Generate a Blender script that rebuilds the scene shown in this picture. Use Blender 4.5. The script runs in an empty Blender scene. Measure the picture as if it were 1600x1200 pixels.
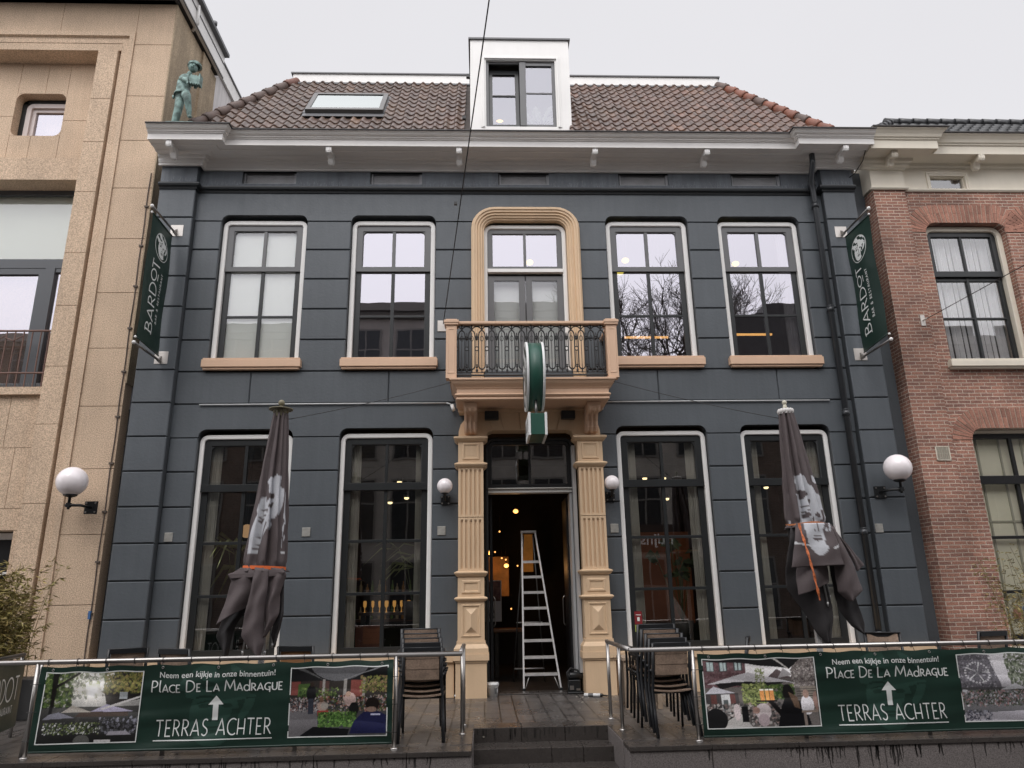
import bpy, bmesh, math, random
from math import sin, cos, pi, radians
from mathutils import Vector, Matrix
random.seed(7)
SC = bpy.context.scene
COL = SC.collection

# ---------------------------------------------------------------- camera
CAMZ = 1.45
cam_data = bpy.data.cameras.new('camera')
cam_data.sensor_width = 36.0
cam_data.lens = 1140.0 / 1600.0 * 36.0
cam_data.clip_start = 0.05
cam_data.clip_end = 600
cam = bpy.data.objects.new('camera', cam_data)
COL.objects.link(cam)
_rt = Vector((0.99917369, -0.0367545, -0.0173508))
_up = Vector((0.00639521, -0.27940697, 0.96015147))
_fw = Vector((0.04013782, 0.95946905, 0.27894104))
_m = Matrix((_rt, _up, -_fw)).transposed().to_4x4()
_m.translation = Vector((0, 0, CAMZ))
cam.matrix_world = _m
SC.camera = cam

# ---------------------------------------------------------------- world: overcast sky
SUN_EL = radians(52)
SUN_DIR = Vector((-0.25, -0.75, 1.0)).normalized()      # towards the sun, behind the camera
world = bpy.data.worlds.new('World')
SC.world = world
world.use_nodes = True
wn, wl = world.node_tree.nodes, world.node_tree.links
wn.clear()
w_out = wn.new('ShaderNodeOutputWorld')
w_bg = wn.new('ShaderNodeBackground')
w_bg.inputs['Strength'].default_value = 0.1
sky = wn.new('ShaderNodeTexSky')
sky.sky_type = 'NISHITA'
sky.sun_disc = False
sky.sun_elevation = math.asin(SUN_DIR.z)
sky.sun_rotation = math.atan2(SUN_DIR.x, SUN_DIR.y)
w_co = wn.new('ShaderNodeTexCoord')
w_sep = wn.new('ShaderNodeSeparateXYZ')
wl.new(w_co.outputs['Generated'], w_sep.inputs[0])
# cloud layer: pale grey, brighter towards the zenith and towards the hidden sun
w_dot = wn.new('ShaderNodeVectorMath'); w_dot.operation = 'DOT_PRODUCT'
w_dot.inputs[1].default_value = SUN_DIR
wl.new(w_co.outputs['Generated'], w_dot.inputs[0])
w_mr = wn.new('ShaderNodeMapRange'); w_mr.interpolation_type = 'SMOOTHSTEP'
w_mr.inputs['From Min'].default_value = 0.15; w_mr.inputs['From Max'].default_value = 1.0
w_mr.inputs['To Min'].default_value = 1.0; w_mr.inputs['To Max'].default_value = 2.9
wl.new(w_dot.outputs['Value'], w_mr.inputs['Value'])
w_no = wn.new('ShaderNodeTexNoise'); w_no.inputs['Scale'].default_value = 1.6; w_no.inputs['Detail'].default_value = 4
wl.new(w_co.outputs['Generated'], w_no.inputs['Vector'])
w_nr = wn.new('ShaderNodeMapRange')
w_nr.inputs['To Min'].default_value = 0.93; w_nr.inputs['To Max'].default_value = 1.06
wl.new(w_no.outputs['Fac'], w_nr.inputs['Value'])
w_mul = wn.new('ShaderNodeMath'); w_mul.operation = 'MULTIPLY'
wl.new(w_mr.outputs[0], w_mul.inputs[0]); wl.new(w_nr.outputs[0], w_mul.inputs[1])
w_sc = wn.new('ShaderNodeVectorMath'); w_sc.operation = 'SCALE'
w_sc.inputs[0].default_value = (8.45, 8.35, 8.62)
wl.new(w_mul.outputs[0], w_sc.inputs['Scale'])
w_mix = wn.new('ShaderNodeMix'); w_mix.data_type = 'RGBA'
w_mix.inputs['Factor'].default_value = 0.94
wl.new(sky.outputs[0], w_mix.inputs['A']); wl.new(w_sc.outputs[0], w_mix.inputs['B'])
wl.new(w_mix.outputs['Result'], w_bg.inputs['Color'])
wl.new(w_bg.outputs[0], w_out.inputs['Surface'])

sun_d = bpy.data.lights.new('sun', 'SUN')
sun_d.energy = 0.9; sun_d.angle = radians(25); sun_d.color = (1.0, 0.965, 0.92)
sun = bpy.data.objects.new('sun', sun_d)
COL.objects.link(sun)
sun.rotation_euler = SUN_DIR.to_track_quat('Z', 'Y').to_euler()

SC.render.engine = 'CYCLES'
SC.view_settings.view_transform = 'Standard'
SC.view_settings.look = 'None'
SC.view_settings.exposure = 0.0
SC.view_settings.gamma = 1.0
SC.cycles.max_bounces = 8
SC.cycles.transparent_max_bounces = 16
SC.cycles.sample_clamp_indirect = 6

# ---------------------------------------------------------------- materials
MATS = {}
def M(name, col, rough=0.6, var=0.0, vs=1.5, speck=0.0, ss=60, bump=0.0, bs=60, metal=0.0, spec=0.5,
      streak=0.0, emit=None, es=0.0, attr=False, coat=0.0, col2=None, wear=0.0):
    """procedural principled material: large-scale variation, fine speckle, vertical streaks and bump"""
    if name in MATS: return MATS[name]
    m = bpy.data.materials.new(name); m.use_nodes = True
    n, l = m.node_tree.nodes, m.node_tree.links
    b = n['Principled BSDF']
    b.inputs['Roughness'].default_value = rough
    b.inputs['Metallic'].default_value = metal
    b.inputs['Specular IOR Level'].default_value = spec
    b.inputs['Coat Weight'].default_value = coat
    co = n.new('ShaderNodeTexCoord')
    geo = n.new('ShaderNodeNewGeometry')
    src = None
    base = n.new('ShaderNodeRGB'); base.outputs[0].default_value = (*col, 1)
    src = base.outputs[0]
    if attr:
        at = n.new('ShaderNodeAttribute'); at.attribute_name = 'Col'
        src = at.outputs['Color']
    def scale_by(fac_out, lo, hi, s):
        mr = n.new('ShaderNodeMapRange'); mr.inputs['From Min'].default_value = 0.3; mr.inputs['From Max'].default_value = 0.7
        mr.inputs['To Min'].default_value = lo; mr.inputs['To Max'].default_value = hi
        l.new(fac_out, mr.inputs['Value'])
        vm = n.new('ShaderNodeVectorMath'); vm.operation = 'SCALE'
        l.new(s, vm.inputs[0]); l.new(mr.outputs[0], vm.inputs['Scale'])
        return vm.outputs[0]
    if col2 is not None:
        no = n.new('ShaderNodeTexNoise'); no.inputs['Scale'].default_value = vs; no.inputs['Detail'].default_value = 6
        l.new(geo.outputs['Position'], no.inputs['Vector'])
        mr = n.new('ShaderNodeMapRange'); mr.inputs['From Min'].default_value = 0.42; mr.inputs['From Max'].default_value = 0.62
        l.new(no.outputs['Fac'], mr.inputs['Value'])
        mx = n.new('ShaderNodeMix'); mx.data_type = 'RGBA'
        l.new(mr.outputs[0], mx.inputs['Factor']); l.new(src, mx.inputs['A']); mx.inputs['B'].default_value = (*col2, 1)
        src = mx.outputs['Result']
    if var:
        no = n.new('ShaderNodeTexNoise'); no.inputs['Scale'].default_value = vs; no.inputs['Detail'].default_value = 5
        no.inputs['Roughness'].default_value = 0.6
        l.new(geo.outputs['Position'], no.inputs['Vector'])
        src = scale_by(no.outputs['Fac'], 1 - var, 1 + var, src)
    if speck:
        no = n.new('ShaderNodeTexNoise'); no.inputs['Scale'].default_value = ss; no.inputs['Detail'].default_value = 2
        l.new(co.outputs['Object'], no.inputs['Vector'])
        src = scale_by(no.outputs['Fac'], 1 - speck, 1 + speck, src)
    if streak:
        mp = n.new('ShaderNodeMapping'); mp.inputs['Scale'].default_value = (9, 9, 0.55)
        l.new(geo.outputs['Position'], mp.inputs['Vector'])
        no = n.new('ShaderNodeTexNoise'); no.inputs['Scale'].default_value = 1.0; no.inputs['Detail'].default_value = 6
        no.inputs['Roughness'].default_value = 0.65
        l.new(mp.outputs[0], no.inputs['Vector'])
        src = scale_by(no.outputs['Fac'], 1 - streak, 1 + streak, src)
    if wear:
        no = n.new('ShaderNodeTexNoise'); no.inputs['Scale'].default_value = 14; no.inputs['Detail'].default_value = 8
        no.inputs['Roughness'].default_value = 0.75
        l.new(geo.outputs['Position'], no.inputs['Vector'])
        mr = n.new('ShaderNodeMapRange'); mr.inputs['From Min'].default_value = 0.62; mr.inputs['From Max'].default_value = 0.7
        mr.inputs['To Max'].default_value = wear
        l.new(no.outputs['Fac'], mr.inputs['Value'])
        mx = n.new('ShaderNodeMix'); mx.data_type = 'RGBA'
        l.new(mr.outputs[0], mx.inputs['Factor']); l.new(src, mx.inputs['A'])
        mx.inputs['B'].default_value = (col[0]*.45, col[1]*.45, col[2]*.45, 1)
        src = mx.outputs['Result']
    l.new(src, b.inputs['Base Color'])
    if rough > 0.12 and metal < 0.5:
        no = n.new('ShaderNodeTexNoise'); no.inputs['Scale'].default_value = 7; no.inputs['Detail'].default_value = 4
        l.new(geo.outputs['Position'], no.inputs['Vector'])
        mr = n.new('ShaderNodeMapRange'); mr.inputs['To Min'].default_value = rough * .8; mr.inputs['To Max'].default_value = min(1, rough * 1.2)
        l.new(no.outputs['Fac'], mr.inputs['Value']); l.new(mr.outputs[0], b.inputs['Roughness'])
    if bump:
        no = n.new('ShaderNodeTexNoise'); no.inputs['Scale'].default_value = bs; no.inputs['Detail'].default_value = 5
        l.new(co.outputs['Object'], no.inputs['Vector'])
        bp = n.new('ShaderNodeBump'); bp.inputs['Strength'].default_value = bump; bp.inputs['Distance'].default_value = 0.01
        l.new(no.outputs['Fac'], bp.inputs['Height']); l.new(bp.outputs[0], b.inputs['Normal'])
    if emit:
        b.inputs['Emission Color'].default_value = (*emit, 1); b.inputs['Emission Strength'].default_value = es
    MATS[name] = m
    return m

def glass(name, refl, tint=(1, 1, 1), wob=0.0, gl=(1, 1, 1)):
    if name in MATS: return MATS[name]
    m = bpy.data.materials.new(name); m.use_nodes = True
    n, l = m.node_tree.nodes, m.node_tree.links
    n.clear()
    out = n.new('ShaderNodeOutputMaterial')
    tr = n.new('ShaderNodeBsdfTransparent'); tr.inputs[0].default_value = (*tint, 1)
    go = n.new('ShaderNodeBsdfGlossy'); go.inputs['Roughness'].default_value = 0.0
    go.inputs['Color'].default_value = (*gl, 1)
    fr = n.new('ShaderNodeLayerWeight'); fr.inputs['Blend'].default_value = 0.25
    ma = n.new('ShaderNodeMath'); ma.operation = 'MULTIPLY_ADD'; ma.use_clamp = True
    ma.inputs[1].default_value = 0.55; ma.inputs[2].default_value = refl
    l.new(fr.outputs['Fresnel'], ma.inputs[0])
    mx = n.new('ShaderNodeMixShader')
    l.new(ma.outputs[0], mx.inputs[0]); l.new(tr.outputs[0], mx.inputs[1]); l.new(go.outputs[0], mx.inputs[2])
    if wob:
        co = n.new('ShaderNodeTexCoord')
        no = n.new('ShaderNodeTexNoise'); no.inputs['Scale'].default_value = 2.2; no.inputs['Detail'].default_value = 1
        l.new(co.outputs['Object'], no.inputs['Vector'])
        bp = n.new('ShaderNodeBump'); bp.inputs['Strength'].default_value = wob; bp.inputs['Distance'].default_value = 0.02
        l.new(no.outputs['Fac'], bp.inputs['Height']); l.new(bp.outputs[0], go.inputs['Normal'])
    l.new(mx.outputs[0], out.inputs['Surface'])
    MATS[name] = m
    return m

def brick_mat(name, c1, c2, mortar, bw=0.21, bh=0.0625, bump=0.6, soot=0.25):
    if name in MATS: return MATS[name]
    m = bpy.data.materials.new(name); m.use_nodes = True
    n, l = m.node_tree.nodes, m.node_tree.links
    b = n['Principled BSDF']; b.inputs['Roughness'].default_value = 0.85
    geo = n.new('ShaderNodeNewGeometry'); sp = n.new('ShaderNodeSeparateXYZ')
    l.new(geo.outputs['Position'], sp.inputs[0])
    ad = n.new('ShaderNodeMath'); ad.operation = 'ADD'
    l.new(sp.outputs['X'], ad.inputs[0]); l.new(sp.outputs['Y'], ad.inputs[1])
    cb = n.new('ShaderNodeCombineXYZ'); l.new(ad.outputs[0], cb.inputs['X']); l.new(sp.outputs['Z'], cb.inputs['Y'])
    wob = n.new('ShaderNodeTexNoise'); wob.inputs['Scale'].default_value = 5; l.new(geo.outputs['Position'], wob.inputs['Vector'])
    wv = n.new('ShaderNodeVectorMath'); wv.operation = 'MULTIPLY_ADD'
    wv.inputs[1].default_value = (0.012, 0.012, 0); l.new(wob.outputs['Color'], wv.inputs[0]); l.new(cb.outputs[0], wv.inputs[2])
    br = n.new('ShaderNodeTexBrick')
    br.inputs['Scale'].default_value = 1.0; br.inputs['Brick Width'].default_value = bw; br.inputs['Row Height'].default_value = bh
    br.inputs['Mortar Size'].default_value = 0.0075; br.inputs['Mortar Smooth'].default_value = 0.3; br.inputs['Bias'].default_value = 0.0
    br.inputs['Color1'].default_value = (*c1, 1); br.inputs['Color2'].default_value = (*c2, 1); br.inputs['Mortar'].default_value = (*mortar, 1)
    l.new(wv.outputs[0], br.inputs['Vector'])
    no = n.new('ShaderNodeTexNoise'); no.inputs['Scale'].default_value = 1.3; no.inputs['Detail'].default_value = 7
    l.new(geo.outputs['Position'], no.inputs['Vector'])
    mr = n.new('ShaderNodeMapRange'); mr.inputs['From Min'].default_value = .3; mr.inputs['From Max'].default_value = .7
    mr.inputs['To Min'].default_value = 1 - soot; mr.inputs['To Max'].default_value = 1 + soot
    l.new(no.outputs['Fac'], mr.inputs['Value'])
    n2 = n.new('ShaderNodeTexNoise'); n2.inputs['Scale'].default_value = 45; n2.inputs['Detail'].default_value = 3
    l.new(geo.outputs['Position'], n2.inputs['Vector'])
    m2 = n.new('ShaderNodeMapRange'); m2.inputs['From Min'].default_value = .3; m2.inputs['From Max'].default_value = .7
    m2.inputs['To Min'].default_value = .75; m2.inputs['To Max'].default_value = 1.25
    l.new(n2.outputs['Fac'], m2.inputs['Value'])
    mm = n.new('ShaderNodeMath'); mm.operation = 'MULTIPLY'; l.new(mr.outputs[0], mm.inputs[0]); l.new(m2.outputs[0], mm.inputs[1])
    vm = n.new('ShaderNodeVectorMath'); vm.operation = 'SCALE'; l.new(br.outputs['Color'], vm.inputs[0]); l.new(mm.outputs[0], vm.inputs['Scale'])
    l.new(vm.outputs[0], b.inputs['Base Color'])
    iv = n.new('ShaderNodeMath'); iv.operation = 'MULTIPLY_ADD'; iv.inputs[1].default_value = -1.0; l.new(br.outputs['Fac'], iv.inputs[0])
    l.new(n2.outputs['Fac'], iv.inputs[2])
    bp = n.new('ShaderNodeBump'); bp.inputs['Strength'].default_value = bump; bp.inputs['Distance'].default_value = 0.012
    l.new(iv.outputs[0], bp.inputs['Height']); l.new(bp.outputs[0], b.inputs['Normal'])
    MATS[name] = m
    return m

def paving_mat(name, c1, c2, joint, w, h, rough, swap=False, jointw=0.006):
    if name in MATS: return MATS[name]
    m = bpy.data.materials.new(name); m.use_nodes = True
    n, l = m.node_tree.nodes, m.node_tree.links
    b = n['Principled BSDF']
    geo = n.new('ShaderNodeNewGeometry'); sp = n.new('ShaderNodeSeparateXYZ')
    l.new(geo.outputs['Position'], sp.inputs[0])
    cb = n.new('ShaderNodeCombineXYZ')
    l.new(sp.outputs['Y' if swap else 'X'], cb.inputs['X']); l.new(sp.outputs['X' if swap else 'Y'], cb.inputs['Y'])
    br = n.new('ShaderNodeTexBrick'); br.inputs['Scale'].default_value = 1
    br.inputs['Brick Width'].default_value = w; br.inputs['Row Height'].default_value = h
    br.inputs['Mortar Size'].default_value = jointw; br.inputs['Mortar Smooth'].default_value = 0.2
    br.inputs['Color1'].default_value = (*c1, 1); br.inputs['Color2'].default_value = (*c2, 1); br.inputs['Mortar'].default_value = (*joint, 1)
    l.new(cb.outputs[0], br.inputs['Vector'])
    no = n.new('ShaderNodeTexNoise'); no.inputs['Scale'].default_value = 1.7; no.inputs['Detail'].default_value = 6
    l.new(geo.outputs['Position'], no.inputs['Vector'])
    mr = n.new('ShaderNodeMapRange'); mr.inputs['From Min'].default_value = .35; mr.inputs['From Max'].default_value = .65
    mr.inputs['To Min'].default_value = .86; mr.inputs['To Max'].default_value = 1.14
    l.new(no.outputs['Fac'], mr.inputs['Value'])
    n2 = n.new('ShaderNodeTexNoise'); n2.inputs['Scale'].default_value = 130; n2.inputs['Detail'].default_value = 2
    l.new(geo.outputs['Position'], n2.inputs['Vector'])
    m2 = n.new('ShaderNodeMapRange'); m2.inputs['From Min'].default_value = .3; m2.inputs['From Max'].default_value = .7
    m2.inputs['To Min'].default_value = .75; m2.inputs['To Max'].default_value = 1.25
    l.new(n2.outputs['Fac'], m2.inputs['Value'])
    mm = n.new('ShaderNodeMath'); mm.operation = 'MULTIPLY'; l.new(mr.outputs[0], mm.inputs[0]); l.new(m2.outputs[0], mm.inputs[1])
    vm = n.new('ShaderNodeVectorMath'); vm.operation = 'SCALE'; l.new(br.outputs['Color'], vm.inputs[0]); l.new(mm.outputs[0], vm.inputs['Scale'])
    l.new(vm.outputs[0], b.inputs['Base Color'])
    # wet patches are glossier
    rr = n.new('ShaderNodeMapRange'); rr.inputs['From Min'].default_value = .4; rr.inputs['From Max'].default_value = .6
    rr.inputs['To Min'].default_value = rough * .6; rr.inputs['To Max'].default_value = rough
    l.new(no.outputs['Fac'], rr.inputs['Value']); l.new(rr.outputs[0], b.inputs['Roughness'])
    iv = n.new('ShaderNodeMath'); iv.operation = 'MULTIPLY_ADD'; iv.inputs[1].default_value = -1.5
    l.new(br.outputs['Fac'], iv.inputs[0]); l.new(n2.outputs['Fac'], iv.inputs[2])
    bp = n.new('ShaderNodeBump'); bp.inputs['Strength'].default_value = .35; bp.inputs['Distance'].default_value = 0.006
    l.new(iv.outputs[0], bp.inputs['Height']); l.new(bp.outputs[0], b.inputs['Normal'])
    MATS[name] = m
    return m

SLATE = M('slate_paint', (.079, .0895, .100), .5, var=.13, vs=.55, streak=.07, bump=.3, bs=22)
SLATE_TRIM = M('slate_trim', (.024, .027, .030), .4)
SLATE_BAND = M('slate_band', (.058, .064, .070), .5, var=.12, vs=1.2, streak=.12, bump=.3, bs=30)
WHITE = M('white_paint', (.80, .785, .76), .45, var=.04, vs=1.3, streak=.02, bump=.04, bs=40)
WHITE_CORN = M('cornice_paint', (.80, .775, .745), .5, var=.05, vs=1.1, bump=.05, bs=30)
SASH = M('sash_paint', (.017, .019, .020), .35, var=.05)
SASHG = M('sash_grey', (.125, .125, .128), .4, var=.05)
BEIGE = M('beige_paint', (.66, .475, .305), .55, var=.06, vs=1.2, streak=.05, bump=.16, bs=35, wear=.22)
BEIGE2 = M('salmon_beige_paint', (.64, .43, .295), .55, var=.05, vs=1.2, streak=.02, bump=.12, bs=35)
STONE = M('tan_stone', (.53, .395, .28), .9, var=.12, vs=.9, speck=.36, ss=62, streak=.05, bump=.6, bs=48)
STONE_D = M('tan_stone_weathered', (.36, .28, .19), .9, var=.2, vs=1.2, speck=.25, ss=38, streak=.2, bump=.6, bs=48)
CREAM = M('cream_paint', (.72, .66, .55), .55, var=.05, vs=1.2, streak=.02, bump=.08)
BLACKM = M('black_metal', (.012, .013, .014), .35)
IRON = M('cast_iron', (.016, .016, .017), .5, bump=.2)
STEEL = M('brushed_steel', (.44, .42, .40), .36, var=.05, metal=1.0)
STEEL_D = M('dark_steel', (.22, .21, .2), .4, metal=1.0)
ZINC = M('galvanised', (.45, .46, .47), .45, metal=.8, var=.1)
OPAL = M('opal_glass', (.90, .84, .85), .12, spec=.6)
GREEN = M('banner_green', (.008, .029, .020), .42, var=.06, vs=2)
GREEN_SIGN = M('sign_green', (.016, .075, .052), .4, var=.1)
PRINT_W = M('print_white', (.72, .74, .72), .45)
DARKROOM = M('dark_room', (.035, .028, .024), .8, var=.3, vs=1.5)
GL_UP = glass('glass_upper', .48, (.9, .9, .92), .03, (.735, .715, .775))
GL_DORM = glass('glass_dormer', .42, (.9, .9, .92), .03, (.60, .60, .64))
GL_UPW = glass('glass_upper_clear', .13, (.93, .94, .94), .03, (.9, .9, .93))
GL_LOW = glass('glass_lower', .17, (.9, .9, .9), .03)

# ---------------------------------------------------------------- mesh helpers
ORG = {}
def org(o):
    while o is not None:
        if o.name in ORG: return ORG[o.name]
        o = o.parent
    return Vector((0, 0, 0))

def tag(o, label=None, cat=None, group=None, kind=None):
    if label: o['label'] = label
    if cat: o['category'] = cat
    if group: o['group'] = group
    if kind: o['kind'] = kind
    return o

def thing(name, label, cat, loc=(0, 0, 0), group=None, kind=None):
    e = bpy.data.objects.new(name, None); COL.objects.link(e)
    e.empty_display_size = .2
    e.location = loc; ORG[e.name] = Vector(loc)
    return tag(e, label, cat, group, kind)

def copy_tree(o, parent=None):
    c = o.copy(); COL.objects.link(c)
    if parent is not None: c.parent = parent
    for ch in list(o.children): copy_tree(ch, c)
    return c

class MB:
    def __init__(s): s.v = []; s.f = []; s.c = []; s.usec = False; s.cur = (1, 1, 1); s.sm = []
    def add(s, vs, fs, col=None, smooth=False):
        k = len(s.v); s.v += [tuple(p) for p in vs]; s.f += [tuple(i + k for i in f) for f in fs]
        if col is not None: s.usec = True
        s.c += [col if col is not None else s.cur] * len(vs)
        s.sm += [smooth] * len(fs)
        return s
    def box(s, x0, x1, y0, y1, z0, z1, col=None):
        return s.add([(x0, y0, z0), (x1, y0, z0), (x1, y1, z0), (x0, y1, z0), (x0, y0, z1), (x1, y0, z1), (x1, y1, z1), (x0, y1, z1)],
                     [(0, 1, 5, 4), (1, 2, 6, 5), (2, 3, 7, 6), (3, 0, 4, 7), (4, 5, 6, 7), (3, 2, 1, 0)], col)
    def cham(s, x0, x1, yf, yb, z0, z1, c=.012, d=.012):
        """block whose front face (-Y) has bevelled margins, no back"""
        a = [(x0, yb, z0), (x1, yb, z0), (x1, yb, z1), (x0, yb, z1)]
        m = [(x0, yf + d, z0), (x1, yf + d, z0), (x1, yf + d, z1), (x0, yf + d, z1)]
        b = [(x0 + c, yf, z0 + c), (x1 - c, yf, z0 + c), (x1 - c, yf, z1 - c), (x0 + c, yf, z1 - c)]
        fs = [(8, 9, 10, 11)]
        for i in range(4):
            j = (i + 1) % 4; fs += [(i, j, 4 + j, 4 + i), (4 + i, 4 + j, 8 + j, 8 + i)]
        return s.add(a + m + b, fs)
    def prism(s, poly, y0, y1, plane='xz', col=None):
        n = len(poly)
        if plane == 'xz': P = lambda a, b, c: (a, c, b)
        elif plane == 'yz': P = lambda a, b, c: (c, a, b)
        else: P = lambda a, b, c: (a, b, c)
        vs = [P(a, b, y0) for a, b in poly] + [P(a, b, y1) for a, b in poly]
        fs = [tuple(range(n)), tuple(range(2 * n - 1, n - 1, -1))]
        fs += [(i, i + n, (i + 1) % n + n, (i + 1) % n) for i in range(n)]
        return s.add(vs, fs, col)
    def tube(s, pts, r, n=10, closed=False, caps=True, smooth=True, col=None):
        pts = [Vector(p) for p in pts]; L = len(pts)
        rs = r if isinstance(r, (list, tuple)) else [r] * L
        rings = []; prev = None
        for i, p in enumerate(pts):
            if closed: t = (pts[(i + 1) % L] - pts[i - 1])
            elif i == 0: t = pts[1] - p
            elif i == L - 1: t = p - pts[i - 1]
            else: t = (pts[i + 1] - p).normalized() + (p - pts[i - 1]).normalized()
            if t.length < 1e-9: t = Vector((0, 0, 1))
            t.normalize()
            if prev is None:
                a = Vector((0, 0, 1)) if abs(t.z) < .9 else Vector((0, 1, 0))
            else: a = prev
            u = (a - t * a.dot(t))
            if u.length < 1e-6: u = t.orthogonal()
            u.normalize(); w = t.cross(u); prev = u
            rings.append([p + (u * cos(2 * pi * k / n) + w * sin(2 * pi * k / n)) * rs[i] for k in range(n)])
        vs = [q for rg in rings for q in rg]; fs = []
        m = L if closed else L - 1
        for i in range(m):
            j = (i + 1) % L
            for k in range(n):
                fs.append((i * n + k, i * n + (k + 1) % n, j * n + (k + 1) % n, j * n + k))
        s.add(vs, fs, col, smooth)
        if caps and not closed:
            s.add(rings[0], [tuple(range(n))], col); s.add(rings[-1], [tuple(range(n))], col)
        return s
    def lathe(s, prof, cx, cy, n=24, smooth=True, col=None, sx=1, sy=1):
        vs = []; fs = []
        for r, z in prof:
            for k in range(n):
                a = 2 * pi * k / n; vs.append((cx + r * cos(a) * sx, cy + r * sin(a) * sy, z))
        for i in range(len(prof) - 1):
            for k in range(n):
                fs.append((i * n + k, i * n + (k + 1) % n, (i + 1) * n + (k + 1) % n, (i + 1) * n + k))
        return s.add(vs, fs, col, smooth)
    def disc(s, c, axis, r, n=20, col=None, h=.004):
        ax = Vector(axis).normalized(); c = Vector(c)
        return s.tube([c, c + ax * h], r, n, smooth=False, col=col)
    def sphere(s, c, r, n=20, m=12, sx=1, sy=1, sz=1, col=None):
        prof = []
        vs = []; fs = []
        for i in range(m + 1):
            t = pi * i / m
            for k in range(n):
                a = 2 * pi * k / n
                vs.append((c[0] + r * sx * sin(t) * cos(a), c[1] + r * sy * sin(t) * sin(a), c[2] + r * sz * cos(t)))
        for i in range(m):
            for k in range(n):
                fs.append((i * n + k, i * n + (k + 1) % n, (i + 1) * n + (k + 1) % n, (i + 1) * n + k))
        return s.add(vs, fs, col, True)
    def strips(s, outlines, closed=False, smooth=False):
        """outlines: list of equally long 3D point lists, joined pairwise"""
        n = len(outlines[0]); vs = [p for o in outlines for p in o]; fs = []
        for i in range(len(outlines) - 1):
            for k in range(n if closed else n - 1):
                q = (k + 1) % n
                fs.append((i * n + k, i * n + q, (i + 1) * n + q, (i + 1) * n + k))
        return s.add(vs, fs, None, smooth)
    def build(s, name, mat, parent=None, origin=None, bev=0.0, label=None, kind=None, weld=True, nrm=True):
        if not s.v: return None
        o0 = org(parent) if parent is not None else Vector(origin if origin is not None else (0, 0, 0))
        me = bpy.data.meshes.new(name)
        me.from_pydata([(x - o0.x, y - o0.y, z - o0.z) for x, y, z in s.v], [], s.f)
        if s.usec:
            ca = me.color_attributes.new('Col', 'FLOAT_COLOR', 'POINT')
            flat = []
            for c in s.c: flat += [c[0], c[1], c[2], 1.0]
            ca.data.foreach_set('color', flat)
        me.polygons.foreach_set('use_smooth', s.sm)
        if nrm:
            bm = bmesh.new(); bm.from_mesh(me)
            if weld: bmesh.ops.remove_doubles(bm, verts=bm.verts, dist=1e-5)
            bmesh.ops.recalc_face_normals(bm, faces=bm.faces)
            bm.to_mesh(me); bm.free()
        me.materials.append(mat)
        o = bpy.data.objects.new(name, me); COL.objects.link(o)
        if parent is not None: o.parent = parent
        else: o.location = o0; ORG[o.name] = o0
        if bev:
            b = o.modifiers.new('bevel', 'BEVEL'); b.width = bev; b.segments = 2; b.limit_method = 'ANGLE'; b.angle_limit = radians(40)
        if label: o['label'] = label
        if kind: o['kind'] = kind
        return o

def outline(x0, x1, z0, z1, r, n=7, bottom=False):
    """open outline of a round-shouldered opening: bottom-left, up, across, down to bottom-right"""
    r = max(r, .002)
    pts = [(x0, z0)]
    for k in range(n + 1):
        a = pi - (pi / 2) * k / n; pts.append((x0 + r + r * cos(a), z1 - r + r * sin(a)))
    for k in range(n + 1):
        a = pi / 2 - (pi / 2) * k / n; pts.append((x1 - r + r * cos(a), z1 - r + r * sin(a)))
    pts.append((x1, z0))
    return pts

def oframe(mb, x0, x1, z0, z1, r, prof, zadd=0.0):
    """moulded frame: prof = [(inset, y), ...] swept round the opening"""
    outs = []
    for ins, y in prof:
        o = outline(x0 + ins, x1 - ins, z0, z1 - ins, max(r - ins, .004))
        outs.append([(a, y, b) for a, b in o])
    mb.strips(outs)
    return mb

def fillet(mb, x, z, sx, r, y0, y1):
    mb.prism([(x, z)] + [(x + sx * (r - r * sin(pi / 2 * k / 6)), z - r + r * cos(pi / 2 * k / 6)) for k in range(7)], y0, y1)
def sweep(mb, path, prof, caps=True):
    """path: [(x, y)] plan line; prof: [(projection, z)] to its right-hand side looking along +X (towards -Y)"""
    n = len(path); outs = []
    nr = []
    for i in range(n - 1):
        d = Vector((path[i + 1][0] - path[i][0], path[i + 1][1] - path[i][1])); d.normalize(); nr.append(Vector((d.y, -d.x)))
    for i in range(n):
        if i == 0: m = nr[0]
        elif i == n - 1: m = nr[-1]
        else:
            m = nr[i - 1] + nr[i]; m = m / max(1e-6, m.dot(nr[i]))
        outs.append([(path[i][0] + m.x * p, path[i][1] + m.y * p, z) for p, z in prof])
    mb.strips(outs)
    if caps:
        k = len(prof)
        mb.add(outs[0], [tuple(range(k))]); mb.add(outs[-1], [tuple(range(k))])
    return mb

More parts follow.
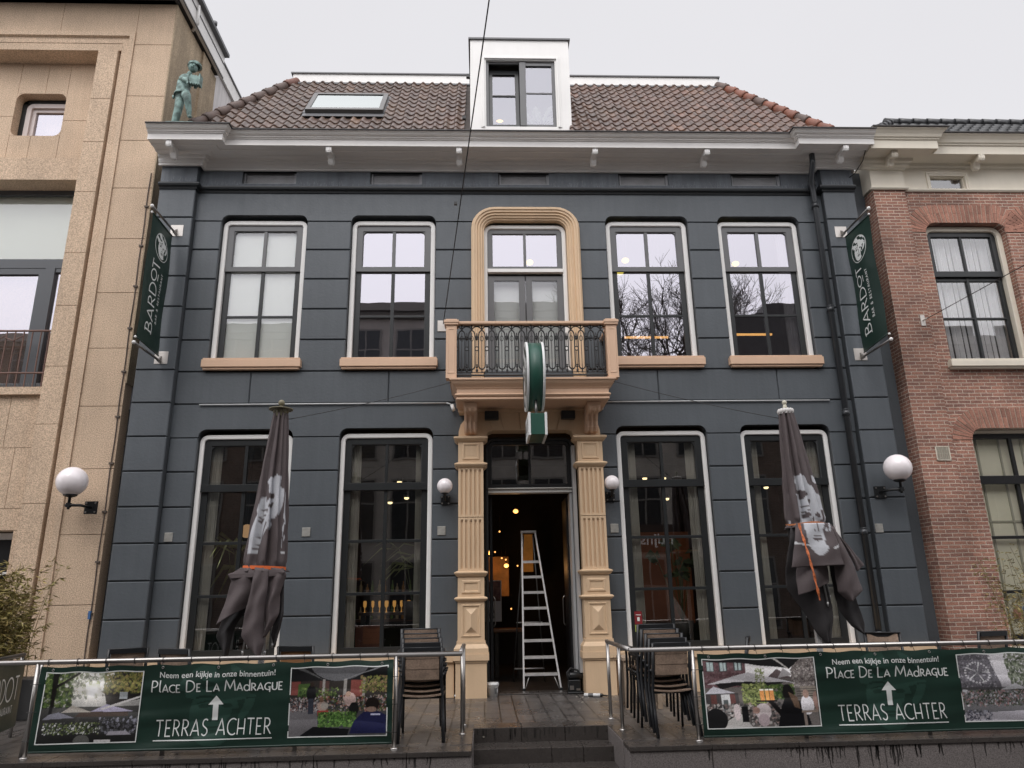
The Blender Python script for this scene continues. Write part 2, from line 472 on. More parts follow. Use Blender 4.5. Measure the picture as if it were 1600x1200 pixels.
# ---------------------------------------------------------------- lettering: monoline stroke font
def arc(cx, cy, rx, ry, a0, a1, n=10):
    return [(cx + rx * cos(radians(a0 + (a1 - a0) * i / n)), cy + ry * sin(radians(a0 + (a1 - a0) * i / n))) for i in range(n + 1)]
GLY = {
 'A': (.66, [[(0, 0), (.33, 1), (.66, 0)], [(.1, .3), (.56, .3)]]),
 'B': (.55, [[(.06, 0), (.06, 1)], [(-.05, .93), (.06, 1)] + arc(.2, .76, .22, .24, 90, -70, 8) + [(.06, .5)], [(.06, .5)] + arc(.26, .25, .27, .25, 80, -90, 10) + [(-.06, .02)]]),
 'C': (.62, [arc(.42, .5, .42, .5, 55, 305, 16)]),
 'D': (.66, [[(.05, 0), (.05, 1)] + arc(.18, .5, .46, .5, 90, -90, 14) + [(.05, 0)]]),
 'E': (.45, [[(.42, 1), (.04, 1), (.04, 0), (.45, 0)], [(.04, .5), (.36, .5)]]),
 'G': (.7, [arc(.42, .5, .4, .5, 60, 290, 16) + [(.62, .2), (.62, .42), (.4, .42)]]),
 'H': (.6, [[(.04, 0), (.04, 1)], [(.56, 0), (.56, 1)], [(.04, .38), (.56, .38)]]),
 'L': (.42, [[(.04, 1), (.04, 0), (.42, 0)]]),
 'M': (.82, [[(.0, 0), (.1, 1), (.41, .2), (.72, 1), (.82, 0)]]),
 'N': (.6, [[(.04, 0), (.04, 1), (.56, 0), (.56, 1)]]),
 'O': (.86, [arc(.43, .5, .43, .5, 0, 360, 22)]),
 'P': (.5, [[(.05, 0), (.05, 1)] + arc(.2, .72, .27, .28, 90, -90, 10) + [(.05, .44)]]),
 'R': (.54, [[(.05, 0), (.05, 1)] + arc(.2, .74, .25, .26, 90, -90, 10) + [(.05, .48)], [(.2, .48), (.54, 0)]]),
 'S': (.48, [arc(.25, .76, .2, .24, 40, 200, 9) + [(.12, .58), (.36, .42)] + arc(.23, .24, .21, .24, 35, -150, 10)]),
 'T': (.56, [[(0, 1), (.56, 1)], [(.28, 1), (.28, 0)]]),
 'U': (.6, [[(.04, 1), (.04, .3)] + arc(.3, .3, .26, .3, 180, 360, 10) + [(.56, 1)]]),
 'd': (.5, [arc(.24, .28, .22, .28, 0, 360, 14), [(.47, 0), (.47, 1.08)]]),
 'g': (.66, [arc(.4, .5, .38, .46, 50, 270, 14) + [(.44, .06), (.58, .1), (.58, .40), (.4, .40)], [(.58, .2), (.58, -.28)]]),
 'l': (.14, [[(.05, 1.05), (.05, .08), (.14, 0)]]),
 'q': (.5, [arc(.24, .3, .22, .3, 0, 360, 14), [(.47, .62), (.47, -.3), (.56, -.36)]]),
 '&': (.7, [[(.66, 0), (.2, .62)] + arc(.33, .79, .17, .2, 190, -20, 8) + [(.06, .3)] + arc(.26, .22, .22, .22, 160, 330, 8) + [(.64, .42)]]),
 ' ': (.35, []),
}
def stroke_text(text, scales=None, gap=.16):
    """-> list of polylines and total width, unit cap height"""
    x = 0; out = []
    for i, ch in enumerate(text):
        sc = scales[i] if scales else 1.0
        w, pl = GLY[ch]
        for p in pl: out.append([(x + a * sc, b * sc) for a, b in p])
        x += w * sc + gap * (0.75 if sc < 1 else 1)
    return out, x - gap
def ribbons(mb, polys, w, P):
    """flat ribbons of width w along 2D polylines; P maps (a, b) -> 3D"""
    for pl in polys:
        pts = []
        for i in range(len(pl) - 1):
            a = Vector((*pl[i], 0)); b = Vector((*pl[i + 1], 0)); k = max(1, int((b - a).length / .18))
            for j in range(k): pts.append(a.lerp(b, j / k))
        pts.append(Vector((*pl[-1], 0)))
        L, R = [], []
        for i, p in enumerate(pts):
            d0 = (p - pts[i - 1]).normalized() if i else (pts[1] - p).normalized()
            d1 = (pts[i + 1] - p).normalized() if i < len(pts) - 1 else d0
            t = d0 + d1
            if t.length < .3: t = d1
            t.normalize(); nn = Vector((-t.y, t.x, 0)); q = min(1.6, 1 / max(.5, nn.dot(Vector((-d1.y, d1.x, 0)))))
            L.append(p + nn * w / 2 * q); R.append(p - nn * w / 2 * q)
        mb.strips([[P(p.x, p.y) for p in L], [P(p.x, p.y) for p in R]])
def font_text(mb, text, P, size=1.0, offset=0.0, mirror=False):
    """the built-in sans letters, meshed and mapped through P; returns width (unit = size)"""
    cu = bpy.data.curves.new('t', 'FONT'); cu.body = text; cu.size = 1.0; cu.offset = offset; cu.resolution_u = 3
    ob = bpy.data.objects.new('t', cu); COL.objects.link(ob)
    dg = bpy.context.evaluated_depsgraph_get(); dg.update()
    me = bpy.data.meshes.new_from_object(ob.evaluated_get(dg))
    bm = bmesh.new(); bm.from_mesh(me)
    bmesh.ops.triangulate(bm, faces=bm.faces)
    xs = [v.co.x for v in bm.verts]; x0, x1 = min(xs), max(xs)
    mb.add([P((v.co.x - x0) * size, v.co.y * size) for v in bm.verts], [tuple(v.index for v in f.verts) for f in bm.faces])
    bm.free(); bpy.data.objects.remove(ob); bpy.data.curves.remove(cu); bpy.data.meshes.remove(me)
    return (x1 - x0) * size

# high-contrast print of a woman's face (light areas = True), u right, v up in 0..1
def face_mask(u, v):
    def ell(cx, cy, rx, ry, rot=0):
        a, b = u - cx, v - cy; c, s_ = cos(rot), sin(rot); a, b = a * c + b * s_, -a * s_ + b * c
        return (a / rx) ** 2 + (b / ry) ** 2 < 1
    jag = .035 * sin(v * 21 + u * 9) + .025 * sin(v * 33 - u * 21) + .015 * sin(u * 37)
    hair = ell(.5, .62, .44, .38)
    fc = ell(.49, .40, .27, .36)
    if fc and v < .70 + jag:
        if ell(.38, .50, .07, .026, .1) or (ell(.38, .535, .09, .02, .15) and not ell(.38, .525, .09, .016, .15)): return False
        if ell(.62, .50, .065, .026, -.1): return False
        if abs(v - (.585 + .1 * (.38 - u) ** 2 * -10 + .02)) < .012 and .28 < u < .47: return False
        if .50 < u < .53 and .34 < v < .47 + jag: return False
        if ell(.45, .325, .02, .012) or ell(.53, .325, .02, .012): return False
        if ell(.49, .235, .10, .035) and abs(v - .238) > .007: return False
        if u > .66 + jag and v < .46: return False
        return True
    if hair:
        w = sin(u * 13 + v * 9 + 1.8 * sin(v * 8)) + .45 * sin(u * 25 - v * 17)
        if v > .60: return w > -.25
        return w > .55
    return False
# ================================================================= setting: street, terrace, steps
def ground():
    mb = MB(); mb.box(-60, 60, -30, 7.88, -.9, -.6)
    mb.build('street', paving_mat('street_brick', (.085, .078, .073), (.065, .06, .057), (.03, .028, .026), .2, .065, .5), kind='structure', origin=(0, 0, -.6))
    mb = MB(); mb.box(-60, 60, 25, 120, -1.2, -.62); mb.build('ground_behind', M('ground_dark', (.08, .075, .07), .9, var=.2), kind='structure', origin=(0, 60, -.6))
    GR = M('granite_block', (.17, .15, .143), .75, var=.15, vs=.8, speck=.4, ss=90, bump=.3, bs=90)
    CAP = M('granite_cap', (.054, .047, .043), .28, var=.15, vs=1.1, speck=.3, ss=110)
    terr = MB()
    terr.box(-12, -.13, 8.18, 12.0, -.6, 0); terr.box(-.13, 1.42, 9.43, 12.0, -.6, 0); terr.box(1.42, 12, 8.18, 12.0, -.6, 0)
    terr.box(.0, 1.57, 12.0, 17.5, -.6, -.002)
    tr = terr.build('terrace', paving_mat('terrace_paving', (.098, .088, .082), (.074, .067, .063), (.016, .015, .014), .62, .2, .42, swap=True, jointw=.010), kind='structure')
    # edge blocks with joints
    wall = MB(); cap = MB()
    def blocks(xa, xb, w=.86):
        x = xa; rnd = random.Random(int(abs(xa) * 10))
        first = True
        while x < xb - .05:
            x2 = min(xb, x + w + rnd.uniform(-.04, .04))
            wall.cham(x + .003, x2 - .003, 7.88, 8.18, -.6, -.045, .006, .006)
            cap.box(x + .002, x2 - .002, 7.865, 8.178, -.045, .0)
            x = x2
    blocks(-12.0, -.13); blocks(1.42, 12.0)
    # cheeks of the stair opening
    for x0, x1 in ((-.13, -.42), (1.42, 1.71)):
        y = 7.9
        a, b = min(x0, x1), max(x0, x1)
    wall.box(-.30, -.124, 8.181, 9.44, -.59, -.004); wall.box(1.414, 1.59, 8.181, 9.44, -.59, -.004)
    cap.box(-.36, -.13, 8.18, 9.12, -.003, .006); cap.box(1.42, 1.66, 8.18, 9.12, -.003, .006)
    wall.build('terrace_edge_wall', GR, kind='structure', bev=.004)
    cap.build('terrace_kerb', CAP, kind='structure', bev=.004)
    st = MB()
    ys = [9.12, 8.76, 8.40, 8.04]
    def step(i, y0, y1, z1):
        x = -.13; ws = [[.55, .5, .5], [.86, .35, .34], [.6, .95], [.8, .75]][i]
        for w in ws:
            st.box(x + .002, min(1.42, x + w) - .002, y0, y1, -.6, z1); x += w
    step(0, ys[0], 9.45, .004); step(1, ys[1], ys[0] - .002, -.15); step(2, ys[2], ys[1] - .002, -.30); step(3, ys[3], ys[2] - .002, -.45)
    st.build('steps', CAP, kind='structure', bev=.006)
    # water drips under the cap stones: narrow wet streaks on the block faces
    dr = MB(); rnd = random.Random(5)
    for a, b, n in ((-4.8, -3.9, 4), (-3.2, -.5, 34), (2.2, 2.6, 3), (2.9, 4.6, 52), (4.8, 5.6, 12)):
        for _ in range(n):
            x = rnd.uniform(a, b); L = rnd.uniform(.02, .16) * (1.3 if 3.2 < x < 4.2 else .8); w = rnd.uniform(.004, .011)
            z = -.047; pts = []
            xs = x; k = 5
            for i in range(k + 1):
                pts.append((xs, z - L * i / k)); xs += rnd.uniform(-.006, .006)
            dr.strips([[(p[0] - w * (1 - .12 * i), 7.8775, p[1]) for i, p in enumerate(pts)], [(p[0] + w * (1 - .12 * i), 7.8775, p[1]) for i, p in enumerate(pts)]])
    for _ in range(26):
        x = rnd.uniform(-.1, 1.38); L = rnd.uniform(.05, .13); w = rnd.uniform(.003, .006)
        dr.add([(x - w, 9.1175, -.006), (x + w, 9.1175, -.006), (x + w, 9.1175, -.006 - L), (x - w, 9.1175, -.006 - L)], [(0, 1, 2, 3)])
    dr.build('wet_streaks', M('wet_stain', (.022, .02, .019), .3), kind='structure')
ground()

# ================================================================= the slate-painted restaurant building
B = thing('restaurant_building', 'slate grey painted town house with white cornice, tiled roof and beige portico', 'building', (.6, 12, 0))
JZ = [.63 + .57 * k for k in range(14)]          # 0.63 ... 8.04
UPW = [-3.92, -1.60, 3.04, 5.13]
GRW = [-3.93, -1.61, 3.02, 5.15]
XL, XR = -5.16, 6.38                             # between the corner pilasters
def spans(xa, xb, holes):
    out = []; x = xa
    for a, b in sorted(holes):
        if a > x: out.append((x, a))
        x = max(x, b)
    if x < xb: out.append((x, xb))
    return out
def wall():
    f = MB(); bk = MB()
    gh = [(c - .775, c + .775) for c in GRW] + [(-.06, 1.64)]
    uh = [(c - .765, c + .765) for c in UPW] + [(-.02, 1.56)]
    G = .009
    # ground floor courses
    rows = [(0.60, JZ[0])] + [(JZ[i], JZ[i + 1]) for i in range(6)]     # to 4.05
    for z0, z1 in rows:
        for a, b in spans(XL, XR, gh):
            f.cham(a, b, 12.0, 12.03, z0 + G, z1 - G)
            bk.box(a, b, 12.03, 12.2, z0, z1)
    # upper courses 5.19 - 8.04
    for i in range(8, 13):
        for a, b in spans(XL, XR, uh):
            f.cham(a, b, 12.0, 12.03, JZ[i] + G, JZ[i + 1] - G)
            bk.box(a, b, 12.03, 12.2, JZ[i], JZ[i + 1])
    # string course 4.62 - 5.19 in five long stones
    xs = [XL] + [-3.93, -1.6, 3.03, 5.13] + [XR]
    for a, b in zip(xs, xs[1:]):
        f.cham(a + (.005 if a > XL else 0), b - (.005 if b < XR else 0), 12.0, 12.03, JZ[7] + G, JZ[8] - G)
    bk.box(XL, XR, 12.03, 12.2, JZ[7], JZ[8])
    # lintel courses with round-shouldered notches
    def head(z0, z1, holes, top, r):
        poly = [(XL, z0 + G)]
        for a, b in sorted(holes):
            poly += [(x, z) for x, z in outline(a, b, z0 + G, top, r)]
        poly += [(XR, z0 + G), (XR, z1 - G), (XL, z1 - G)]
        f.prism(poly, 12.0, 12.03)
        poly = [(XL, z0)]
        for a, b in sorted(holes): poly += [(x, z) for x, z in outline(a + .004, b - .004, z0, top + .004, r)]
        poly += [(XR, z0), (XR, z1), (XL, z1)]
        bk.prism(poly, 12.03, 12.2)
    head(JZ[6], JZ[7], gh, 4.19, .13)
    head(JZ[13], 8.68, uh, 8.16, .13)
    f.build('wall', SLATE, B); bk.build('wall_core', SLATE_BAND, B)
    # attic band with five low windows
    at = MB(); aw = [(-4.39, -3.41), (-2.06, -1.1), (.31, 1.27), (2.57, 3.52), (4.71, 5.66)]
    for a, b in spans(XL, XR, aw): at.box(a, b, 12.0, 12.2, 8.72, 9.16)
    for a, b in aw: at.box(a, b, 12.0, 12.2, 9.085, 9.16); at.box(a, b, 12.0, 12.2, 8.72, 8.80)
    # corner pilasters
    for (a, b) in ((-5.80, -5.16), (6.38, 6.98)):
        pl = MB()
        zs = [0.6] + JZ + [8.62]
        for z0, z1 in zip(zs, zs[1:]):
            if z0 == .6: continue
            pl.cham(a, b, 11.87, 11.9, z0 + G, z1 - G)
        at.box(a, b, 11.87, 12.2, 8.72, 9.16)
        pc = MB()
        bk2 = MB().box(a, b, 11.9, 12.2, .0, 8.72)
        bk2.build('pilaster_core', SLATE_BAND, B); pl.build('corner_pilaster', SLATE, B)
    at.build('attic_band', M('slate_attic', (.105, .12, .138), .5, var=.1, streak=.22, bump=.3, bs=30), B)
    # band moulding
    bm_ = MB()
    prof = [(0, 8.60), (.02, 8.60), (.03, 8.635), (.075, 8.65), (.085, 8.68), (.085, 8.70), (.06, 8.72), (0, 8.725)]
    sweep(bm_, [(-5.80, 11.87), (-5.16, 11.87), (-5.16, 12.0), (6.38, 12.0), (6.38, 11.87), (6.98, 11.87)], prof)
    bm_.build('band_moulding', SLATE_TRIM, B)
    # recessed strips towards the neighbours
    rc = MB(); rc.box(6.98, 7.34, 12.12, 12.3, 0, 9.16)
    rc.build('side_strip', SLATE, B)
    rc = MB(); rc.box(-6.02, -5.80, 12.25, 12.3, 4.6, 9.6)
    rc.build('side_strip', M('slate_reflecting', (.22, .23, .27), .5, var=.15, streak=.1), B)  # same slate, paler at the top: reflected light put into its colour
    rc = MB(); rc.box(-6.02, -5.80, 12.25, 12.3, 0, 4.6); rc.box(-6.02, -5.80, 12.235, 12.25, 4.57, 4.6); rc.box(-6.02, -5.80, 12.235, 12.25, 3.95, 3.98)
    rc.build('side_strip', SLATE_BAND, B)
    # flaked white run marks below the attic windows (old paint lifting off)
    fk = MB(); rnd = random.Random(3)
    for _ in range(620):
        x = rnd.uniform(-5.75, 6.95)
        y = 11.869 if (x < -5.17 or x > 6.39) else 11.999
        if any(a - .01 < x < b + .01 for a, b in aw): continue
        z = 8.735 + rnd.random() ** 2 * .10; h = rnd.uniform(.02, .075); w = rnd.uniform(.0015, .003)
        q = rnd.uniform(-.006, .006)
        fk.add([(x, y, z), (x + w, y, z), (x + w + q, y, z + h), (x + q, y, z + h)], [(0, 1, 2, 3)])
    fk.build('flaked_paint', M('flaked', (.30, .31, .33), .7), B)
    # plinth
    p = MB(); p.box(-5.82, -.46, 11.80, 12.2, 0, .50); p.box(-5.84, -.47, 11.76, 12.18, .50, .60)
    p.box(2.02, 7.0, 11.80, 12.2, 0, .50); p.box(2.03, 7.02, 11.76, 12.18, .50, .60)
    p.build('plinth', BEIGE, B, bev=.008)
    # attic windows
    for a, b in aw:
        w = MB(); w.box(a, b, 12.035, 12.08, 8.80, 8.83); w.box(a, a + .05, 12.035, 12.08, 8.83, 9.085); w.box(b - .05, b, 12.035, 12.08, 8.83, 9.085)
        pass
        k_ = MB(); k_.box(a + .003, b - .003, 12.028, 12.034, 9.03, 9.084); k_.box(a + .003, a + .028, 12.028, 12.034, 8.80, 9.03); k_.build('attic_window_shade', BLACKM, B)  # black strips imitate the shade under the head and along the left jamb
        o = w.build('attic_window', M('attic_frame', (.27, .275, .29), .4, var=.2, streak=.2), B)
        g = MB(); g.add([(a + .05, 12.075, 8.83), (b - .05, 12.075, 8.83), (b - .05, 12.075, 9.085), (a + .05, 12.075, 9.085)], [(0, 1, 2, 3)])
        g.build('pane', M('frosted_pane', (.26, .262, .27), .15, var=.15, vs=3, bump=.5, bs=70), o)
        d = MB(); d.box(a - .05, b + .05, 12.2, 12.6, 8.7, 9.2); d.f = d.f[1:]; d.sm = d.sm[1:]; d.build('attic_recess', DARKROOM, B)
wall()

def pane(o, x0, x1, z0, z1, y, mat):
    g = MB(); g.add([(x0, y, z0), (x1, y, z0), (x1, y, z1), (x0, y, z1)], [(0, 1, 2, 3)]); g.build('pane', mat, o, nrm=False)

def upper_window(cx, mat, parent=B, z=0.0, frame=WHITE, wpar=1.0, base=5.42, dx=0.0):
    x0, x1 = cx - .755 * wpar, cx + .755 * wpar
    w = MB(); oframe(w, x0, x1, base, 8.09, .13, [(0, 12.2), (0, 12.10), (.012, 12.092), (.07, 12.092), (.082, 12.10), (.082, 12.2)])
    win = w.build('window', frame, parent)
    s = MB()
    a, b = x0 + .084, x1 - .084
    # upper sash: frame with rounded shoulders
    oframe(s, a, b, 7.10, 8.008, .06, [(0, 12.2), (0, 12.125), (.105, 12.125), (.118, 12.14), (.118, 12.17)])
    s.box(a + .002, b - .002, 12.122, 12.17, 7.10, 7.19)
    s.box(cx - .028, cx + .028, 12.130, 12.16, 7.19, 7.89)
    fillet(s, a + .116, 7.892, 1, .075, 12.141, 12.165); fillet(s, b - .116, 7.892, -1, .075, 12.141, 12.165)
    # lower sash, set back
    s2 = MB()
    zb = base + .01
    s2.box(a, a + .10, 12.165, 12.2, zb, 7.10); s2.box(b - .10, b, 12.165, 12.2, zb, 7.10)
    s2.box(a, b, 12.162, 12.2, zb, zb + .05)
    s2.box(cx - .03, cx + .03, 12.155, 12.19, zb + .05, 7.10)
    s2.box(a + .10, b - .10, 12.160, 12.19, 6.225, 6.265)
    s.build('sash', SASHG, win, bev=.003); s2.build('sash', SASH, win, bev=.003)
    hw = .57 * wpar
    pane(win, cx - hw, cx + hw, 7.19, 7.90, 12.165, mat)
    pane(win, cx - hw, cx + hw, zb + .05, 7.10, 12.18, mat)
    return win
for i, cx in enumerate(UPW):
    upper_window(cx, GL_UPW if i == 0 else GL_UP)
    s = MB(); s.box(cx - .83, cx + .83, 11.90, 12.18, 5.245, 5.38)
    s.box(cx - .815, cx + .815, 11.915, 12.18, 5.38, 5.41); s.box(cx - .805, cx + .805, 11.925, 12.0, 5.205, 5.245)
    s.build('window_sill', BEIGE2, B, bev=.01)

def ground_window(cx):
    x0, x1 = cx - .765, cx + .765
    w = MB(); oframe(w, x0, x1, .61, 4.11, .13, [(0, 12.2), (0, 12.09), (.012, 12.082), (.062, 12.082), (.074, 12.09), (.074, 12.2)])
    win = w.build('window', WHITE, B)
    a, b = x0 + .076, x1 - .076
    s = MB()
    oframe(s, a, b, 3.17, 4.034, .06, [(0, 12.2), (0, 12.115), (.10, 12.115), (.115, 12.13), (.115, 12.17)])
    s.box(a + .002, b - .002, 12.105, 12.17, 3.165, 3.285)
    s.box(cx - .025, cx + .025, 12.122, 12.15, 3.285, 3.92)
    fillet(s, a + .113, 3.921, 1, .085, 12.131, 12.152); fillet(s, b - .113, 3.921, -1, .085, 12.131, 12.152)
    s.box(a, a + .105, 12.155, 12.19, .61, 3.165); s.box(b - .105, b, 12.155, 12.19, .61, 3.165)
    s.box(a + .105, b - .105, 12.152, 12.19, .61, .72)
    s.box(cx - .03, cx + .03, 12.145, 12.185, .72, 3.165)
    s.box(a + .105, b - .105, 12.150, 12.183, 2.32, 2.365); s.box(a + .105, b - .105, 12.150, 12.183, 1.50, 1.545)
    s.build('sash', SASH, win, bev=.003)
    pane(win, cx - .58, cx + .58, 3.285, 3.93, 12.155, GL_LOW)
    pane(win, cx - .58, cx + .58, .72, 3.165, 12.172, GL_LOW)
for cx in GRW: ground_window(cx)

# balcony door with its moulded surround
def balcony_door():
    s = MB(); prof = [(-.03, 12.02), (-.03, 11.93), (0, 11.90), (.03, 11.90), (.04, 11.92), (.075, 11.92), (.085, 11.95), (.12, 11.94), (.14, 11.97), (.165, 11.97), (.185, 12.0), (.20, 12.0), (.20, 12.12)]
    oframe(s, -.16, 1.75, 4.80, 8.27, .40, prof)
    s.build('door_surround', BEIGE, B)
    cx = .785
    w = MB(); oframe(w, cx - .76, cx + .76, 4.8, 8.02, .16, [(0, 12.2), (0, 12.11), (.012, 12.10), (.062, 12.10), (.075, 12.11), (.075, 12.2)])
    w.box(cx - .684, cx + .684, 12.09, 12.19, 7.075, 7.14)
    d = w.build('balcony_door', WHITE, B)
    s = MB(); a, b = cx - .683, cx + .683
    oframe(s, a, b, 7.142, 7.944, .05, [(0, 12.2), (0, 12.13), (.085, 12.13), (.095, 12.145), (.095, 12.17)])
    s.box(a + .08, b - .08, 12.128, 12.17, 7.142, 7.20); s.box(cx - .025, cx + .025, 12.135, 12.165, 7.20, 7.86)
    for x0, x1 in ((a, cx - .008), (cx + .008, b)):
        s.box(x0, x0 + .11, 12.155, 12.19, 4.8, 7.02); s.box(x1 - .11, x1, 12.155, 12.19, 4.8, 7.02)
        s.box(x0 + .11, x1 - .11, 12.155, 12.19, 6.93, 7.02); s.box(x0 + .11, x1 - .11, 12.155, 12.19, 4.8, 5.1)
    s.build('sash', SASHG, d, bev=.003)
    pane(d, cx - .6, cx + .6, 7.20, 7.86, 12.16, GL_UP)
    pane(d, a + .1, b - .1, 5.1, 6.93, 12.175, GL_UPW)
balcony_door()

# cornice
def cornice():
    path = [(-5.84, 11.84), (-5.10, 11.84), (-5.10, 12.0), (6.32, 12.0), (6.32, 11.84), (7.16, 11.84)]
    prof = [(0, 9.055), (.04, 9.055), (.04, 9.095), (.05, 9.10), (.065, 9.14), (.07, 9.18), (.10, 9.195), (.11, 9.235), (.545, 9.25), (.545, 9.238), (.555, 9.238), (.555, 9.355),
            (.575, 9.358), (.58, 9.375), (.60, 9.378), (.605, 9.40), (.63, 9.405), (.65, 9.42), (.67, 9.445), (.69, 9.455), (.69, 9.468)]
    mb = MB(); sweep(mb, path, prof + [(.2, 9.50), (0, 9.50)]); mb.build('cornice', WHITE_CORN, B)
    g = MB(); sweep(g, path, [(.685, 9.466), (.715, 9.466), (.715, 9.482), (.5, 9.51), (0, 9.52)]); g.build('gutter_edge', M('gutter_dark', (.06, .055, .055), .6), B)
    soff = MB(); sweep(soff, path, [(.16, 9.236), (.20, 9.222), (.24, 9.236)]); sweep(soff, path, [(.36, 9.24), (.385, 9.228), (.41, 9.242)]); soff.build('cornice', WHITE_CORN, B)
    for i, x in enumerate([-5.48, -2.73, -.40, 2.07, 4.13, 6.64]):
        yy = -.16 if i in (0, 5) else 0
        poly = []
        # scrolled console seen from the side (y, z)
        prof2 = [(11.47, 9.24), (11.47, 9.17), (11.485, 9.135), (11.51, 9.125), (11.535, 9.135), (11.56, 9.16), (11.62, 9.165), (11.68, 9.13), (11.70, 9.075), (11.725, 9.04), (11.76, 9.03), (11.79, 9.05), (11.80, 9.09), (11.80, 9.24)]
        c = MB(); c.prism([(a + yy, b) for a, b in prof2], x - .05, x + .05, 'yz')
        c.prism([(a + yy + .006 * (1 if k > 6 else -1), b - .008) for k, (a, b) in enumerate(prof2)], x - .02, x + .02, 'yz')
        c.build('bracket', WHITE, B, bev=.006)
cornice()

# ---------------- roof
RY0, RZ0, RS = 11.55, 9.56, 1.35
ANG = math.atan(RS)
def roofpt(x, s, off=0.0):      # s = distance up the slope
    return (x, RY0 + s * cos(ANG) - off * sin(ANG), RZ0 + s * sin(ANG) + off * cos(ANG))
SL = (13.50 - RY0) / cos(ANG)
def xl(s): return -5.42 + (-3.97 + 5.42) * s / SL
def xr(s): return 6.72 + (5.22 - 6.72) * s / SL
def roof():
    rnd = random.Random(11)
    mbs = [MB(), MB()]; mbs[0].usec = mbs[1].usec = True
    tw, gauge = .196, .262
    nrow = int(SL / gauge) + 1
    prof = [(0, .0), (.02, .026), (.045, .034), (.07, .018), (.10, -.010), (.14, -.018), (.175, -.006), (.196, .006)]
    skip = lambda x, s: (-3.42 < x < -1.83 and .88 < s < 2.13)
    for j in range(nrow):
        s0 = j * gauge; s1 = min(s0 + gauge + .05, SL)
        if s1 - s0 < .08: continue
        x = -5.6
        while x < 6.9:
            xm = x + tw / 2
            if xl(s0) - .02 < xm < xr(s0) + .02 and not (-.22 < xm < 1.72 and s0 < 3.2 and True) and not skip(xm, s0 + gauge / 2):
                t = (x + 5) / 11.5
                r = rnd.random(); red = max(0, min(1, (t - .15) * 1.1)) * rnd.uniform(.3, 1)
                base = (.125 + .050 * red, .072 + .004 * red, .048 - .004 * red)
                k = rnd.uniform(.50, .78)
                if r > .94: k *= 1.5
                col = (base[0] * k, base[1] * k, base[2] * k * rnd.uniform(.9, 1.1))
                dx, dz = rnd.uniform(-.004, .004), rnd.uniform(-.003, .004)
                rows = []
                for (sa, of) in ((s0 - .004, .015), (s0, .040), (s0 + .02, .042), (s1, .016)):
                    rows.append([roofpt(min(max(x + a + dx, xl(sa) - .03), xr(sa) + .03), sa, of + b + dz) for a, b in prof])
                n = len(prof); vs = [p for r_ in rows for p in r_]
                fs = [(i * n + q, i * n + q + 1, (i + 1) * n + q + 1, (i + 1) * n + q) for i in range(3) for q in range(n - 1)]
                mbs[0 if xm < .75 else 1].add(vs, fs, col, True)
            x += tw
    for mb in mbs: mb.build('roof_tiles', M('clay_tiles', (.1, .06, .05), .34, attr=True, var=.25, vs=3.0, speck=.2, ss=25, bump=.2, bs=30), B, weld=False, nrm=False)
    u = MB(); u.add([roofpt(xl(0), 0), roofpt(xr(0), 0), roofpt(xr(SL), SL), roofpt(xl(SL), SL)], [(0, 1, 2, 3)])
    # hipped flanks and body behind
    for sgn, f in ((-1, xl), (1, xr)):
        u.add([roofpt(f(0), 0), roofpt(f(SL), SL), (f(SL), 18, RZ0 + SL * sin(ANG)), (f(0), 18, RZ0)], [(0, 1, 2, 3)])
    u.add([roofpt(xl(SL), SL), roofpt(xr(SL), SL), (xr(SL), 18, 12.2), (xl(SL), 18, 12.2)], [(0, 1, 2, 3)])
    u.build('roof_deck', M('roof_deck', (.05, .04, .035), .9), B, nrm=False)
    # hip ridge tiles
    for f, nm in ((xl, 'left'), (xr, 'right')):
        n = 12 if f is xr else 10
        pts = [Vector(roofpt(f(SL * k / n), SL * k / n, .03)) for k in range(n + 1)]
        for k in range(n):
            a, b = pts[k], pts[k + 1]
            m = MB(); m.usec = True; m.cur = (.19, .070, .042) if (f is xr and k % 4 != 3) else (.095, .062, .05)
            if f is xl and k == n - 1: m.cur = (.16, .07, .05)
            m.tube([a - (b - a) * .12, a, b], [.105, .115, .085], 12)
            m.sphere(a + Vector((0, -.02, .10)), .035, 8, 6, sx=.8, sz=1.2)
            m.build('ridge_tile', M('ridge_clay', (.1, .06, .05), .6, attr=True, var=.3, vs=6, bump=.3, bs=30), B)
    # flat roof upstand
    c = MB(); c.box(-4.06, 5.25, 13.47, 13.62, 12.13, 12.40); c.box(-4.06, -3.92, 13.62, 17.9, 12.13, 12.40); c.box(5.11, 5.25, 13.62, 17.9, 12.13, 12.40)
    c.build('roof_upstand', WHITE, B)
    c = MB(); c.box(-4.10, 5.29, 13.44, 13.66, 12.40, 12.43); c.build('roof_coping', M('lead', (.13, .13, .135), .5), B)
    c = MB(); c.box(-4.02, -.2, 13.40, 13.47, 12.10, 12.14); c.box(1.72, 5.22, 13.40, 13.47, 12.10, 12.14); c.build('lead_flashing', M('lead', (.13, .13, .135), .5), B)
    # body of the house behind the facade: back rooms, flanks
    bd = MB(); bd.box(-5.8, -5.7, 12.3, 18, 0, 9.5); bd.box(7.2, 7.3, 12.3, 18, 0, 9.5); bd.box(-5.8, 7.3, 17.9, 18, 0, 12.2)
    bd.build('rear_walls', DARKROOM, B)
    # skylight
    sk = MB()
    def sp(x, s, o): return roofpt(x, s, o)
    def bar(x0, x1, s0, s1, o0, o1, m):
        m.add([sp(x0, s0, o0), sp(x1, s0, o0), sp(x1, s1, o0), sp(x0, s1, o0), sp(x0, s0, o1), sp(x1, s0, o1), sp(x1, s1, o1), sp(x0, s1, o1)],
              [(0, 1, 5, 4), (1, 2, 6, 5), (2, 3, 7, 6), (3, 0, 4, 7), (4, 5, 6, 7), (3, 2, 1, 0)])
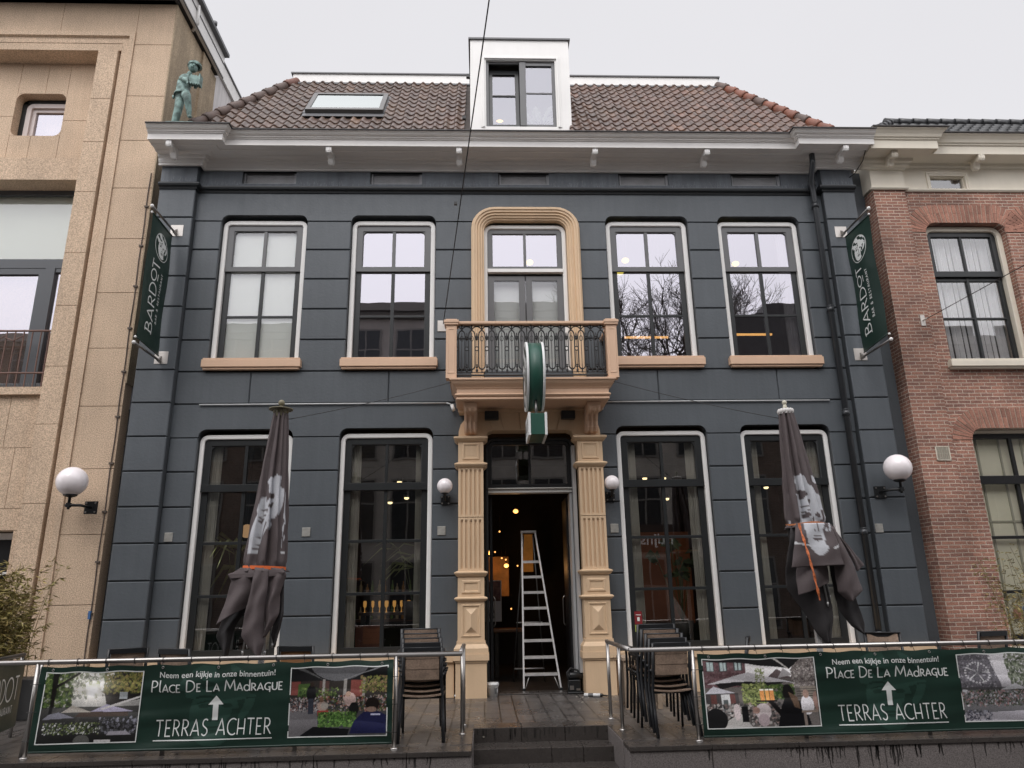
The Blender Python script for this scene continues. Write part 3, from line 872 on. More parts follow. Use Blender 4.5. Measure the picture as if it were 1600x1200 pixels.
    X0, X1, S0, S1 = -3.37, -1.88, 1.02, 2.10
    bar(X0, X1, S0, S0 + .10, .02, .13, sk); bar(X0, X1, S1 - .09, S1, .02, .13, sk); bar(X0, X0 + .09, S0 + .10, S1 - .09, .02, .13, sk); bar(X1 - .09, X1, S0 + .10, S1 - .09, .02, .13, sk)
    o = sk.build('skylight', M('skylight_frame', (.10, .095, .09), .35, metal=.3), B, bev=.006)
    g = MB(); g.add([sp(X0 + .09, S0 + .1, .115), sp(X1 - .09, S0 + .1, .115), sp(X1 - .09, S1 - .09, .115), sp(X0 + .09, S1 - .09, .115)], [(0, 1, 2, 3)])
    g.build('pane', glass('skylight_glass', .5, (.7, .75, .75), 0, (.9, .95, .93)), o, nrm=False)
    fl = MB(); bar(X0 - .04, X1 + .04, S0 - .16, S0, .035, .05, fl); bar(X0 - .05, X0, S0, S1 + .05, .02, .06, fl); bar(X1, X1 + .05, S0, S1 + .05, .02, .06, fl)
    fl.build('flashing', M('lead', (.13, .13, .135), .5), o)
roof()

# ---------------- dormer
def dormer():
    y = 11.72
    x0, x1, z0, z1 = -.20, 1.70, 9.5, 11.80
    wx0, wx1, wz0, wz1 = .10, 1.42, 9.86, 11.34
    m = MB()
    m.box(x0, wx0, y, y + .12, z0, z1); m.box(wx1, x1, y, y + .12, z0, z1); m.box(wx0, wx1, y, y + .12, wz1, z1); m.box(wx0, wx1, y, y + .12, z0, wz0)
    m.box(x0, x0 + .05, y + .12, 13.6, z0, z1); m.box(x1 - .05, x1, y + .12, 13.6, z0, z1); m.box(x0, x1, y + .12, 13.6, z1 - .06, z1)
    d = m.build('dormer', WHITE, B)
    t = MB(); 
    for ins, yy in ((0.0, .012), (.035, .03)):
        a, b, c, e = wx0 - .10 + ins, wx1 + .10 - ins, wz0 - .02, wz1 + .09 - ins
        t.box(a, a + .035, y - yy, y, c, e); t.box(b - .035, b, y - yy, y, c, e); t.box(a + .035, b - .035, y - yy, y, e - .035, e)
    t.build('dormer_moulding', WHITE, d, bev=.004)
    c = MB(); c.box(x0 - .035, x1 + .035, y - .035, 13.65, z1, z1 + .035); c.build('dormer_coping', M('lead', (.13, .13, .135), .5), d)
    # right casement shut, left one tilted inwards
    f = MB(); xm = (wx0 + wx1) / 2 - .02
    f.box(wx0, wx0 + .05, y + .04, y + .1, wz0, wz1); f.box(wx1 - .06, wx1, y + .04, y + .1, wz0, wz1); f.box(wx0 + .05, wx1 - .06, y + .04, y + .1, wz0, wz0 + .04)
    f.box(wx0 + .05, wx1 - .06, y + .06, y + .1, wz1 - .04, wz1)
    f.box(xm, xm + .12, y + .02, y + .1, wz0 + .04, wz1 - .02); f.box(xm + .12, wx1 - .06, y + .03, y + .1, wz1 - .10, wz1 - .04)
    f.box(xm + .12, wx1 - .06, y + .045, y + .08, wz0 + .04, wz0 + .08); f.box(xm + .12, wx1 - .06, y + .05, y + .075, 10.62, 10.65)
    w = f.build('dormer_window', SASHG, d, bev=.003)
    pane(w, xm + .12, wx1 - .06, wz0 + .08, wz1 - .10, y + .062, GL_DORM)
    g = MB(); tl = lambda z: (z - wz0) * .09
    def bar(a, b, c, e):
        g.add([(a, y + .06 + tl(c), c), (b, y + .06 + tl(c), c), (b, y + .10 + tl(c), c), (a, y + .10 + tl(c), c), (a, y + .06 + tl(e), e), (b, y + .06 + tl(e), e), (b, y + .10 + tl(e), e), (a, y + .10 + tl(e), e)],
              [(0, 1, 5, 4), (1, 2, 6, 5), (2, 3, 7, 6), (3, 0, 4, 7), (4, 5, 6, 7), (3, 2, 1, 0)])
    a, b = wx0 + .055, xm - .01
    bar(a, a + .07, wz0 + .05, wz1 - .09); bar(b - .07, b, wz0 + .05, wz1 - .09); bar(a + .07, b - .07, wz0 + .05, wz0 + .09); bar(a + .07, b - .07, wz1 - .19, wz1 - .09); bar(a + .07, b - .07, 10.62, 10.65)
    g.build('tilted_casement', SASH, w, bev=.003)
    p = MB(); p.add([(a + .06, y + .08 + tl(wz0 + .09), wz0 + .09), (b - .06, y + .08 + tl(wz0 + .09), wz0 + .09), (b - .06, y + .08 + tl(wz1 - .19), wz1 - .19), (a + .06, y + .08 + tl(wz1 - .19), wz1 - .19)], [(0, 1, 2, 3)])
    p.build('pane', GL_DORM, w, nrm=False)
    r = MB(); r.box(x0 + .06, x1 - .06, y + .5, 13.5, 9.6, 11.7); r.f = r.f[1:]; r.sm = r.sm[1:]; r.build('attic_room', M('attic_grey', (.22, .21, .22), .8), d, nrm=False)
    # lit table lamp seen through the left casement, plant behind the right one
    e = thing('attic_lamp', 'glowing ribbed yellow lamp behind the left pane of the roof dormer', 'lamp', (.36, y + .32, 9.9))
    k = MB()
    for i in range(6): k.tube([(.36, y + .32, 9.93 + i * .045), (.36, y + .32, 9.965 + i * .045)], .075, 14)
    k.build('lamp_shade', M('lamp_yellow', (.9, .7, .3), .5, emit=(1, .62, .18), es=1.6), e); MB().tube([(.36, y + .32, 9.86), (.36, y + .32, 9.93)], .04, 10).build('lamp_base', BLACKM, e)
    e = thing('house_plant', 'pale leafed pot plant behind the right pane of the roof dormer', 'plant', (1.15, y + .22, 9.85))
    MB().lathe([(0, 9.86), (.07, 9.86), (.09, 10.0), (.0, 10.0)], 1.15, y + .25, 12).build('flower_pot', M('pot_grey', (.3, .3, .3), .6), e)
    k = MB(); rnd = random.Random(2)
    for i in range(26):
        an = rnd.uniform(0, 6.28); el = rnd.uniform(.3, 1.3); L = rnd.uniform(.2, .5)
        p0 = Vector((1.15, y + .25, 10.0)); dr = Vector((cos(an) * cos(el), sin(an) * cos(el) * .5, sin(el)))
        c_ = p0 + dr * L; side = dr.cross(Vector((0, 1, 0))).normalized() * .045
        k.add([c_ - dr * .09, c_ + side, c_ + dr * .09, c_ - side], [(0, 1, 2, 3)])
        k.tube([p0, c_], .004, 4)
    k.build('foliage', M('plant_pale', (.45, .5, .38), .6), e, nrm=False)
dormer()

# ---------------- portico: pilasters, lintel, door frame
def raised_panel(m, x0, x1, z0, z1, y, steps=((.0, .0), (.018, -.014), (.04, -.014), (.052, .006), (.07, .006)), pyramid=False, cap=True):
    outs = []
    for i, d in steps:
        outs.append([(x0 + i, y + d, z0 + i), (x1 - i, y + d, z0 + i), (x1 - i, y + d, z1 - i), (x0 + i, y + d, z1 - i)])
    m.strips(outs, closed=True)
    i, d = steps[-1]
    a, b, c, e = x0 + i, x1 - i, z0 + i, z1 - i
    if pyramid:
        m.add([(a, y + d, c), (b, y + d, c), (b, y + d, e), (a, y + d, e)], [(0, 1, 2, 3)])
        p = .018; q = (b - a) / 2 - p
        a2, b2, c2, e2 = a + p, b - p, c + p, e - p
        mx = (a2 + b2) / 2
        m.add([(a2, y + d - .001, c2), (b2, y + d - .001, c2), (b2, y + d - .001, e2), (a2, y + d - .001, e2), (mx, y + d - .055, c2 + q), (mx, y + d - .055, e2 - q)],
              [(0, 1, 4), (1, 2, 5, 4), (2, 3, 5), (3, 0, 4, 5)])
    elif cap: m.add([(a, y + d, c), (b, y + d, c), (b, y + d, e), (a, y + d, e)], [(0, 1, 2, 3)])
def portico():
    for cx in (-.20, 1.75):
        m = MB(); h = .205; yf = 11.72
        def blk(w, z0, z1, p=0): m.box(cx - h - w, cx + h + w, yf - w + p, 12.1, z0, z1)
        blk(.03, 0, .50); blk(.045, .50, .53); blk(.065, .53, .62); 
        # sloped base
        def band(prof):
            path = [(cx - h, 12.0), (cx - h, yf), (cx + h, yf), (cx + h, 12.0)]
            sweep(m, path, prof)
        band([(0, .62), (.055, .62), (.055, .70), (.03, .74), (.015, .76), (.015, .80), (0, .80)])
        blk(0, .62, 1.40, .002)
        raised_panel(m, cx - .15, cx + .15, .86, 1.34, yf, pyramid=True, steps=((.0, .0), (.012, -.012), (.026, -.012), (.034, .005), (.042, .005)))
        band([(0, 1.38), (.02, 1.385), (.035, 1.40), (.05, 1.415), (.05, 1.43), (.03, 1.445), (0, 1.45)])
        blk(0, 1.40, 1.80, .002)
        raised_panel(m, cx - .15, cx + .15, 1.49, 1.70, yf)
        band([(0, 1.75), (.02, 1.755), (.04, 1.78), (.055, 1.80), (.055, 1.815), (.02, 1.83), (0, 1.835)])
        # fluted shaft with rounded flute ends, in two drums
        pass
        m.box(cx - h + .018, cx + h - .018, yf + .028, 12.05, 1.80, 3.50)
        for z0, z1 in ((1.835, 2.655), (2.665, 3.455)):
            fw, n = .036, 5; pitch = (2 * h - .05) / n
            xs = [cx - h + .025 + pitch * (k + .5) for k in range(n)]
            # raised fillets between flutes
            edges = [cx - h + .004] + [v for x in xs for v in (x - fw / 2, x + fw / 2)] + [cx + h - .004]
            for k in range(0, len(edges), 2): m.box(edges[k], edges[k + 1], yf - .004, yf + .03, z0 + .03, z1 - .03)
            m.box(cx - h + .004, cx + h - .004, yf - .0045, yf + .03, z0, z0 + .03); m.box(cx - h + .004, cx + h - .004, yf - .0045, yf + .03, z1 - .03, z1)
            for x in xs:
                m.box(x - fw / 2, x + fw / 2, yf + .0235, yf + .03, z0 + .03, z1 - .03)
                for zz in (z0 + .03, z1 - .03):
                    m.tube([(x, yf + .004, zz), (x, yf + .024, zz)], fw / 2 - .001, 10, smooth=False)
        band([(0, 3.45), (.02, 3.455), (.045, 3.48), (.06, 3.50), (.06, 3.515), (.02, 3.535), (0, 3.54)])
        blk(0, 3.50, 3.92, .002)
        raised_panel(m, cx - .14, cx + .14, 3.58, 3.86, yf, steps=((0, 0), (.01, -.012), (.03, -.012), (.04, .012), (.065, .012), (.075, .0)))
        band([(0, 3.88), (.02, 3.885), (.05, 3.91), (.07, 3.93), (.07, 3.955), (.045, 3.965), (0, 3.97)])
        blk(0, 3.92, 3.97, .001)
        m.build('portico_pilaster', BEIGE, B)
    # head panel with curved flanks and voussoirs
    m = MB()
    yl = 11.82
    left = [(-.405, 3.97), (-.40, 4.08), (-.37, 4.19), (-.30, 4.28), (-.24, 4.34), (-.24, 4.40)]
    right = [(1.555 + .195 + .2, 3.97), (1.945, 4.08), (1.915, 4.19), (1.845, 4.28), (1.785, 4.34), (1.785, 4.40)]
    right = [(1.95, 3.97)] + right[1:]
    inner = [(1.50, 3.97), (1.50, 4.0), (1.47, 4.06), (1.40, 4.09), (.15, 4.09), (.08, 4.06), (.05, 4.0), (.05, 3.97)]
    poly = left[::-1] + [] ; poly = [p for p in left] + [p for p in right[::-1]] + inner
    m.prism(poly, yl, 12.1)
    # joints of the voussoirs as fine proud stones
    for (a0, a1, b0, b1) in ((.16, .34, .04, .27), (.345, .62, .275, .60), (.625, .95, .605, .97), (.955, 1.21, .975, 1.30), (1.215, 1.40, 1.305, 1.52)):
        m.prism([(a0 + .004, 4.088), (a1 - .004, 4.088), (b1 - .004, 4.39), (b0 + .004, 4.39)], yl - .018, yl + .01)
    m.box(-.40, 1.95, 11.78, 12.1, 4.39, 4.46)
    m.build('portico_head', BEIGE, B, bev=.004)
    # underside timbers: dark soffit recess
    d = MB(); d.box(.02, .27, 11.70, 11.81, 4.24, 4.385); d.box(1.30, 1.52, 11.70, 11.81, 4.24, 4.385)
    # door frame
    f = MB()
    oframe(f, .02, 1.53, 0.002, 4.03, .16, [(0, 12.30), (0, 12.10), (.03, 12.09), (.06, 12.10), (.06, 12.3)])
    fr = f.build('door_frame', SASH, B)
    f = MB(); f.box(1.475, 1.53, 11.96, 12.099, .30, 3.1); f.box(1.43, 1.469, 12.13, 12.42, .25, 3.08); f.box(1.475, 1.53, 11.96, 12.099, 3.1, 3.85); f.build('door_jamb_board', M('jamb_grey', (.42, .42, .42), .5, var=.05), B)
    f = MB(); f.box(.08, 1.47, 12.10, 12.28, 3.09, 3.15); f.box(.08, 1.47, 12.07, 12.28, 3.15, 3.17); f.build('transom', M('transom_grey', (.50, .49, .46), .5), B, bev=.004)
    f = MB(); oframe(f, .08, 1.47, 3.17, 3.97, .12, [(0, 12.26), (0, 12.14), (.055, 12.14), (.065, 12.155), (.065, 12.2)]); f.box(.13, 1.42, 12.14, 12.2, 3.17, 3.24); f.box(.76, .80, 12.16, 12.2, 3.24, 3.91)
    tw = f.build('fanlight', M('near_black', (.015, .015, .016), .3), B)
    pane(tw, .14, 1.41, 3.24, 3.91, 12.18, GL_LOW)
    # open door leaves folded inwards
    for x, s in ((.10, 1), (1.40, -1)):
        l = MB(); l.box(x, x + .045, 12.45, 13.1, .02, 3.05)
        for z0, z1 in ((.2, 1.0), (1.1, 2.9)):
            l.box(x + (.045 if s > 0 else -.006), x + (.051 if s > 0 else 0), 12.53, 13.02, z0, z1)
        dl = l.build('door_leaf', M('near_black', (.015, .015, .016), .3), B, bev=.003)
        hx = x + (.06 if s > 0 else -.015)
        h_ = MB(); h_.tube([(hx, 13.02, .95), (hx + .03 * s, 13.02, 1.0), (hx + .03 * s, 13.02, 1.4), (hx, 13.02, 1.45)], .01, 8); h_.build('door_handle', STEEL, dl)
    th = MB(); th.box(-.0, 1.55, 12.0, 12.3, -.003, .018); th.build('threshold', M('granite_cap', (.1, .1, .1)), B, bev=.005)
portico()
for x, nm in ((.145, 'left'), (1.41, 'right')):
    e = thing('outdoor_speaker', 'small black box speaker under the %s half of the balcony' % nm, 'speaker', (x, 11.75, 4.3), group='black speakers under the balcony')
    m = MB(); m.box(x - .115, x + .115, 11.66, 11.78, 4.245, 4.385); m.build('speaker_cabinet', BLACKM, e, bev=.012)
    m = MB(); m.box(x - .10, x + .10, 11.652, 11.659, 4.26, 4.37); m.build('speaker_grille', M('grille', (.02, .02, .02), .8, bump=.6, bs=300), e)

# ---------------- balcony
def balcony():
    xa, xb, yf = -.50, 2.10, 11.10
    m = MB()
    path = [(xa + .10, 12.0), (xa + .10, yf + .08), (xb - .10, yf + .08), (xb - .10, 12.0)]
    prof = [(-.1, 4.44), (.0, 4.44), (.02, 4.45), (.02, 4.47), (.005, 4.49), (.03, 4.50), (.045, 4.52), (.03, 4.54), (.012, 4.545), (.012, 4.62), (.025, 4.625), (.03, 4.64), (.05, 4.66), (.08, 4.69), (.10, 4.72), (.105, 4.74), (.125, 4.745), (.125, 4.775), (-.1, 4.78)]
    sweep(m, path, prof)
    m.box(xa + .14, xb - .14, yf + .12, 12.0, 4.4405, 4.7795)
    m.build('balcony_slab', BEIGE2, B)
    # scrolled consoles
    for cx in (-.20, 1.79):
        c = MB(); w = .105
        side = [(11.30, 4.44), (11.30, 4.36), (11.33, 4.30), (11.39, 4.28), (11.46, 4.30), (11.51, 4.35), (11.60, 4.30), (11.66, 4.20), (11.67, 4.10), (11.70, 4.04), (11.76, 4.01), (11.82, 4.03), (11.82, 4.44)]
        c.prism(side, cx - w, cx + w, 'yz')
        for dx in (-.07, 0, .07):
            c.prism([(a - .012, b - .010) for a, b in side[1:-1]] + [(11.82, 4.3)], cx + dx - .018, cx + dx + .018, 'yz')
        c.build('console', BEIGE2, B, bev=.012)
    # corner posts and handrail
    for x in (xa + .0, xb - .0):
        p = MB()
        p.box(x - .085, x + .085, yf + .0, yf + .17, 4.78, 5.68)
        p.box(x - .11, x + .11, yf - .025, yf + .195, 5.68, 5.715); p.box(x - .12, x + .12, yf - .035, yf + .205, 5.715, 5.76); p.box(x - .09, x + .09, yf, yf + .17, 5.76, 5.785)
        raised_panel(p, x - .06, x + .06, 4.86, 5.62, yf - .001, steps=((0, 0), (.008, -.006), (.016, -.006), (.022, .0)))
        p.build('balcony_post', BEIGE2, B, bev=.006)
    r = MB(); r.box(xa + .10, xb - .10, yf + .02, yf + .15, 5.705, 5.755)
    for x in (xa, xb): r.box(x - .05, x + .05, yf + .19, 12.0, 5.705, 5.755)
    r.build('handrail', BEIGE2, B, bev=.01)
    # cast-iron balustrade
    def panel(P, length, n):
        k = MB(); q = length / n; R = .0110
        z0, z1 = 4.87, 5.70
        k.tube([P(0, z0 - .02), P(length, z0 - .02)], .016, 6); k.tube([P(0, z0 + .03), P(length, z0 + .03)], .007, 6)
        k.tube([P(0, z1 - .01), P(length, z1 - .01)], .008, 6)
        ell = lambda cx, cz, a, b, s, e, m=10: [P(cx + a * cos(radians(s + (e - s) * i / m)), cz + b * sin(radians(s + (e - s) * i / m))) for i in range(m + 1)]
        for i in range(n):
            c = (i + .5) * q; e_ = i * q
            # pointed arch pair at the top
            k.tube([P(c - q * .32, z0 + .15)] + ell(c, 5.52, q * .32, .09, 180, 0, 10) + [P(c + q * .32, z0 + .15)], R, 6)
            k.tube(ell(e_, 5.60, q * .5, .08, 0, 90, 6) , R * .9, 6); k.tube(ell(e_ + q, 5.60, q * .5, .08, 180, 90, 6), R * .9, 6)
            k.tube([P(c, z0 + .02), P(c, z0 + .10)], R, 6)
            # bottom mirrored arch
            k.tube(ell(c, z0 + .15, q * .32, .07, 180, 360, 10), R, 6)
            # little rings and drops
            k.tube(ell(e_, 5.30, .033, .033, 0, 360, 12)[:-1], R * .8, 6, closed=True)
            k.tube([P(e_, 5.57), P(e_, 5.47)], [.008, .020], 6); k.tube([P(e_, 5.47), P(e_, 5.43)], [.022, .004], 6)
            k.tube([P(e_, z0 + .02), P(e_, z0 + .06), P(e_, z0 + .1), P(e_, z0 + .16)], [.008, .022, .006, .018], 6)
            k.tube([P(e_, 5.267), P(e_, z0 + .16)], .005, 6); k.tube([P(e_, 5.333), P(e_, 5.44)], .005, 6)
            k.tube([P(c, 5.64), P(c, 5.70)], [.006, .018], 6)
            k.tube([P(c, z0 + .10), P(c, 5.58)], .0055, 5); k.sphere(P(e_, 5.50), .022, 8, 6); k.sphere(P(e_, z0 + .12), .020, 8, 6)
            k.tube(ell(c, 5.475, q * .16, .045, 0, 360, 10)[:-1], .006, 5, closed=True)
        return k
    k = panel(lambda a, z: (xa + .085 + a, yf + .085, z), xb - xa - .17, 15)
    k.build('balustrade', IRON, B, nrm=False)
    for x in (xa, xb):
        k = panel(lambda a, z: (x, yf + .19 + a, z), .8, 5); k.build('balustrade', IRON, B, nrm=False)
balcony()

# ---------------- drainpipe
def drain():
    x = 6.20; m = MB()
    m.tube([(6.14, 11.62, 9.24), (6.14, 11.64, 9.05), (6.16, 11.84, 8.80), (x, 11.89, 8.62), (x, 11.89, .10)], .052, 14)
    d = m.build('drainpipe', M('pipe_paint', (.035, .038, .042), .3), B)
    c = MB()
    for z in (8.78, 8.32, 6.25, 4.35, 2.35, .75):
        c.tube([(x, 11.89, z - .045), (x, 11.89, z + .045)], .064, 14); c.tube([(x, 11.89, z + .05), (x, 11.89, z + .07)], .06, 14); c.box(x - .02, x + .02, 11.93, 12.0, z - .02, z + .02)
    c.build('pipe_bracket', M('pipe_paint', (.035, .038, .042), .3), d)
drain()
# ================================================================= interior seen through the glass (parts of the building)
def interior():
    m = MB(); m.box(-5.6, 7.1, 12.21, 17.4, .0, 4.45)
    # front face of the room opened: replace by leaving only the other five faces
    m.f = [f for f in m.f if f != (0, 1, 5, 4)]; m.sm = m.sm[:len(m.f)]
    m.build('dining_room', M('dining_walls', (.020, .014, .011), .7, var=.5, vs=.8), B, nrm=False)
    m = MB(); m.box(-5.6, 7.1, 12.21, 16.0, 4.6, 9.0); m.f = [f for f in m.f if f != (0, 1, 5, 4)]; m.sm = m.sm[:len(m.f)]
    m.build('upper_room', M('upper_walls', (.30, .28, .29), .8, var=.1), B, nrm=False)
    # blinds behind the first window and the balcony door
    m = MB(); 
    m.box(-4.6, -3.2, 12.215, 12.225, 5.4, 8.05)
    m.build('roller_blind', M('blind', (.86, .875, .82), .8), B)
    m = MB(); m.box(.1, .72, 12.30, 12.31, 4.9, 6.95); m.box(.86, 1.45, 12.30, 12.31, 4.9, 6.95); m.box(.24, .62, 12.29, 12.30, 6.05, 6.09); m.box(.24, .27, 12.29, 12.30, 5.4, 6.05); m.box(.59, .62, 12.29, 12.30, 5.4, 6.05)
    m.box(.94, 1.32, 12.29, 12.30, 6.05, 6.09)
    m.build('door_blind', M('blind2', (.78, .79, .76), .8), B)
interior()

def curtain(x0, x1, z0, z1, label, col=(.50, .485, .42), waist=0, y=12.27):
    m = MB(); n = 34; rnd = random.Random(int(x0 * 100))
    ph = rnd.uniform(0, 6); rows = []
    for k in range(9):
        t = k / 8; z = z1 + (z0 - z1) * t; sq = 1 - waist * sin(pi * t) ** 2
        rows.append([(x0 + (x1 - x0) * (i / n) * sq, y + .035 * sin(i * 1.5 + ph) + .012 * sin(i * .61 + 3 * t), z) for i in range(n + 1)])
    m.strips(rows, smooth=True)
    return tag(m.build('curtain', M('curtain%d' % int(col[0] * 100), col, .85, var=.15, vs=2), None, origin=((x0 + x1) / 2, y, z0), nrm=False), label, 'curtain', 'curtains at the restaurant windows')
names = ['first', 'second', 'third', 'fourth']
for i, cx in enumerate(GRW):
    curtain(cx - .66 + (.05 if i > 1 else 0), cx - .44 + (.02 if i > 1 else 0), .7, 3.95, 'pale curtain hanging at the left side of the %s ground-floor window' % names[i])
    curtain(cx + (.47 if i < 2 else .44), cx + (.60 if i < 2 else .68), .7, 3.95, 'pale curtain hanging at the right side of the %s ground-floor window' % names[i], waist=0)
curtain(5.13 + .40, 5.13 + .66, 5.5, 7.9, 'white curtain inside the rightmost upper window of the grey building', (.62, .6, .6))

WARM = M('warm_bulb', (1, .8, .5), .5, emit=(1, .80, .42), es=2.2)
AMBER = M('amber_glow', (1, .6, .25), .5, emit=(1, .45, .12), es=2.2)
def spot(x, y, z, label, r=.05, drop=0):
    m = MB(); m.tube([(x, y, z), (x, y, z + .05)], r, 14); 
    e = thing('ceiling_spotlight', label, 'lamp', (x, y, z), 'warm lamps inside the restaurant')
    MB().sphere((x, y, z + .02), r * .9, 14, 8, sz=.6).build('bulb', WARM, e)
    MB().tube([(x, y, z + .031), (x, y, z + .09)], r * 1.15, 14).build('lamp_housing', BLACKM, e)
    return e
sp = [(-4.15, 13.2, 3.35, 'warm ceiling spotlight seen high in the first ground-floor window'), (-3.75, 13.6, 3.30, 'second warm ceiling spotlight in the first ground-floor window, nearer the umbrella'),
      (-1.5, 13.1, 3.42, 'warm ceiling spotlight topmost in the second ground-floor window'), (-1.36, 13.3, 3.38, 'warm spotlight just right of the topmost one in the second ground-floor window'),
      (-1.42, 13.6, 3.2, 'warm ceiling spotlight at the right of the second ground-floor window'), (-1.72, 13.6, 3.12, 'warm ceiling spotlight behind the middle bar of the second ground-floor window'), (-1.15, 13.0, 3.1, 'warm ceiling spotlight by the right curtain of the second ground-floor window'),
      (2.95, 13.2, 3.45, 'warm ceiling spotlight left of the middle bar in the third ground-floor window'), (3.3, 13.2, 3.45, 'warm ceiling spotlight right of the middle bar in the third ground-floor window'), (3.38, 13.4, 3.1, 'lower warm ceiling spotlight in the third ground-floor window'),
      (5.0, 13.2, 3.45, 'warm ceiling spotlight left of the furled umbrella in the fourth ground-floor window'), (5.3, 13.5, 3.3, 'second warm ceiling spotlight touching the furled umbrella in the fourth ground-floor window')]
for x, y, z, lb in sp: spot(x, y, z, lb)
def upper_lamp(x, y, z, label, r=.075):
    e = thing('pendant_lamp', label, 'lamp', (x, y, z), 'yellow lamps in the upper rooms')
    MB().sphere((x, y, z), r, 14, 8, sz=.7).build('lamp_shade', M('yellow_shade', (1, .85, .3), .5, emit=(1, .80, .12), es=1.1), e)
    MB().tube([(x, y, z + r * .6), (x, y, 9.0)], .006, 6).build('cord', BLACKM, e)
for x, y, z, lb in ((.93, 13.0, 7.7, 'yellow pendant lamp above the balcony door'), (2.86, 13.2, 7.84, 'upper yellow pendant lamp in the window right of the balcony'), (2.80, 13.5, 7.72, 'lower yellow pendant lamp in the window right of the balcony'),
                  (5.04, 13.1, 7.72, 'yellow pendant lamp in the rightmost upper window'), (4.83, 12.9, 7.5, 'small yellow pendant lamp at the sash bar of the rightmost upper window')):
    upper_lamp(x, y, z, lb)
for i, (x0, x1, z, lb) in enumerate(((2.75, 3.6, 6.2, 'orange strip light in the upper window right of the balcony'), (4.75, 5.65, 6.25, 'orange strip light in the rightmost upper window'))):
    e = thing('strip_light', lb, 'lamp', ((x0 + x1) / 2, 13.2, z), 'orange strip lights in the upper rooms')
    MB().box(x0, x1, 13.2, 13.24, z, z + .035).build('light_bar', M('orange_bar', (1, .6, .2), .5, emit=(1, .50, .14), es=1.5), e)
    k = MB(); k.tube([(x0 + .1, 13.22, z + .04), (x0 + .1, 13.22, 9)], .004, 5); k.tube([(x1 - .1, 13.22, z + .04), (x1 - .1, 13.22, 9)], .004, 5); k.build('cord', BLACKM, e)

def leafy(name, label, x, y, z0, h, n, L, seed, mat, wide=.05, droop=.5, pot=True, grp=None):
    e = thing(name, label, 'plant', (x, y, z0), grp)
    if pot: MB().lathe([(0, z0), (.14, z0), (.18, z0 + .3), (.15, z0 + .3), (0, z0 + .28)], x, y, 14).build('flower_pot', M('pot_dark', (.05, .045, .04), .6), e)
    rnd = random.Random(seed); k = MB(); st = MB()
    for i in range(n):
        an = rnd.uniform(0, 6.28); el = rnd.uniform(.6, 1.5); hh = h * rnd.uniform(.5, 1)
        top = Vector((x + cos(an) * cos(el) * hh * .5, y + sin(an) * cos(el) * hh * .4, z0 + .25 + hh))
        st.tube([(x, y, z0 + .25), tuple(top)], .006, 5)
        for j in range(3):
            d = Vector((cos(an + j), .5 * sin(an + j), rnd.uniform(-.2, .6))).normalized(); s_ = d.cross(Vector((0, 1, .2))).normalized() * wide * rnd.uniform(.6, 1.3)
            l = L * rnd.uniform(.6, 1.2); tip = top + d * l + Vector((0, 0, -droop * l)); mid = top + d * l * .5
            k.add([top, mid + s_, tip, mid - s_], [(0, 1, 2, 3)])
    st.build('stem', M('stem_green', (.10, .12, .05), .7), e); k.build('foliage', mat, e, nrm=False)
LEAF = M('leaf_green', (.055, .09, .035), .45, var=.35, vs=9)
LEAF_L = M('leaf_palm', (.17, .19, .07), .5, var=.3, vs=9)
leafy('palm_plant', 'arching palm plant inside the first ground-floor window', -4.1, 12.75, .9, 1.25, 7, .7, 3, LEAF_L, .035, .9)
leafy('potted_plant', 'leafy plant with thin stems inside the third ground-floor window', 3.35, 12.8, .7, 1.5, 14, .22, 5, LEAF, .06, .3)
leafy('potted_plant', 'palm fronds inside the second ground-floor window', -1.2, 12.9, 1.1, 1.1, 8, .6, 8, LEAF_L, .025, .5)
# furniture
def counter(x0, x1, y, z, label, col):
    e = thing('dining_table', label, 'table', ((x0 + x1) / 2, y, 0))
    MB().box(x0, x1, y, y + .7, z - .05, z).build('table_top', M('wood_dark%d' % int(col[0] * 1000), col, .4, var=.2), e, bev=.006)
    for lx in (x0 + .05, x1 - .12):
        for ly in (y + .03, y + .6): MB().box(lx, lx + .07, ly, ly + .07, 0, z - .05).build('leg', M('leg_dark', (.03, .025, .02), .5), e)
    return e
counter(-2.15, -.95, 13.1, 1.22, 'high bar table with glasses inside the second ground-floor window', (.06, .04, .03))
counter(2.5, 3.7, 13.6, .95, 'dark table inside the third ground-floor window', (.05, .035, .025))
counter(-4.5, -3.3, 13.2, .95, 'dark table inside the first ground-floor window', (.05, .036, .025))
counter(.15, .75, 14.4, .85, 'brown wooden table glimpsed through the open doorway', (.18, .09, .05))
rnd = random.Random(9)
for i in range(9):
    x = -2.05 + i * .125; r = rnd.uniform(.02, .03)
    m = MB(); z = 1.22; m.lathe([(r, z), (r * .3, z + .01), (r * .2, z + .07), (r * 1.1, z + .10), (r * 1.2, z + .17), (r * .9, z + .19)], x, 13.2 + rnd.uniform(-.05, .1), 10)
    tag(m.build('wine_glass', M('glass_amber', (.5, .3, .1), .1, emit=(1, .5, .12), es=.35), None, origin=(x, 13.2, z)), 'self-glowing amber glass in the row on the high bar table', 'glass', 'self-glowing amber glasses on the bar table')  # emission in the glass material stands in for lamp light
m = MB(); m.box(-2.15, -1.75, 12.95, 13.0, .62, 1.02); tag(m.build('chair_back', M('rust_fabric', (.22, .08, .05), .8), None, origin=(-1.95, 13, .6)), 'rust-red upholstered panel beside the left curtain of the second ground-floor window', 'seat back')
m = MB(); m.sphere((-4.05, 12.75, 1.30), .2, 16, 8, sz=.28, sx=1.2); tag(m.build('cushion', M('cushion', (.4, .4, .36), .8, speck=.3), None, origin=(-4.05, 12.75, 1.25)), 'pale striped cushion inside the first ground-floor window', 'cushion')
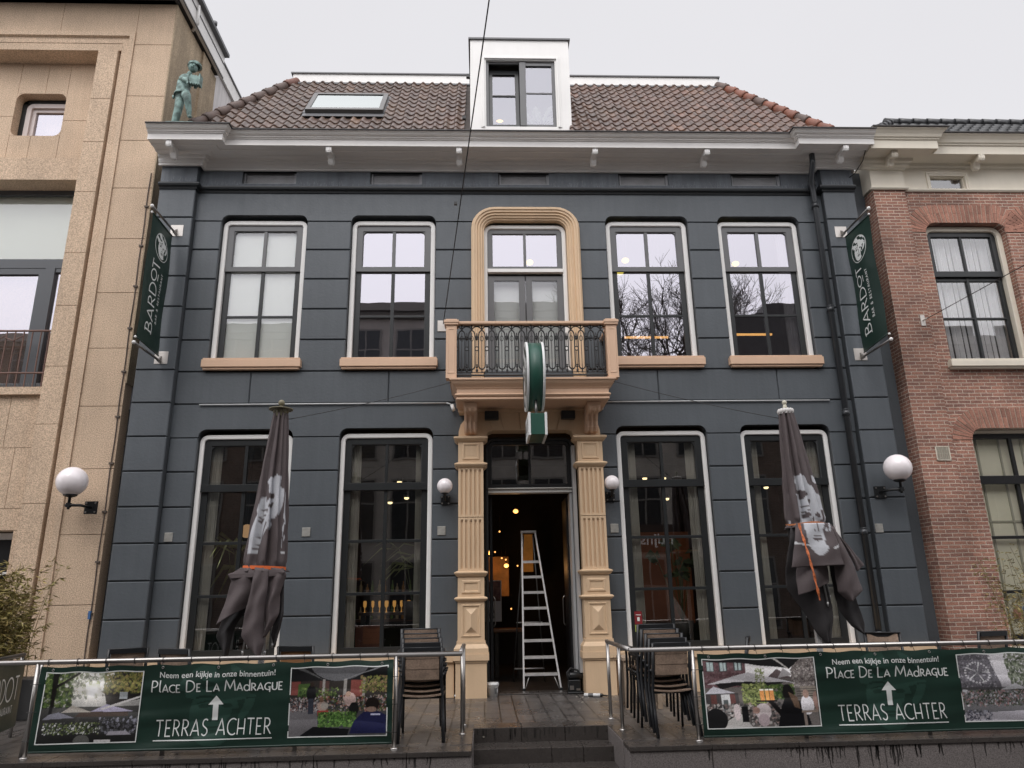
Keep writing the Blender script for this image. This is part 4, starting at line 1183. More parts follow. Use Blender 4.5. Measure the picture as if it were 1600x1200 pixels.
# back bar with bottles, glimpsed through the second window; lounge lamps in the others
e = thing('back_bar', 'dim back bar shelf with amber bottles inside the second ground-floor window', 'shelf', (-1.9, 15.4, 0))
m = MB(); m.box(-2.9, -1.3, 15.4, 15.7, 1.0, 1.05); m.box(-2.9, -1.3, 15.4, 15.7, 1.5, 1.54); m.box(-2.9, -2.85, 15.4, 15.7, 0, 2.2); m.box(-1.35, -1.3, 15.4, 15.7, 0, 2.2); m.build('shelf_board', M('wood_bar', (.10, .05, .03), .5, var=.3), e)
rnd = random.Random(17)
for z in (1.05, 1.54):
    for i in range(11):
        x = -2.75 + i * .125 + rnd.uniform(-.02, .02); h = rnd.uniform(.16, .27); m = MB(); m.lathe([(.03, z), (.03, z + h * .6), (.012, z + h * .75), (.012, z + h), (0, z + h)], x, 15.5, 8)
        tag(m.build('bottle', M('bottle_%d' % (i % 3), [(.2, .1, .03), (.05, .09, .03), (.25, .18, .1)][i % 3], .15, emit=[(1, .45, .1), (.5, .7, .2), (1, .8, .5)][i % 3], es=.02), None, origin=(x, 15.5, z)), 'small faintly self-glowing bottle on the dim back bar shelf', 'bottle', 'bottles on the back bar shelf')  # weak emission in the bottle colours imitates warm light on them
for x, y, z, lb in ((-4.6, 14.6, 2.75, 'round paper lantern glowing dimly in the first ground-floor window'), (6.2, 14.4, 2.3, 'round paper lantern glowing dimly in the fourth ground-floor window')):
    e = thing('paper_lantern', lb, 'lamp', (x, y, z)); MB().sphere((x, y, z), .13, 14, 10).build('lamp_shade', M('lantern', (.6, .4, .2), .7, emit=(1, .6, .3), es=.35), e); MB().tube([(x, y, z + .13), (x, y, 4.4)], .004, 4).build('cord', BLACKM, e)
# orange wall panels; warm lamp light put into them as faint emission
m = MB(); m.box(2.5, 4.0, 14.4, 14.45, .9, 2.6); m.build('glowing_wall_panel', M('orange_wall', (.20, .07, .03), .7, var=.3, emit=(.9, .25, .06), es=.015), B)
m = MB(); m.box(.84, 1.08, 16.4, 16.45, 1.95, 2.75); m.build('glowing_wall_panel', M('amber_wall', (.5, .25, .07), .7, var=.4, vs=3, emit=(1, .45, .10), es=.06), B)
m = MB(); m.box(.04, .52, 15.8, 15.84, 1.45, 2.25); m.build('glowing_wall_panel', M('amber_wall2', (.25, .11, .035), .7, var=.5, vs=3, emit=(1, .4, .08), es=.03), B)
# framed poster inside, brown and white
e = thing('wall_poster', 'brown and white framed picture seen through the open doorway', 'picture', (.16, 14.8, 1.0))
MB().box(.02, .34, 14.82, 14.86, .98, 1.75).build('frame', M('poster_white', (.5, .5, .52), .6), e)
MB().box(.04, .32, 14.812, 14.819, 1.36, 1.73).build('print', M('poster_brown', (.22, .12, .11), .6, col2=(.08, .04, .04), vs=9), e)
MB().box(.04, .20, 14.812, 14.819, 1.02, 1.20).build('print', M('poster_dark', (.08, .08, .08), .6, col2=(.4, .4, .4), vs=20), e)
for x, y, z, lb, em in ((.12, 15.2, 2.30, 'amber wall lamp beside the picture inside the doorway', 3), (.46, 15.4, 2.05, 'small amber wall lamp left of the ladder inside the doorway', 5), (.62, 14.2, 3.02, 'orange ceiling lamp above the ladder inside the doorway', 2.5)):
    e = thing('wall_lamp', lb, 'lamp', (x, y, z), 'amber lamps inside the doorway')
    MB().sphere((x, y, z), .05, 12, 8, sz=.8).build('bulb', AMBER, e)
    MB().tube([(x, y + .02, z + .05), (x, y + .06, z + .12)], .012, 6).build('bracket', BLACKM, e)
    ld = bpy.data.lights.new('lamp_light', 'POINT'); ld.energy = em; ld.color = (1, .5, .18); ld.shadow_soft_size = .06
    lo = bpy.data.objects.new('lamp_light', ld); COL.objects.link(lo); lo.parent = e; lo.location = (0, -.12, -.08)

for i, (x, y, z) in enumerate(((.30, 14.0, 2.62), (.22, 14.6, 2.28), (.36, 15.0, 2.18), (.44, 15.0, 2.15), (.70, 15.6, 2.05), (.28, 14.9, 1.28), (.55, 15.5, 1.20))):
    e = thing('tiny_lamp', None, 'lamp', (x, y, z), 'tiny warm points of light inside the doorway'); e['label'] = 'one of the tiny warm points of light in the dark behind the ladder'
    MB().sphere((x, y, z), .016, 8, 6).build('bulb', AMBER, e); MB().tube([(x, y, z + .012), (x, y, z + .30)], .002, 4).build('cord', BLACKM, e)
# ================================================================= left neighbour: tan stone building
S = thing('stone_building', 'tan stone building with deep moulded window bay at the left edge', 'building', (-7.5, 12, 0))
def stone():
    x1 = -6.0
    zj = [-.6, .42, 1.43, 2.5, 3.55, 4.6, 5.62, 6.64, 7.68, 8.70, 9.70, 10.67, 11.84, 12.82]
    m = MB(); rnd = random.Random(4)
    # right-hand pier, course by course
    for z0, z1 in zip(zj, zj[1:]):
        m.cham(-6.70, x1, 12.0, 12.05, z0 + .004, z1 - .004, .004, .004)
    m.box(-6.70, x1, 12.05, 14.15, -.6, 12.82)
    m.box(-14, -6.70, 12.9, 14.15, -.6, 12.82)
    # top field above the frame
    xs = [-14, -11.9, -10.1, -8.15, -6.703]
    for a, b in zip(xs, xs[1:]): m.cham(a + .003, b - .003, 12.0, 12.05, 12.12, 12.815, .004, .004)
    m.box(-14, -6.70, 12.05, 12.9, 12.12, 12.82)
    # raised frame round the bay: outer fillet, groove
    fr = MB()
    oframe(fr, -20, -6.70, -.6, 12.12, .01, [(0, 12.0), (0, 11.97), (.10, 11.97), (.12, 12.02), (.24, 12.02), (.245, 12.10)])
    # inner pilaster strip
    st = MB()
    zz = [-.6, .9, 1.96, 3.0, 4.3, 5.3, 6.4, 7.4, 8.62, 9.66, 10.6, 11.70]
    for z0, z1 in zip(zz, zz[1:]): st.cham(-7.36, -6.99, 11.99, 12.04, z0 + .003, z1 - .003, .003, .004)
    st.box(-7.36, -6.99, 12.04, 12.9, -.6, 11.70)
    st.box(-6.99, -6.94, 12.10, 12.9, -.6, 11.95)
    # lintel beam across the bay
    st.box(-14, -6.95, 12.03, 12.9, 11.72, 11.98)
    # recessed wall panel with a small square window
    yq = 12.42
    p = MB()
    wx0, wx1, wz0, wz1, r = -9.02, -8.08, 10.08, 11.02, .13
    blocks = []
    poly = [(-14, 9.48)] + []
    # panel ring around the window as four pieces with rounded corners
    def corner(cx, cz, sx, sz):
        pts = [(cx, cz)]
        for k in range(7):
            a = (pi / 2) * k / 6; pts.append((cx - sx * r + sx * r * cos(a), cz - sz * r + sz * r * sin(a)))
        return pts
    def pb(a, b, z0, z1): p.cham(a + .003, b - .003, yq, yq + .05, z0 + .003, z1 - .003, .003, .003); p.box(a, b, yq + .05, 12.9, z0, z1)
    pb(-14, -10.6, 9.48, 11.72); pb(-10.6, wx0, 9.48, 10.5); pb(-10.6, wx0, 10.5, 11.72); pb(wx1, -7.36, 9.48, 10.42); pb(wx1, -7.36, 10.42, 11.72)
    pb(wx0, -8.5, wz1, 11.72); pb(-8.5, wx1, wz1, 11.72); pb(wx0, -8.62, 9.48, wz0); pb(-8.62, wx1, 9.48, wz0)
    for cx, cz, sx, sz in ((wx0, wz0, -1, -1), (wx1, wz0, 1, -1), (wx0, wz1, -1, 1), (wx1, wz1, 1, 1)):
        p.prism(corner(cx, cz, sx, sz), yq + .001, 12.9)
    # ledge over the big window
    p.box(-14, -7.36, 12.25, 12.9, 9.02, 9.48)
    # spandrel below the big window
    def sb(a, b, z0, z1): p.cham(a + .003, b - .003, 12.2, 12.24, z0 + .003, z1 - .003, .003, .003); p.box(a, b, 12.24, 12.9, z0, z1)
    p.box(-14, -7.36, 12.12, 12.9, 4.85, 4.98)
    for z0, z1, xs in ((3.95, 4.85, (-14, -10.2, -7.95, -7.36)), (2.95, 3.95, (-14, -9.3, -7.75, -7.36)), (2.6, 2.95, (-14, -7.36))):
        for a, b in zip(xs, xs[1:]): sb(a, b, z0, z1)
    sb(-7.55, -7.36, -.6, 2.6)
    m.build('stone_wall', STONE, S); fr.build('stone_frame', STONE, S); st.build('stone_pier', STONE, S); p.build('stone_panel', STONE, S)
    # darker weathered flank
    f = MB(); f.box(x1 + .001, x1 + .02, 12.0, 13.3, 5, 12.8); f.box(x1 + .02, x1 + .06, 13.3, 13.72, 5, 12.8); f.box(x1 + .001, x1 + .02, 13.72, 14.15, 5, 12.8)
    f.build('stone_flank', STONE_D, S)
    w = MB(); w.box(-14, x1 + .01, 14.151, 22, -.6, 13.1); w.build('white_flank', M('white_flank', (.6, .57, .56), .6, var=.1, streak=.15), S)
    # small window
    w = MB(); y = 12.62
    w.box(wx0, wx1, y, y + .02, wz0, wz0 + .02)
    d = MB(); d.box(wx0, wx0 + .10, y, y + .1, wz0, wz1); d.box(wx0, wx1, y, y + .1, wz1 - .09, wz1); d.build('window_frame', SASH, S)
    w = MB(); oframe(w, wx0 + .10, wx1 + .3, wz0 - .1, wz1 - .09, .12, [(0, y - .01), (.09, y - .01), (.09, y + .04), (.16, y + .04), (.16, y + .1)])
    o = w.build('window', M('pinkish_white', (.6, .52, .49), .5), S)
    pane(o, wx0 + .2, wx1, wz0, wz1 - .2, y + .08, GL_UP)
    # big window with blind, dark frame and balcony rail
    y = 12.66; X0, X1, Z0, Z1 = -14, -7.36, 4.98, 9.02
    w = MB()
    w.box(X0, X1, y - .02, y + .05, 8.93, 9.02); w.box(X0, X1, y, y + .1, 7.42, 7.60); w.box(X1 - .04, X1, y, y + .1, 4.98, 7.42)
    w.box(-8.05, -7.88, y - .01, y + .1, 4.98, 7.42); w.box(X0, -8.05, y + .01, y + .08, 7.30, 7.42); w.box(-8.17, -8.05, y + .01, y + .08, 4.98, 7.30); w.box(X0, X1, y, y + .1, 4.98, 5.2)
    w.box(-7.88, X1 - .04, y + .01, y + .08, 7.34, 7.42)
    o = w.build('window', M('grey_frame', (.075, .08, .088), .4), S)
    pane(o, X0, -8.17, 5.2, 7.30, y + .06, GL_UP); pane(o, -7.88, X1 - .04, 5.2, 7.34, y + .06, GL_UP); pane(o, X0, X1, 7.6, 8.93, y + .04, glass('glass_clearish', .12, (.95, .96, .95)))
    b = MB(); b.box(X0, X1, y + .1, y + .12, 7.5, 9.0); b.build('roller_blind', M('blind_green', (.66, .68, .62), .8), S)
    dk = MB(); dk.box(X0, X1, y + .25, 13.4, 4.9, 7.5); dk.f = dk.f[1:]; dk.sm = dk.sm[1:]; dk.build('room', M('office_dark', (.16, .16, .17), .8, var=.2), S, nrm=False)
    sm_ = MB(); sm_.tube([(-9.1, 13.0, 6.75), (-7.5, 13.0, 6.75)], .02, 6); sm_.build('light_strip', M('office_light', (1, .95, .85), .5, emit=(1, .9, .75), es=1.2), S)
    r = MB(); yb = 12.3
    RST = M('rusty_rail', (.16, .09, .07), .6, var=.2)
    r.tube([(-12, yb, 6.05), (-7.40, yb, 6.05)], .02, 8); r.tube([(-12, yb, 5.28), (-7.40, yb, 5.28)], .016, 8)
    k = 0; x = -7.42
    while x > -10.5:
        r.tube([(x, yb, 5.0), (x, yb, 6.05)], .011, 6); x -= .145; k += 1
    for i in range(6):
        r.tube([(-8.0 - i * .3, yb - .02, 5.95), (-8.15 - i * .3, yb - .02, 5.86), (-8.3 - i * .3, yb - .02, 5.92)], .01, 6)
    r.build('balcony_railing', RST, S, nrm=False)
    pk = MB(); rnd = random.Random(8)
    for i in range(60): pk.tube([(-7.4 - i * .035, 12.25, 4.98), (-7.4 - i * .035 + rnd.uniform(-.03, .03), 12.2, 5.07)], .0022, 4)
    pk.build('bird_spikes', STEEL_D, S)
    # ground floor window corner
    w = MB(); w.box(-14, -7.55, 12.45, 12.55, 2.48, 2.58); w.build('window', WHITE, S)
    w = MB(); w.box(-14, -7.55, 12.5, 12.6, -.6, 2.47); w.box(-7.66, -7.56, 12.44, 12.5, -.6, 2.47); w.build('shopfront', M('near_black', (.015, .015, .016), .2), S)
    w = MB(); w.box(-14, -7.56, 12.42, 12.5, 1.92, 1.96); w.build('shopfront_bar', WHITE, S)
    # eaves: dark soffit, white fascia board, gutter
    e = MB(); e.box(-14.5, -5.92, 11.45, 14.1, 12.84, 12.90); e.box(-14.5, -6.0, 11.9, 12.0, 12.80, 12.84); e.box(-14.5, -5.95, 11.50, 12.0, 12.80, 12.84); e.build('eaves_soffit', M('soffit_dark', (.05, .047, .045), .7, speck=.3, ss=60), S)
    e = MB(); e.box(-5.92, -5.86, 11.45, 14.2, 12.84, 13.42); e.box(-14.5, -5.86, 11.40, 11.45, 12.84, 13.42); e.box(-5.985, -5.93, 14.2, 22, 13.0, 13.36); e.build('fascia_board', WHITE, S)
    e = MB(); e.box(-5.88, -5.76, 11.38, 14.22, 13.42, 13.50); e.box(-5.86, -5.84, 11.38, 14.2, 12.84, 12.87); e.box(-5.86, -5.845, 11.38, 14.2, 13.2, 13.22); e.box(-6.0, -5.9, 14.22, 22, 13.36, 13.40); e.tube([(-5.78, 13.3, 13.5), (-5.78, 13.3, 13.58)], .05, 10); e.build('gutter', M('lead', (.13, .13, .135), .5), S)
    pp = MB(); pp.tube([(-5.82, 12.55, 13.3), (-5.82, 12.6, 12.9), (-5.96, 12.7, 12.80)], .03, 8); pp.build('drainpipe', WHITE, S)
    # electric cable with clips down the edge
    c = MB(); pts = [(-6.045 + .006 * sin(z * 5), 11.985, z) for z in [9.0 - .25 * i for i in range(36)]]
    c.tube(pts, .010, 6); 
    for i in range(12): c.box(-6.08, -6.01, 11.97, 12.0, 8.3 - i * .78, 8.33 - i * .78)
    c.build('cable', M('cable_brown', (.10, .075, .06), .7), S)
    bl = MB(); bl.box(-6.065, -6.03, 11.95, 11.99, 1.22, 1.34); bl.build('cable_tag', M('blue_tag', (.05, .14, .32), .5), S)
stone()

# ================================================================= right neighbour: brick building
K = thing('brick_building', 'red brown brick house with cream cornice and brick arches at the right edge', 'building', (9.5, 11.8, 0))
BR = brick_mat('red_brick', (.34, .165, .115), (.21, .105, .08), (.47, .38, .31), bump=.8, soot=.32)
def brickhouse():
    yf = 11.86; yp = 11.80
    xw0, xw1 = 8.20, 9.72           # upper window opening
    gw0, gw1 = 8.30, 9.90
    m = MB()
    m.box(7.30, 7.90, yp, 12.3, -.6, 8.62)
    for a, b in ((7.90, xw0), (xw1, 10.05), (11.6, 16)): m.box(a, b, yf, 12.3, 4.9, 8.62)
    m.box(xw0, xw1, yf, 12.3, 4.9, 5.28)
    def headpoly(z0, x0, x1, top, r, xa, xb, z1):
        poly = [(xa, z0)] + outline(x0, x1, z0, top, r) + [(xb, z0), (xb, z1), (xa, z1)]
        m.prism(poly, yf, 12.3)
    headpoly(7.5, xw0 - .001, xw1 + .001, 7.96, .2, xw0 - .002, xw1 + .002, 8.62)
    m.box(10.05, 11.6, yf, 12.3, 4.9, 5.28); headpoly(7.5, 10.05, 11.6, 7.96, .2, 10.049, 11.601, 8.62)
    headpoly(3.6, gw0, gw1, 4.06, .2, 7.90, 16, 4.9)
    m.box(7.90, gw0, yf, 12.3, -.6, 3.6); m.box(gw1, 16, yf, 12.3, -.6, 3.6); m.box(gw0, gw1, yf, 12.3, -.6, .55)
    m.box(xw0 - .002, xw0 + .0, yf + .001, 12.3, 5.28, 7.5)
    m.build('brick_wall', BR, K)
    # soldier arches with fanned shoulders: individual bricks over a mortar bed
    rnd = random.Random(21)
    def fan(x0, x1, top, r, low, H):
        bd = MB(); bk = MB(); bk.usec = True
        pth = []; r_ = r
        n = 9
        # fan corner left, straight, fan corner right
        pin, pout = [], []
        R = r + .02
        for k in range(n + 1):
            a = pi - (pi / 2) * k / n
            pin.append((x0 + r + r * cos(a), top - r + r * sin(a))); pout.append((x0 + r + (r + H) * cos(a), top - r + (r + H) * sin(a)))
        ns = int((x1 - x0 - 2 * r) / .075)
        for k in range(1, ns):
            x = x0 + r + (x1 - x0 - 2 * r) * k / ns; lean = (x - (x0 + x1) / 2) * .10
            pin.append((x, top)); pout.append((x + lean, top + H))
        for k in range(n + 1):
            a = pi / 2 - (pi / 2) * k / n
            pin.append((x1 - r + r * cos(a), top - r + r * sin(a))); pout.append((x1 - r + (r + H) * cos(a), top - r + (r + H) * sin(a)))
        bd.strips([[(a, yf - .004, b) for a, b in pin], [(a, yf - .004, b) for a, b in pout]])
        for i in range(len(pin) - 1):
            a, b, c, d = map(lambda q: Vector((q[0], 0, q[1])), (pin[i], pin[i + 1], pout[i + 1], pout[i]))
            e1 = .11; 
            cuts = [0, 1.0] if i % 2 else [0, .52 + rnd.uniform(-.03, .03), 1.0]
            for t0, t1 in zip(cuts, cuts[1:]):
                t0_ = t0 + (.015 if t0 > 0 else 0)
                p = [a.lerp(b, e1).lerp(d.lerp(c, e1), t0_), a.lerp(b, 1 - e1).lerp(d.lerp(c, 1 - e1), t0_), a.lerp(b, 1 - e1).lerp(d.lerp(c, 1 - e1), t1), a.lerp(b, e1).lerp(d.lerp(c, e1), t1)]
                q = rnd.uniform(.75, 1.25); col = (.32 * q, .155 * q, .11 * q)
                yy = yf - .010 - rnd.uniform(0, .004)
                bk.add([(v.x, yy, v.z) for v in p] + [(v.x, yf, v.z) for v in p], [(0, 1, 2, 3), (0, 1, 5, 4), (1, 2, 6, 5), (2, 3, 7, 6), (3, 0, 4, 7)], col)
        bd.build('arch_mortar', M('mortar', (.45, .36, .29), .9, speck=.2), K); bk.build('brick_arch', M('arch_brick', (.3, .15, .1), .85, attr=True, var=.2, vs=5, speck=.25, ss=45, bump=.4, bs=40), K)
    fan(xw0 - .01, xw1 + .01, 7.96, .2, 7.76, .36); fan(10.05, 11.6, 7.96, .2, 7.76, .36); fan(gw0, gw1, 4.06, .2, 3.86, .34)
    # upper windows
    for cx in (8.96, 10.825):
        w = MB(); oframe(w, cx - .75, cx + .75, 5.28, 7.94, .2, [(0, 12.3), (0, 11.99), (.075, 11.99), (.085, 12.0), (.085, 12.3)])
        win = w.build('window', CREAM, K)
        s = MB(); a, b = cx - .66, cx + .66
        oframe(s, a, b, 7.0, 7.85, .1, [(0, 12.2), (0, 12.04), (.085, 12.04), (.095, 12.06), (.095, 12.1)])
        s.box(a, b, 12.035, 12.1, 6.95, 7.06); s.box(cx - .022, cx + .022, 12.05, 12.1, 7.06, 7.76)
        s.box(a, a + .07, 12.09, 12.15, 5.3, 6.95); s.box(b - .07, b, 12.09, 12.15, 5.3, 6.95); s.box(a + .07, b - .07, 12.088, 12.15, 5.3, 5.36); s.box(cx - .024, cx + .024, 12.08, 12.14, 5.36, 6.95); s.box(a + .07, b - .07, 12.085, 12.14, 6.13, 6.165)
        s.box(a + .07, b - .07, 12.088, 12.15, 6.88, 6.95)
        s.build('sash', SASH, win, bev=.003)
        gm = glass('glass_brick', .20, (.95, .95, .95), .03)
        pane(win, a + .07, b - .07, 7.06, 7.78, 12.08, gm); pane(win, a + .07, b - .07, 5.36, 6.88, 12.12, gm)
        sl = MB(); sl.box(cx - .84, cx + .9, 11.74, 12.0, 5.14, 5.24); sl.box(cx - .82, cx + .88, 11.76, 12.0, 5.24, 5.28); sl.box(cx - .82, cx + .88, 11.775, 12.0, 5.11, 5.14); sl.build('window_sill', CREAM, K, bev=.006)
        m2 = MB(); rows = []
        for k in range(2):
            rows.append([(cx - .7 + i * 1.4 / 90, 12.28 + .03 * sin(i * .95) + .01 * sin(i * .37), (5.2, 8.0)[k]) for i in range(91)])
        m2.strips(rows, smooth=True)
        tag(m2.build('net_curtain', M('net', (.74, .73, .73), .9), None, origin=(cx, 12.28, 5.2), nrm=False), 'white pleated net curtain in the %s upper window of the brick house' % ('first' if cx < 10 else 'second'), 'curtain', 'net curtains of the brick house')
    # ground window
    w = MB(); oframe(w, gw0 - .001, gw1, .55, 4.05, .2, [(0, 12.3), (0, 12.0), (.05, 12.0), (.055, 12.3)]); win = w.build('window', CREAM, K)
    s = MB(); a, b = gw0 + .05, gw1 - .06
    oframe(s, a, b, 3.2, 3.99, .1, [(0, 12.2), (0, 12.04), (.07, 12.04), (.08, 12.06), (.08, 12.1)])
    s.box(a, b, 12.03, 12.1, 3.13, 3.27)
    cx = (a + b) / 2
    s.box(cx - .03, cx + .03, 12.05, 12.1, 3.27, 3.92); s.box(a, a + .08, 12.08, 12.14, .6, 3.13); s.box(b - .08, b, 12.08, 12.14, .6, 3.13); s.box(cx - .03, cx + .03, 12.07, 12.13, .7, 3.13)
    for z in (2.22, 1.35): s.box(a + .08, b - .08, 12.075, 12.13, z, z + .05)
    s.box(a, b, 12.08, 12.14, .55, .72)
    s.build('sash', M('near_black', (.015, .015, .016), .3), win, bev=.003)
    gm = glass('glass_brick_low', .1, (.95, .95, .95), .03); pane(win, a + .06, b - .06, 3.27, 3.93, 12.08, gm); pane(win, a + .07, b - .07, .7, 3.13, 12.11, gm)
    k = MB(); k.box(gw0, gw1, 12.19, 12.2, .5, 4.1); k.build('roller_blind', M('blind_yellow', (.80, .77, .60), .8, var=.06), K)
    k = MB()
    for x in (8.55, 8.95, 9.35): k.box(x, x + .03, 12.17, 12.189, .5, 4.1)
    k.box(8.35, 9.9, 12.175, 12.189, 2.5, 2.53); k.build('blind_seam', M('blind_seam', (.4, .39, .3), .8), K)
    k = MB(); k.usec = True
    for (x, z, w_, h_, c) in ((8.62, .95, .16, .22, (.5, .25, .18)), (8.78, .98, .14, .22, (.2, .35, .6)), (8.92, .93, .12, .2, (.65, .45, .1)), (9.04, .95, .14, .2, (.25, .4, .3))):
        k.add([(x, 12.15, z), (x + w_, 12.15, z), (x + w_, 12.15, z + h_ * .6), (x + w_ / 2, 12.15, z + h_), (x, 12.15, z + h_ * .6)], [(0, 1, 2, 3, 4)], c)
    tag(k.build('window_poster', M('poster_col', (.5, .5, .5), .6, attr=True), None, origin=(8.6, 12.3, .9), nrm=False), 'colourful little paper houses in the lower ground window of the brick house', 'poster')
    k = MB(); k.box(gw0 - .05, gw1 + .05, 11.76, 12.0, .42, .55); k.build('window_sill', CREAM, K, bev=.008)
    # entablature
    fz = MB(); fz.box(7.28, 7.92, yp - .01, 12.3, 8.66, 9.30)
    for a, b in ((7.92, 8.46), (9.16, 16)): fz.box(a, b, yf, 12.3, 8.66, 9.30)
    fz.box(8.46, 9.16, yf, 12.3, 8.98, 9.30); fz.box(8.46, 9.16, yf, 12.3, 8.66, 8.68)
    fz.build('frieze', CREAM, K)
    aw = MB(); oframe(aw, 8.40, 9.22, 8.665, 9.02, .005, [(0, yf), (0, yf - .02), (.03, yf - .02), (.04, yf - .004), (.07, yf - .004), (.075, 11.90), (.095, 11.90), (.10, 11.96)]); o = aw.build('attic_window', CREAM, K); pane(o, 8.49, 9.13, 8.68, 8.93, 11.94, GL_LOW)
    aw = MB(); aw.box(8.47, 9.15, 12.0, 12.02, 8.6, 9.0); aw.build('attic_window_back', DARKROOM, K)
    pth = [(7.24, yp - .01), (7.92, yp - .01), (7.92, yf), (16, yf)]
    c = MB(); sweep(c, pth, [(0, 8.60), (.03, 8.60), (.05, 8.625), (.05, 8.645), (.02, 8.66), (0, 8.665)]); c.build('frieze_moulding', CREAM, K)
    pth = [(7.10, 12.1), (7.10, yp + .02), (7.92, yp + .02), (7.92, yf + .04), (16, yf + .04)]
    pth = [(7.12, yp - .01), (7.92, yp - .01), (7.92, yf + .1), (16, yf + .1)]
    prof = [(0, 9.02), (.03, 9.02), (.045, 9.05), (.09, 9.07), (.10, 9.11), (.14, 9.13), (.15, 9.19), (.44, 9.205), (.44, 9.19), (.455, 9.19), (.455, 9.36), (.48, 9.365), (.485, 9.39), (.51, 9.40), (.53, 9.45), (.57, 9.50), (.60, 9.52), (.60, 9.54), (.1, 9.6), (0, 9.6)]
    c = MB(); sweep(c, pth, prof); c.build('cornice', CREAM, K)
    g = MB(); sweep(g, pth, [(.59, 9.541), (.63, 9.541), (.63, 9.56), (.5, 9.58), (0, 9.62)]); g.build('gutter_edge', M('gutter_dark', (.06, .055, .055), .6), K)
    for x, dy in ((7.60, 0), (9.30, .09), (11.2, .09)):
        c = MB(); s2 = [(11.42, 9.20), (11.42, 9.12), (11.44, 9.08), (11.48, 9.07), (11.51, 9.10), (11.55, 9.11), (11.59, 9.06), (11.61, 9.0), (11.65, 8.98), (11.68, 9.01), (11.68, 9.2)]
        c.prism([(a + dy, b) for a, b in s2], x - .06, x + .06, 'yz'); c.prism([(a + dy - .008, b - .008) for a, b in s2], x - .02, x + .02, 'yz'); c.build('bracket', CREAM, K, bev=.008)
    # dark tiled roof
    r = MB(); rnd = random.Random(31); y0, z0 = 11.6, 9.58; s_ = .95; L = math.hypot(1, s_)
    rp = lambda x, s, o=0: (x, y0 + s / L - o * s_ / L, z0 + s * s_ / L + o / L)
    for j in range(7):
        x = 7.2
        while x < 16:
            if x > 7.15 + j * .2 + (0.0):
                k = rnd.uniform(.6, 1.5)
                rows = [[rp(x + a, j * .26 + sa, o + b) for a, b in ((0, 0), (.03, .02), (.06, .02), (.10, -.004), (.16, -.01), (.2, .004))] for sa, o in ((0, .01), (.002, .035), (.30, .01))]
                n = 6; r.add([p for q in rows for p in q], [(i * n + t, i * n + t + 1, (i + 1) * n + t + 1, (i + 1) * n + t) for i in range(2) for t in range(n - 1)], (.03 * k, .031 * k, .032 * k), True)
            x += .2
    r.build('roof_tiles', M('black_tiles', (.03, .03, .03), .3, attr=True, var=.2), K, weld=False, nrm=False)
    u = MB(); u.add([rp(7.1, 0), rp(16, 0), rp(16, 1.85), rp(8.6, 1.85)], [(0, 1, 2, 3)]); u.box(7.4, 16, 12.3, 20, -.6, 9.3); u.build('house_body', DARKROOM, K, nrm=False)
    rd = MB()
    for i in range(26):
        x = 8.5 + i * .3; a = rp(x, 1.88, .04); b = rp(x + .31, 1.88, .04); rd.tube([a, b], [.09, .075], 10)
    for i in range(8):
        a = Vector(rp(7.15 + i * .19, i * .24, .04)); b = Vector(rp(7.15 + (i + 1) * .19, (i + 1) * .24, .04)); rd.tube([a, b], [.09, .075], 10)
    rd.build('ridge_tiles', M('black_tiles2', (.035, .036, .038), .35), K)
    v = MB(); v.box(7.6, 7.84, yp - .02, yp, 3.48, 3.70); v2 = MB()
    vt = thing('air_vent', 'small louvred metal vent grille on the brick pier beside the ground window', 'vent', (7.65, yp, 3.5))
    f = MB(); x0, x1, z0_, z1_ = 7.58, 7.82, 3.50, 3.74
    f.box(x0, x1, yp - .02, yp - .004, z0_, z0_ + .012); f.box(x0, x1, yp - .02, yp - .004, z1_ - .012, z1_); f.box(x0, x0 + .012, yp - .02, yp - .004, z0_, z1_); f.box(x1 - .012, x1, yp - .02, yp - .004, z0_, z1_)
    f.build('frame', CREAM, vt)
    f = MB()
    for i in range(12): z = z0_ + .02 + i * .017; f.add([(x0 + .012, yp - .018, z), (x1 - .012, yp - .018, z), (x1 - .012, yp - .005, z + .014), (x0 + .012, yp - .005, z + .014)], [(0, 1, 2, 3)])
    for i in range(1, 5): f.box(x0 + i * .048, x0 + i * .048 + .005, yp - .02, yp - .004, z0_, z1_)
    f.build('louvre', M('louvre_cream', (.5, .46, .38), .5), vt, nrm=False)
brickhouse()

